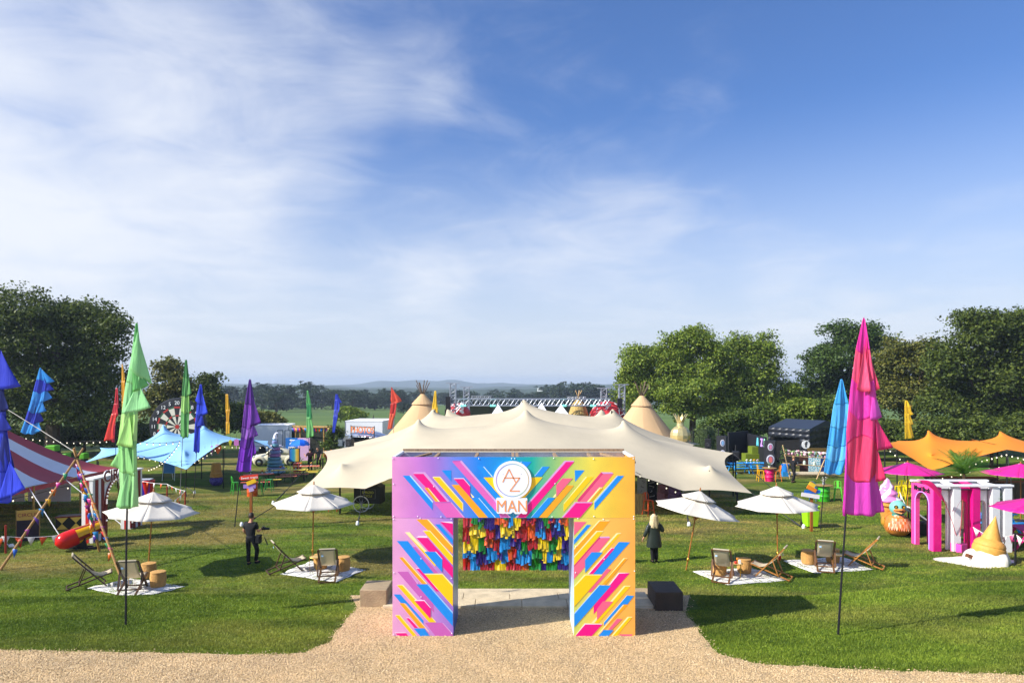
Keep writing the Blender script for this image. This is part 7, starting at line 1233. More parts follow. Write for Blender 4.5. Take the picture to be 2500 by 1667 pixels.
# interior furnishings below the cream tent
q = GX(1592, 38); sc_ = thing('printed_screen', 'tall black and white printed screen under the cream tent', 'screen', q, rad(-12))
for k in range(3):
    MB().box((-.55+k*.55, 0, 1.0), (.52, .04, 2.0)).build('screen_leaf', M('b8b8b8', .6) if k != 1 else M('1c1c1e', .6), sc_); rr = random.Random(k)
    for j_ in range(7): MB().tube([(-.55+k*.55+rr.uniform(-.2, .2), -.03, .2+j_*.25+.06*i_) for i_ in range(3)], .012, 4).build('scroll', M('d8d8d4', .6) if k == 1 else M('2a2a2c', .6), sc_)
for px, Y, lb in ((1628, 36.5, 'dusty pink armchair under the cream tent, left of the pair'), (1655, 36, 'mauve armchair under the cream tent, right of the pair')):
    t = thing('armchair', lb, 'armchair', GX(px, Y), rad(-160), 'armchairs under the cream tent'); c_ = M('9a6a74' if px < 1640 else '7a5a86', .8); MB().box((0, 0, .3), (.7, .65, .3)).build('seat', c_, t, bevel=.06); MB().box((0, -.3, .65), (.72, .16, .8)).build('backrest', c_, t, bevel=.06)
    for s in (-1, 1): MB().box((s*.36, 0, .45), (.14, .65, .42)).build('armrest', c_, t, bevel=.05)
    for x in (-.28, .28):
        for y in (-.25, .25): MB().box((x, y, .08), (.05, .05, .16)).build('leg', DARK, t)
q = GX(1560, 33.4); pp = thing('timber_planter', 'rough timber planter post at the tent entrance beside the orange stool', 'planter', q); PW_ = W('a88a52', .85)
for x in (-.22, -.07, .08, .23): MB().box((x, 0, .5), (.14, .12, 1.0+.02*x)).build('board', PW_, pp)
MB().box((0, .3, .35), (.6, .5, .7)).build('box', PW_, pp); mb = MB(); rr = random.Random(8)
for k in range(60): a_ = rr.uniform(0, 6.3); d = Vector((math.cos(a_)*.3, math.sin(a_)*.2, rr.uniform(.2, .5))); s_ = Vector((-d.y, d.x, 0)).normalized()*.02; b_ = Vector((rr.uniform(-.25, .25), .3, .7)); mb.add([b_-s_, b_+s_, b_+d], [(0, 1, 2)])
mb.build('dry_grass', col('a88a4a', .7), pp)
festoon('bulbs strung under the right side of the cream tent', [P(1552, 1152, 32.6), P(1605, 1175, 32.8), P(1660, 1200, 33)], 5, .02)
# ------------------------------------------------------------------ vehicles and stage beyond the tents
CAR = M('e2d8b8', .25, .04, 2, coat=.6, key='car_paint'); CHR = M('d8dade', .15, metal=.9)
# small rounded vintage car, facing left (-X local)
cb = GX(676, 56.5); car = thing('vintage_car', 'small cream vintage car with rounded body and raised lid, facing left', 'car', cb, rad(8))
def hull(sec, nm, mat, par=None, sub=2):
    """sec: (x, half width, z bottom, z top, top half width)"""
    mb = MB(); n = len(sec)
    for x, w, z0, z1, wt in sec: mb.v += [Vector(p) for p in ((x, -w, z0), (x, -w*1.02, (z0+z1)*.5), (x, -wt, z1), (x, 0, z1+.03), (x, wt, z1), (x, w*1.02, (z0+z1)*.5), (x, w, z0), (x, 0, z0))]
    for i in range(n-1):
        for k in range(8): mb.f.append((i*8+k, i*8+(k+1) % 8, (i+1)*8+(k+1) % 8, (i+1)*8+k))
    mb.f += [tuple(range(7, -1, -1)), tuple(range((n-1)*8, n*8))]; return mb.build(nm, mat, par or car, smooth='all', subsurf=sub)
hull([(-1.95, .25, .42, .62, .15), (-1.85, .5, .34, .78, .3), (-1.4, .62, .30, .92, .45), (-.75, .68, .28, 1.0, .55), (.1, .72, .28, 1.0, .6), (1.0, .70, .28, .98, .55), (1.6, .6, .32, .85, .42), (1.95, .4, .4, .66, .25)], 'body', CAR)
cab = hull([(-.85, .58, .95, 1.0, .5), (-.62, .60, .95, 1.28, .48), (-.3, .60, .95, 1.46, .46), (.3, .60, .95, 1.50, .46), (.8, .58, .95, 1.36, .42), (1.25, .5, .9, 1.1, .36), (1.5, .4, .85, .92, .3)], 'cabin', CAR)
GLS = M('2a3440', .08, .1, key='car_glass', spec=.8)
for s in (-1, 1):
    for x0, x1 in ((-.55, -.02), (.05, .62)): MB().prism([(x0, s*.612, 1.04), (x1, s*.612, 1.04), (x1-.1*(x1 > .3), s*.545, 1.36), (x0+.14*(x0 < -.3), s*.545, 1.36)], (0, s*.012, 0)).build('side_window', GLS, car)
    for x in (-1.25, 1.2):
        fe = MB().lathe([(.46, -.1), (.48, 0), (.40, .1), (.2, .14)], 20, Mx=Matrix.Translation((x, s*.60, .42)) @ Matrix.Rotation(-s*PI/2, 4, 'X') @ Matrix.Diagonal((1.1, .9, 1.4, 1))).build('wing', CAR, car, smooth=True); w_ = MB().lathe([(.2, -.09), (.31, -.08), (.33, 0), (.31, .08), (.2, .09)], 22, Mx=Matrix.Translation((x, s*.72, .33)) @ Matrix.Rotation(PI/2, 4, 'X')).build('wheel', M('141414', .7), car, smooth=True); MB().lathe([(.19, .0), (.17, .06), (.08, .09), (.01, .1)], 16, Mx=Matrix.Translation((x, s*.74, .33)) @ Matrix.Rotation(-s*PI/2, 4, 'X')).build('hub_cap', CHR, w_, smooth=True)
    MB().ball((-1.72, s*.48, .74), .12, 12, 8, (.7, 1, 1)).build('headlight', M('e8ecf0', .1), car, smooth=True)
MB().box((-2.02, 0, .46), (.07, 1.3, .1)).build('bumper', CHR, car, bevel=.03); MB().box((2.02, 0, .46), (.07, 1.2, .1)).build('bumper', CHR, car, bevel=.03)
MB().prism([(.95, -.5, 1.15), (1.75, -.5, 1.62), (1.75, .5, 1.62), (.95, .5, 1.15)], (0, 0, .04)).build('raised_lid', CAR, car); MB().box((-.1, 0, 1.6), (.9, .5, .12)).build('roof_load', M('e8d8dc', .6), car, bevel=.05); MB().beam((-.5, 0, 1.54), (.5, 0, 1.54), .7, .03).build('roof_rack', CHR, car)
# big white trailers
def trailer(nm, label, pxa, pxb, Y, z0, h, d, rz, cat='trailer'):
    a, b = GX(pxa, Y), GX(pxb, Y); L_ = (b-a).length; t = thing(nm, label, cat, (a+b)/2, rz); wm_ = M('e6eaf0', .4, .04, 1); MB().box((0, d/2, z0+h/2), (L_, d, h)).build('body', wm_, t, bevel=.03)
    MB().box((0, d/2, z0+h+.03), (L_+.06, d+.06, .05)).build('roof', M('f2f2f2', .5), t)
    for s in (-1, 1):
        MB().box((s*L_/2, -.01, z0+h/2), (.06, .03, h)).build('corner_post', M('8a929c', .4), t)
        MB().lathe([(.36, -.12), (.36, .12)], 16, Mx=Matrix.Translation((s*L_*.25, .1, .36)) @ Matrix.Rotation(PI/2, 4, 'X')).build('wheel', M('161616', .8), t)
    return t, L_
t, L_ = trailer('cabin_trailer', 'white cabin trailer with two grey framed doors behind the cream car', 620, 703, 68, .25, 2.5, 3.2, rad(6))
for x in (.9, 1.6):
    dr = MB().box((x, -.02, 1.3), (.45, .03, 1.9)).build('door', M('dfe3ea', .4), t)
    for q in (-.24, .24): MB().box((x+q, -.035, 1.3), (.05, .03, 2.0)).build('door_frame', M('6a7684', .5), dr)
    MB().box((x, -.035, 2.28), (.53, .03, .07)).build('door_frame', M('6a7684', .5), dr)
t, L_ = trailer('box_trailer', 'white box trailer parked behind the silver caravan', 842, 935, 70, .5, 2.6, 5, rad(-4))
# silver rounded caravan with photo sign
a, b = GX(832, 61), GX(965, 58); d = b-a; sv = thing('silver_caravan', 'polished silver rounded caravan with a dark serving hatch and photo sign', 'caravan', (a+b)/2, math.atan2(d.y, d.x)); Lc = d.length; SIL = M('c9d0dc', .18, .06, 2, metal=.85, key='aluminium'); prof = []
mb = MB(); n = 18; nv = 14
for i in range(n+1):
    f = i/n; x = (f-.5)*Lc; e = min(1, math.sin(PI*min(max(f, .0), 1))**.35+.02) if 0 < f < 1 else .1
    for k in range(nv+1): an = PI*k/nv; cy, sy = math.cos(an), math.sin(an); mb.v.append(Vector((x, 1.1*math.copysign(abs(cy)**.6, cy)*e, .45+1.0*0+(2.15*sy**.55)*e)))
for i in range(n):
    for k in range(nv): mb.f.append((i*(nv+1)+k, i*(nv+1)+k+1, (i+1)*(nv+1)+k+1, (i+1)*(nv+1)+k))
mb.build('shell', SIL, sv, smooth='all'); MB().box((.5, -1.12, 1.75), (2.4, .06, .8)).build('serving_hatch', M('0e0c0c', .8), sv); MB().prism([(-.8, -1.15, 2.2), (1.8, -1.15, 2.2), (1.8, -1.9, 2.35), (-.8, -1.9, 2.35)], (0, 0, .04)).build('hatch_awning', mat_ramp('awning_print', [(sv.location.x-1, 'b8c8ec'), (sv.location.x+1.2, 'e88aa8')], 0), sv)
MB().box((-Lc/2+.55, -.55, 1.6), (.06, .7, .6)).build('end_window', M('5a646e', .1), sv); MB().box((-Lc/2+.9, -1.0, 1.55), (.5, .08, .55)).build('side_window', M('5a646e', .1), sv)
for s in (-1, 1): MB().lathe([(.34, -.1), (.34, .1)], 16, Mx=Matrix.Translation((s*.5, -1.0, .34)) @ Matrix.Rotation(PI/2, 4, 'X')).build('wheel', BLACK, sv)
fr_ = M('2a2a34', .5)
for z in (2.45, 3.05): MB().beam((-.7, -1.3, z), (1.9, -1.3, z), .05, .05).build('sign_frame', fr_, sv)
for x in (-.7, 1.9): MB().beam((x, -1.3, 2.1), (x, -1.3, 3.15), .05, .05).build('sign_frame', fr_, sv)
text('PHOTOS', .72, col('e8803a', .5), sv, (.62, -1.33, 2.75), depth=.03, sx=.92)
p = GX(727, 60); wb_ = thing('direction_board', 'blue and pink direction board with white arrows and a painted figure', 'sign', p, rad(-4))
MB().box((-.55, 0, 1.0), (1.08, .06, 2.0)).build('blue_panel', col('1668b8', .5), wb_); MB().box((.55, 0, 1.0), (1.08, .06, 2.0)).build('pink_panel', col('d0a8cc', .5), wb_)
for s, xm in ((-1, -.5), (1, .5)): MB().prism([(xm-s*.28, -.036, 1.74), (xm+s*.05, -.036, 1.74), (xm+s*.05, -.036, 1.68), (xm+s*.26, -.036, 1.79), (xm+s*.05, -.036, 1.90), (xm+s*.05, -.036, 1.84), (xm-s*.28, -.036, 1.84)], (0, -.008, 0)).build('arrow', WHITE, wb_)
MB().lathe([(.17, 0), (.17, .015)], 18, Mx=Matrix.Translation((-.55, -.034, 1.45)) @ Matrix.Rotation(PI/2, 4, 'X')).build('painted_figure', WHITE, wb_)
for a_, b_ in (((-.8, 1.2), (-.3, 1.2)), ((-.8, 1.2), (-.72, .7)), ((-.3, 1.2), (-.38, .7)), ((-.62, 1.2), (-.66, .3)), ((-.46, 1.2), (-.44, .3))): MB().beam((a_[0], -.04, a_[1]), (b_[0], -.04, b_[1]), .07, .012, up=(0, 1, 0)).build('painted_figure', WHITE, wb_)
p = GX(732, 57); bp_ = thing('beach_parasol', 'glossy blue scalloped parasol behind the cream car', 'parasol', p); MB().tube([(0, 0, 0), (0, 0, 2.0)], .03, 6).build('pole', WHITE, bp_)
for k in range(10):
    a0, a1 = 2*PI*k/10, 2*PI*(k+1)/10
    def fn(u, v): an = a0+(a1-a0)*u; r = .85*math.sin(v*1.35); return Vector((r*math.cos(an), r*math.sin(an), 1.6+.5*math.cos(v*1.5)-.06*math.sin(PI*u)*v))
    MB().grid(fn, 4, 6).build('canopy_panel', col(('1f6ae8', '3a86f0')[k % 2], .25), bp_, smooth='all')
p = GX(719, 49.3); ms = thing('menu_stand', 'framed rainbow menu sign on two posts beside the orange drum', 'sign', p); MB().box((0, 0, 1.5), (.75, .05, 1.0)).build('frame', BLACK, ms); MB().box((0, -.03, 1.5), (.66, .02, .9)).build('poster', mat_ramp('menu_print', [(p.x-.35, '2a6ad0'), (p.x, '3aa8b8'), (p.x+.15, 'e0c84a'), (p.x+.35, 'c8842a')], 0), ms)
for s in (-1, 1): MB().tube([(s*.3, .02, 0), (s*.3, .02, 1.1)], .02, 6).build('post', STEEL, ms)
# timber pergola with bunting before a dark hedge screen
pg = GX(765, 65); pr_ = thing('timber_pergola', 'timber pole pergola hung with bright pennants beside the white trailer', 'pergola', pg); TW = W('a8803c', .7)
for px, Y in ((722, 67), (791, 63), (808, 64.5), (733, 63.5)): a_ = GX(px, Y); MB().tube([a_, a_+Vector((0, 0, 2.75))], .07, 7).build('post', TW, pr_, world=True)
for (pa_, Ya), (pb_, Yb) in (((714, 67), (812, 64)), ((716, 63.5), (800, 62.8)), ((722, 67.2), (733, 63)), ((808, 65), (791, 62.6))): a_, b_ = GX(pa_, Ya), GX(pb_, Yb); MB().tube([a_+Vector((0, 0, 2.75)), b_+Vector((0, 0, 2.75))], .06, 7).build('beam', TW, pr_, world=True)
for k in range(22): f = k/21; a_ = GX(716, 63.4).lerp(GX(808, 63), f)+Vector((0, -.05, 2.7)); pennant(pr_, a_, (1, 0, 0), .45, .3, PC[k % 9], R.uniform(-.4, .4))
a_, b_ = GX(712, 68.5), GX(812, 66); MB().prism([a_, b_, b_+Vector((0, 0, 2.6)), a_+Vector((0, 0, 2.6))], (0, .1, 0)).build('dark_screen', M('161b12', .9, .4, 3), pr_, world=True)
p = GX(806, 58); fo_ = thing('flower_basket', 'basket of orange and red flowers beside the tent edge', 'flowers', p); MB().lathe([(.3, 0), (.4, .4), (.42, .45)], 12).build('basket', W('8a5a2a'), fo_); 
for c_, k0 in (('f0941c', 0), ('d8281c', 1), ('e84a8a', 2)):
    mb = MB(); rr = random.Random(k0)
    for k in range(14): a_ = rr.uniform(0, 6.3); r = rr.uniform(0, .42); mb.ball((r*math.cos(a_), r*math.sin(a_), rr.uniform(.45, .95)), .12, 7, 5)
    mb.build('blooms', col(c_, .6), fo_, smooth=True)
# stage: lighting truss, towers, giant toadstools, white marquees
TRM = M('a9aeb8', .35, .05, metal=.5, key='truss'); SY = 76; sg0 = GX(1300, SY); stg = thing('stage_truss', 'long silver lighting truss with four towers behind the cream tents', 'truss', sg0)
def truss(p, q, w, nm, n=None):
    p, q = Vector(p), Vector(q); d = (q-p); L_ = d.length; d.normalize(); u = Vector((0, 0, 1)) if abs(d.z) < .8 else Vector((1, 0, 0)); a = d.cross(u).normalized(); b = a.cross(d); n = n or max(3, int(L_/w*1.0)); mb = MB(); cs = [(-1, -1), (1, -1), (1, 1), (-1, 1)]
    for i, j in cs: mb.tube([p+(a*i+b*j)*w/2, q+(a*i+b*j)*w/2], w*.085, 5)
    for k in range(n):
        e0, e1 = p+d*L_*k/n, p+d*L_*(k+1)/n
        for m_ in range(4):
            c0, c1 = cs[m_], cs[(m_+1) % 4]
            if k % 2: c0, c1 = c1, c0
            mb.tube([e0+(a*c0[0]+b*c0[1])*w/2, e1+(a*c1[0]+b*c1[1])*w/2], w*.055, 4)
    return mb.build(nm, TRM, stg, world=True)
truss(P(1112, 982, SY), P(1490, 982, SY), .75, 'main_truss', 34); truss(P(1150, 970, SY+2), P(1200, 970, SY+2), .35, 'short_truss', 10); truss(P(1384, 972, SY+2), P(1430, 972, SY+2), .35, 'short_truss', 10)
for px, top, Y in ((1106, 936, SY), (1139, 945, SY+3), (1474, 948, SY+3), (1518, 939, SY)):
    a_ = GX(px, Y); tw = truss(a_, P(px, top, Y), .62, 'tower', 18); c_ = P(px, top-.5, Y); MB().box(c_, (1.5, .5, .1)).build('tower_head', TRM, tw, world=True)
for px, ya, yb in ((1094, 968, 1010), (1513, 972, 995)): a_ = P(px, ya, SY-.6); MB().box((a_.x, a_.y, (a_.z+P(px, yb, SY-.6).z)/2), (.5, .5, a_.z-P(px, yb, SY-.6).z)).build('line_array', BLACK, stg, world=True)
truss(P(1112, 1004, SY-.5), P(1130, 984, SY-.5), .2, 'brace', 6); truss(P(1490, 984, SY-.5), P(1478, 1000, SY-.5), .2, 'brace', 6)
for px in (1131, 1203, 1376, 1448): a_ = P(px, 990, SY-.6); MB().box(a_, (.6, .3, .2)).build('stage_lamp', M('7fe8d0', .3, emit=.5, key='lamp_green'), stg, world=True)
a_, b_ = GX(1120, SY+5), GX(1485, SY+5); MB().prism([a_, b_, b_+Vector((0, 0, 5.0)), a_+Vector((0, 0, 5.0))], (0, .1, 0)).build('backdrop', M('1c2418', .9, .5, 1.5), stg, world=True)
MUSH = M('c8323a', .35, .06, 1.5, key='toadstool')
def toadstool(label, px, py, Y, r, seed):
    c_ = P(px, py, Y); g = ground_z(c_.x, c_.y); t = thing('giant_toadstool', label, 'toadstool', (c_.x, c_.y, g), 0, 'giant red toadstools at the stage'); zc_ = c_.z-g; rr = random.Random(seed); MB().lathe([(r*.4, 0), (r*.34, zc_*.5), (r*.3, zc_)], 16).build('stalk', M('e8dcc8', .6), t, smooth=True)
    MB().lathe([(r*.3, zc_-.1), (r*.95, zc_-.15), (r*1.0, zc_), (r*.93, zc_+r*.35), (r*.7, zc_+r*.68), (r*.35, zc_+r*.9), (.02, zc_+r*.96)], 28).build('cap', MUSH, t, smooth=True)
    sp0 = None
    for k in range(46):
        th = rr.uniform(0, 2*PI); ph_ = rr.uniform(.25, 1.45); d = Vector((math.sin(ph_)*math.cos(th), math.sin(ph_)*math.sin(th), math.cos(ph_)*.96)); q = d.to_track_quat('Z', 'Y').to_euler(); s_ = rr.uniform(.6, 1.4)
        if sp0 is None: sp0 = MB().lathe([(.16, -.03), (.14, .03), (.02, .05)], 10).build('spot', M('f0e8e6', .5), t, smooth=True); sp0.location = d*r*.965+Vector((0, 0, zc_)); sp0.rotation_euler = q
        else: inst('spot', sp0.data, t, d*r*.965+Vector((0, 0, zc_)), q, (s_, s_, 1))
toadstool('giant red spotted toadstool at the left end of the stage', 1119, 1012, SY+1.5, 1.4, 1); toadstool('giant red spotted toadstool at the right end of the stage', 1483, 1022, SY+1.5, 2.1, 2)
def marquee(label, px, py, Y, r):
    c_ = P(px, py, Y); g = ground_z(c_.x, c_.y); t = thing('pagoda_marquee', label, 'marquee', (c_.x, c_.y, g), 0, 'white pagoda marquees by the stage'); h = c_.z-g; wm_ = M('eef0f4', .6, .03)
    for k in range(4):
        a0, a1 = PI/2*k+PI/4, PI/2*(k+1)+PI/4
        def fn(u, v): d = Vector((math.cos(a0), math.sin(a0), 0)).lerp(Vector((math.cos(a1), math.sin(a1), 0)), u); return d*r*v*1.2+Vector((0, 0, 2.3+(h-2.3)*(1-v)**1.7))
        MB().grid(fn, 6, 8).build('roof_panel', wm_, t, smooth='all'); d = Vector((math.cos(a0), math.sin(a0), 0))*r*1.18; MB().tube([d, d+Vector((0, 0, 2.3))], .05, 6).build('leg', wm_, t)
marquee('white pagoda marquee left of the centre tent peak', 1216, 986, 70, 3); marquee('white pagoda marquee right of the centre tent peak', 1370, 987, 70, 3.4); marquee('white pagoda marquee hidden behind the centre peak', 1322, 982, 73, 3)
c_ = P(1412, 970, 78); t = thing('straw_hut', 'straw covered hut with crossed poles on top at the stage', 'hut', (c_.x, c_.y, ground_z(c_.x, c_.y))); h = c_.z-t.location.z; STR = M('b89a5c', .9, .4, 6, .6)
MB().lathe([(1.5, 0), (1.5, 1.8), (1.6, 2.4), (1.3, 3.2), (.8, h-.9), (.12, h)], 18).build('straw_cover', STR, t); 
for k in range(5): a_ = 2*PI*k/5; MB().tube([(-.25*math.cos(a_), -.25*math.sin(a_), h-.5), (.4*math.cos(a_), .4*math.sin(a_), h+.8)], .05, 5).build('crossed_pole', W('b89868'), t)
# ------------------------------------------------------------------ trees
def leaf_cloud(rg, lobes, n, size, clump=.8, flat=.6, per=44):
    """leaf faces grouped in clumps through the outer part of the crown lobes"""
    lob = np.array(lobes, float); sub = []
    for l in lob:                                          # each lobe breaks up into billows
        k = 9; dd = rg.normal(size=(k, 3)); dd /= np.linalg.norm(dd, axis=1)[:, None]; dd[:, 2] = np.where(dd[:, 2] < -.3, -dd[:, 2], dd[:, 2]); f = rg.uniform(.34, .56, (k, 1)); sub.append(np.concatenate([l[:3]+dd*l[3:]*rg.uniform(.5, .85, (k, 1)), l[3:]*f], 1))
    lob = np.concatenate([np.concatenate([lob[:, :3], lob[:, 3:]*.72], 1)]+sub); area = (lob[:, 3]*lob[:, 4]+lob[:, 4]*lob[:, 5]+lob[:, 3]*lob[:, 5]); nc = max(4, n//per); pick = rg.choice(len(lob), nc, p=area/area.sum())
    d = rg.normal(size=(nc, 3)); d /= np.linalg.norm(d, axis=1)[:, None]; d[:, 2] = np.where(d[:, 2] < -.5, -d[:, 2]*.6, d[:, 2]); rr = (.6+.4*np.sqrt(rg.random(nc)))[:, None]; cc = lob[pick, :3]+d*lob[pick, 3:]*rr
    idx = np.repeat(np.arange(nc), per); m = len(idx); off = np.clip(rg.normal(size=(m, 3)), -1.7, 1.7)*clump*np.repeat(rg.uniform(.6, 1.3, nc), per)[:, None]*.55; off[:, 2] *= flat; p = cc[idx]+off
    nrm = d[idx]*.7+rg.normal(size=(m, 3))*.75+np.array([0, 0, .45]); nrm /= np.linalg.norm(nrm, axis=1)[:, None]; t = np.cross(nrm, rg.normal(size=(m, 3))); t /= np.linalg.norm(t, axis=1)[:, None]; b = np.cross(nrm, t); s = size*rg.uniform(.6, 1.35, (m, 1))
    q = np.stack([p-t*s*.9, p-b*s*.55+nrm*s*.12, p+t*s*.9, p+b*s*.55+nrm*s*.12], 1); return q.reshape(-1, 3), np.arange(m*4).reshape(-1, 4), cc
def leafmat(name, dark, mid, light, tr=.3): return mat_island(name, [dark, mid, light, mid], .55, tr)
BARK = M('4a3d30', .9, .35, 5, .6, key='bark')
L_DARK = leafmat('leaf_dark', (.026, .044, .007), (.058, .090, .013), (.14, .175, .026)); L_LIME = leafmat('leaf_lime', (.07, .13, .012), (.16, .24, .026), (.30, .36, .05), .35); L_MID = leafmat('leaf_mid', (.03, .06, .012), (.07, .12, .018), (.15, .20, .03)); L_OAK = leafmat('leaf_oak', (.022, .048, .011), (.052, .095, .018), (.11, .17, .028)); L_OLIVE = leafmat('leaf_olive', (.05, .065, .012), (.12, .14, .022), (.22, .20, .04)); L_FAR = leafmat('leaf_far', (.012, .028, .012), (.022, .044, .016), (.04, .065, .02), .1)
def tree(name, label, px, Y, top, lobes, n, size, mat, cat='tree', group=None, trunk=.35, seed=1, clump=.8, limbs=7):
    """lobes in photo pixels at depth Y: (x, y, half width, half height); depth of the crown follows its width"""
    rg = np.random.default_rng(seed); b = GX(px, Y); t = thing(name, label, cat, b, 0, group); s = Y/F; L_ = []
    for x, y, rx, rz in lobes: c = P(x, y, Y)-b; L_.append((c.x, rg.uniform(-.3, .3)*rx*s, c.z, rx*s, rx*s*.85, rz*s))
    co, q, cc = leaf_cloud(rg, L_, n, size, clump); link_mesh('crown', mesh_np('crown', co, q), mat, t)
    mb = MB(); zc = max(1.2, np.mean([l[2]-l[5]*.6 for l in L_])); hgt = max(l[2] for l in L_); mb.tube([(0, 0, -.2), (.05, 0, zc*.5), (0, .05, zc), (.1, 0, max(zc+.5, hgt*.85))], [trunk*1.25, trunk, trunk*.8, trunk*.25], 9)
    for k in range(limbs): l = L_[k % len(L_)]; e = cc[rg.integers(len(cc))]; a0 = Vector((0, 0, zc*rg.uniform(.6, 1.0))); e = Vector(e); m_ = a0.lerp(e, .5)+Vector((0, 0, .4)); mb.tube([a0, m_, e], [trunk*.45, trunk*.28, trunk*.08], 6)
    mb.build('trunk', BARK, t, smooth=True); return t
tree('oak_tree', 'huge dark broadleaf tree filling the left edge behind the circus tent', 128, 62, 715, [(60, 830, 150, 105), (180, 800, 105, 80), (255, 850, 65, 90), (120, 930, 170, 110), (250, 960, 80, 90), (-60, 880, 110, 130), (40, 1010, 120, 60), (215, 1020, 90, 50)], 80000, .16, L_DARK, seed=1, trunk=.55, clump=1.0, limbs=14)
tree('oak_tree', 'dark tree behind and left of the huge tree, cut by the left edge', -60, 74, 800, [(-60, 900, 130, 130), (30, 990, 120, 70)], 12000, .26, L_DARK, seed=2, trunk=.5)
tree('broadleaf_tree', 'rounded olive green tree behind the dartboard', 432, 84, 890, [(425, 950, 62, 60), (460, 985, 50, 60), (385, 985, 50, 55), (425, 1020, 75, 40)], 15000, .22, L_OLIVE, seed=3, trunk=.3)
tree('broadleaf_tree', 'dark shrubby tree right of the dartboard', 515, 80, 920, [(505, 985, 40, 62), (535, 1015, 35, 45), (490, 1035, 50, 35)], 12000, .20, L_DARK, seed=4, trunk=.25)
tree('shrub', 'dark green bush beside the purple flag', 592, 86, 985, [(590, 1025, 34, 38), (570, 1042, 30, 26)], 6000, .2, L_MID, 'bush', 'bushes behind the white trailer', seed=5, trunk=.12)
tree('shrub', 'olive green bush above the white cabin trailer', 652, 90, 1008, [(640, 1030, 30, 24), (668, 1038, 24, 18)], 5000, .2, L_OLIVE, 'bush', 'bushes behind the white trailer', seed=6, trunk=.12)
tree('broadleaf_tree', 'small pale green tree in the field behind the silver caravan', 856, 130, 988, [(858, 1012, 30, 24), (845, 1020, 20, 20), (876, 1022, 18, 18)], 7000, .26, L_LIME, seed=7, trunk=.2)
tree('shrub', 'tiny round bush alone in the field', 912, 170, 1026, [(912, 1034, 9, 9)], 900, .25, L_OAK, 'bush', seed=8, trunk=.1)
tree('conifer_tree', 'feathery green screen tree left of the silver caravan', 818, 60.5, 1040, [(818, 1075, 15, 32), (812, 1092, 14, 18), (826, 1092, 12, 20)], 5000, .12, L_MID, seed=9, trunk=.12, clump=.5); tree('conifer_tree', 'clipped green hedge tree behind the silver caravan', 850, 71, 1040, [(850, 1060, 20, 18), (835, 1065, 14, 16)], 4000, .15, L_MID, seed=10, trunk=.12, clump=.5)
LT = 'bright green trees right of the tents'
tree('plane_tree', 'bright yellow-green tree just right of the stage, left of the three', 1580, 80, 850, [(1550, 915, 48, 60), (1590, 900, 55, 55), (1525, 965, 35, 50), (1580, 985, 70, 60), (1610, 950, 50, 60)], 34000, .155, L_LIME, group=LT, seed=11, trunk=.32, limbs=10)
tree('plane_tree', 'tallest bright yellow-green tree behind the right tipi', 1690, 78, 800, [(1700, 858, 62, 52), (1660, 905, 55, 60), (1740, 900, 58, 60), (1690, 960, 85, 60), (1640, 860, 35, 40), (1700, 1010, 80, 40), (1760, 985, 40, 50)], 42000, .155, L_LIME, group=LT, seed=12, trunk=.35, limbs=12)
tree('plane_tree', 'bright yellow-green tree above the black booth, right of the three', 1830, 79, 812, [(1800, 880, 50, 55), (1850, 870, 48, 55), (1885, 930, 32, 45), (1820, 945, 75, 55), (1770, 930, 40, 50), (1920, 960, 28, 32), (1775, 995, 60, 45), (1850, 1000, 70, 42), (1905, 990, 45, 36)], 40000, .155, L_LIME, group=LT, seed=13, trunk=.32, limbs=10)
HB_ = 'rounded hedge bushes behind the booth'
for i, (px, top, rx, lb, m_) in enumerate(((1810, 1000, 50, 'rounded green bush behind the left of the black booth', L_MID), (1880, 985, 58, 'largest rounded green bush behind the black booth', L_MID), (1955, 980, 56, 'rounded green bush above the inflatable marquee', L_LIME), (2030, 975, 55, 'rounded green bush behind the blue flag', L_MID), (2100, 990, 50, 'dark rounded bush behind the magenta flag', L_OAK), (1745, 1020, 40, 'low rounded bush behind the camouflage net', L_MID))): tree('shrub', lb, px, 66, top, [(px, top+38, rx, 40), (px-rx*.5, top+60, rx*.6, 36), (px+rx*.5, top+62, rx*.6, 36)], 9000, .16, m_, 'bush', HB_, seed=20+i, trunk=.12, clump=.6)
tree('oak_tree', 'dark green tree left of the magenta flag top', 2050, 86, 790, [(2060, 870, 75, 70), (2000, 920, 60, 70), (2110, 850, 55, 55), (2140, 920, 45, 60), (2050, 980, 105, 70), (1965, 985, 42, 60)], 44000, .175, L_OAK, seed=30, trunk=.45, clump=1.0, limbs=12)
tree('chestnut_tree', 'browning olive tree right of the magenta flag', 2215, 70, 825, [(2190, 910, 55, 70), (2240, 890, 55, 60), (2170, 990, 50, 70), (2240, 985, 75, 75), (2285, 930, 45, 60), (2200, 1060, 90, 40)], 38000, .165, L_OLIVE, seed=31, trunk=.4, clump=.9, limbs=10)
tree('oak_tree', 'tall dark tree at the right edge behind the orange tent', 2400, 64, 750, [(2380, 830, 70, 62), (2470, 840, 75, 80), (2330, 900, 65, 75), (2420, 930, 110, 80), (2520, 930, 80, 100), (2360, 1010, 100, 60), (2480, 1030, 100, 60)], 66000, .16, L_DARK, seed=32, trunk=.55, clump=1.0, limbs=14)
tree('oak_tree', 'dark tree cut by the right edge of the picture', 2600, 66, 740, [(2600, 850, 90, 100), (2560, 980, 90, 90)], 12000, .22, L_DARK, seed=33, trunk=.5)
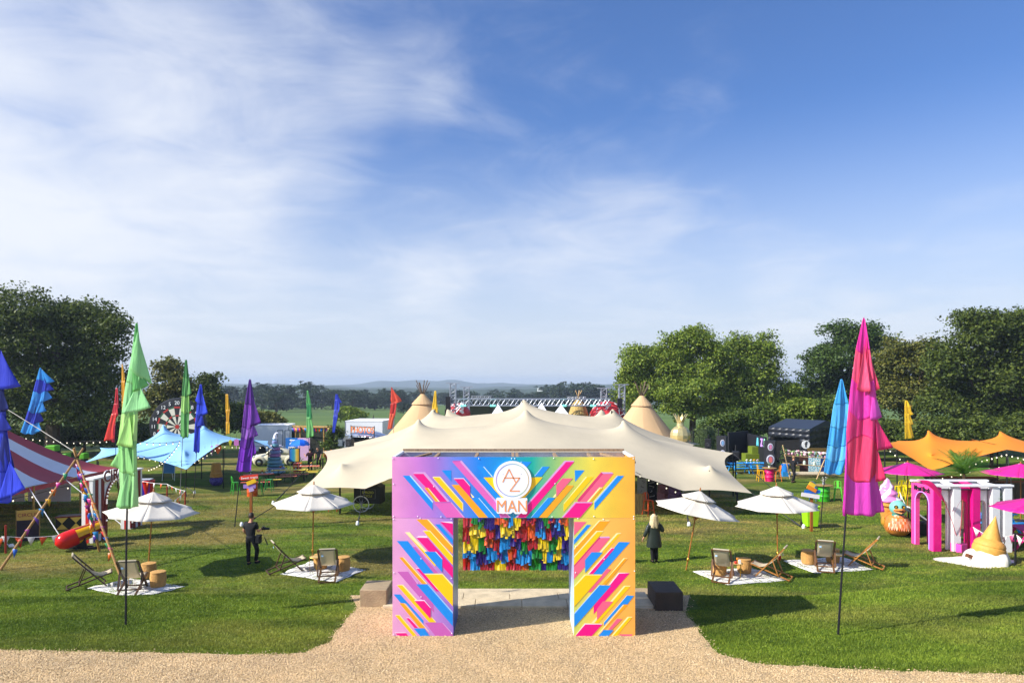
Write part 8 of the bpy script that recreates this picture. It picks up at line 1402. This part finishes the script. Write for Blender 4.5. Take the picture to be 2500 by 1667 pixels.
for i, (px, Y, lb) in enumerate(((2140, 60, 'dark undergrowth shrub between the yellow flag and the blue flag'), (2300, 55, 'dark undergrowth shrub behind the left peak of the orange tent'), (2420, 54, 'dark undergrowth shrub behind the right peak of the orange tent'), (2510, 52, 'dark undergrowth shrub at the right edge'))): tree('shrub', lb, px, Y, 1030, [(px, 1062, 60, 42), (px-40, 1075, 45, 30), (px+40, 1075, 45, 30)], 9000, .15, L_DARK, 'bush', 'dark undergrowth shrubs under the right trees', seed=40+i, trunk=.12)
for i, (px, Y, lb) in enumerate(((20, 66, 'dark undergrowth shrub under the left end of the huge tree'), (110, 66, 'dark undergrowth shrub beside the trunk of the huge tree'), (205, 68, 'dark undergrowth shrub behind the red flag'), (300, 66, 'dark undergrowth shrub behind the lime flag'), (350, 70, 'dark undergrowth shrub left of the dartboard'))): tree('shrub', lb, px, Y, 1040, [(px, 1070, 55, 36), (px-35, 1075, 40, 26), (px+35, 1072, 40, 30)], 7000, .17, L_DARK, 'bush', 'dark undergrowth shrubs under the left trees', seed=50+i, trunk=.12)
# parkland trees across the field: four shapes, copied
protos = []
for k in range(5):
    rg = np.random.default_rng(60+k); lobes = [(rg.normal(0, 2.6), rg.normal(0, 2.2), rg.uniform(4.5, 10.5), rg.uniform(3, 5), rg.uniform(3, 5), rg.uniform(2.6, 4.2)) for _ in range(8)]+[(0, 0, 3.0, 5.6, 5, 3.2), (0, 0, 1.5, 5, 4.5, 1.8)]
    co, q, cc = leaf_cloud(rg, lobes, 4200, .48, 1.2, per=24); protos.append((mesh_np('crown', co, q), MB()))
    protos[-1][0].materials.append(L_FAR); mb = MB(); mb.tube([(0, 0, -.5), (0, 0, 4), (.3, 0, 9)], [.5, .4, .15], 6)
    for j in range(4): e = Vector(cc[rg.integers(len(cc))]); mb.tube([(0, 0, 3), e], [.25, .06], 5)
    me_ = bpy.data.meshes.new('trunk'); me_.from_pydata([tuple(v) for v in mb.v], [], mb.f); me_.materials.append(BARK); protos[-1] = (protos[-1][0], me_)
rr = random.Random(77); row = []
for px, top, w in ((525, 938, 60), (562, 935, 60), (600, 940, 55), (640, 934, 80), (668, 940, 70), (690, 962, 50), (712, 958, 60), (735, 970, 50), (758, 930, 70), (785, 952, 70), (812, 945, 80), (838, 955, 60), (862, 946, 70), (890, 950, 70), (915, 955, 60), (940, 947, 70), (962, 952, 60), (985, 958, 60), (500, 950, 60), (470, 945, 70)): row.append((px, top, w, rr.uniform(330, 385)))
for px in range(1000, 1540, 26): row.append((px+rr.uniform(-8, 8), rr.uniform(950, 960) if px < 1320 else 946-14*math.sin((px-1320)/200*PI)+rr.uniform(-4, 4), rr.uniform(55, 80), rr.uniform(400, 520)))
for px, top, w, Y in ((675, 935, 105, 285), (985, 978, 60, 260), (1005, 985, 50, 262)): row.append((px, top, w, Y))
row.sort(key=lambda r_: r_[0])
LM = [(454, 'the green flag by the dartboard'), (490, 'the royal blue flag'), (553, 'the amber flag'), (610, 'the purple flag tip'), (665, 'the white cabin trailer'), (751, 'the green flag near the trailer'), (821, 'the small royal blue flag'), (856, 'the small pale tree in the field'), (912, 'the tiny round bush'), (967, 'the orange red flag'), (1032, 'the left tipi'), (1106, 'the leftmost stage tower'), (1139, 'the second stage tower'), (1216, 'the left pagoda marquee'), (1276, 'the centre tent peak'), (1322, 'the gap right of the centre peak'), (1370, 'the right pagoda marquee'), (1412, 'the straw hut'), (1474, 'the third stage tower'), (1518, 'the rightmost stage tower')]
seen = {}
def tree_label(px, top, Y):
    lx, nm = min(LM, key=lambda q: abs(q[0]-px)); rel = 'directly behind' if abs(px-lx) < 6 else ('just left of' if px < lx else 'just right of'); 
    for adj in (('tall', 'lower') if top < 947 else ('low', 'taller')) + ('rounded', 'broad', 'dark', 'fainter', 'smaller', 'bushy'):
        s_ = '%s hazy parkland tree seen %s %s' % (adj, rel, nm)
        if s_ not in seen: seen[s_] = 1; return s_
    return s_
for i, (px, top, w, Y) in enumerate(row):
    b = GX(px, Y); zt_ = P(px, top, Y).z; sc = (zt_-b.z)/14.0; k = rr.randrange(5); t = thing('parkland_tree', tree_label(px, top, Y), 'tree', b, rr.uniform(0, 6.3), 'parkland trees beyond the field')
    wx = w*Y/F/13.0; t.scale = (max(.7*sc, min(wx, 1.5*sc)),)*2+(sc,); inst('crown', protos[k][0], t); inst('trunk', protos[k][1], t)
# wooded ridges fading into the haze
def ridge(name, Y, depth, ytop, amp, seed, label, x0=-2600, x1=2600):
    n = 420; rg = random.Random(seed); vs = []; rows = 7
    for j in range(rows):
        for i in range(n+1):
            X = (x0+(x1-x0)*i/n)*Y/1500; base = CZ-(ytop-HY)/F*Y; h = base+amp*(mnoise.noise((X/420*1500/Y, seed, 0))*1.0+.35*mnoise.noise((X/120, seed*2, j*.3)))+3.2*abs(mnoise.noise((X/14, j*1.7, seed)))+2.0*abs(mnoise.noise((X/6, j*2.7, seed+5)))
            f = j/(rows-1); vs.append((X, Y+depth*f, (-40 if f == 0 else h-(1-f)**1.6*(h+32)*.85)))
    me = mesh_np(name, vs, [(j*(n+1)+i, j*(n+1)+i+1, (j+1)*(n+1)+i+1, (j+1)*(n+1)+i) for j in range(rows-1) for i in range(n)]); o = link_mesh(name, me, M('2c3d22', .95, .45, .03, key='ridge_wood')); tag(o, kind='structure'); return o
ridge('hills', 900, 260, 954, 7, 3, 'near'); ridge('hills', 1700, 300, 945, 16, 5, 'mid'); ridge('hills', 3000, 400, 938, 30, 8, 'far')
o = MB().box(P(1325, 952, 880), (14, 6, 5)).build('farm_house', M('f0eeea', .6), None); tag(o, 'tiny white farmhouse on the hazy wooded hillside', 'house')
# ------------------------------------------------------------------ air
hz = MB().box((0, 2400, -10), (11000, 5200, 110)).build('haze', M('ffffff', key='haze_dummy'), None); hz.data.materials.clear(); hm = bpy.data.materials.new('haze'); hm.use_nodes = True; N = hm.node_tree.nodes; N.clear(); out = N.new('ShaderNodeOutputMaterial'); pv = N.new('ShaderNodeVolumePrincipled')
pv.inputs['Color'].default_value = (.68, .82, 1, 1); pv.inputs['Density'].default_value = .0003; pv.inputs['Anisotropy'].default_value = .1; hm.node_tree.links.new(pv.outputs[0], out.inputs['Volume']); hz.data.materials.append(hm); tag(hz, 'pale bluish haze filling the air over the parkland', 'haze', kind='stuff')
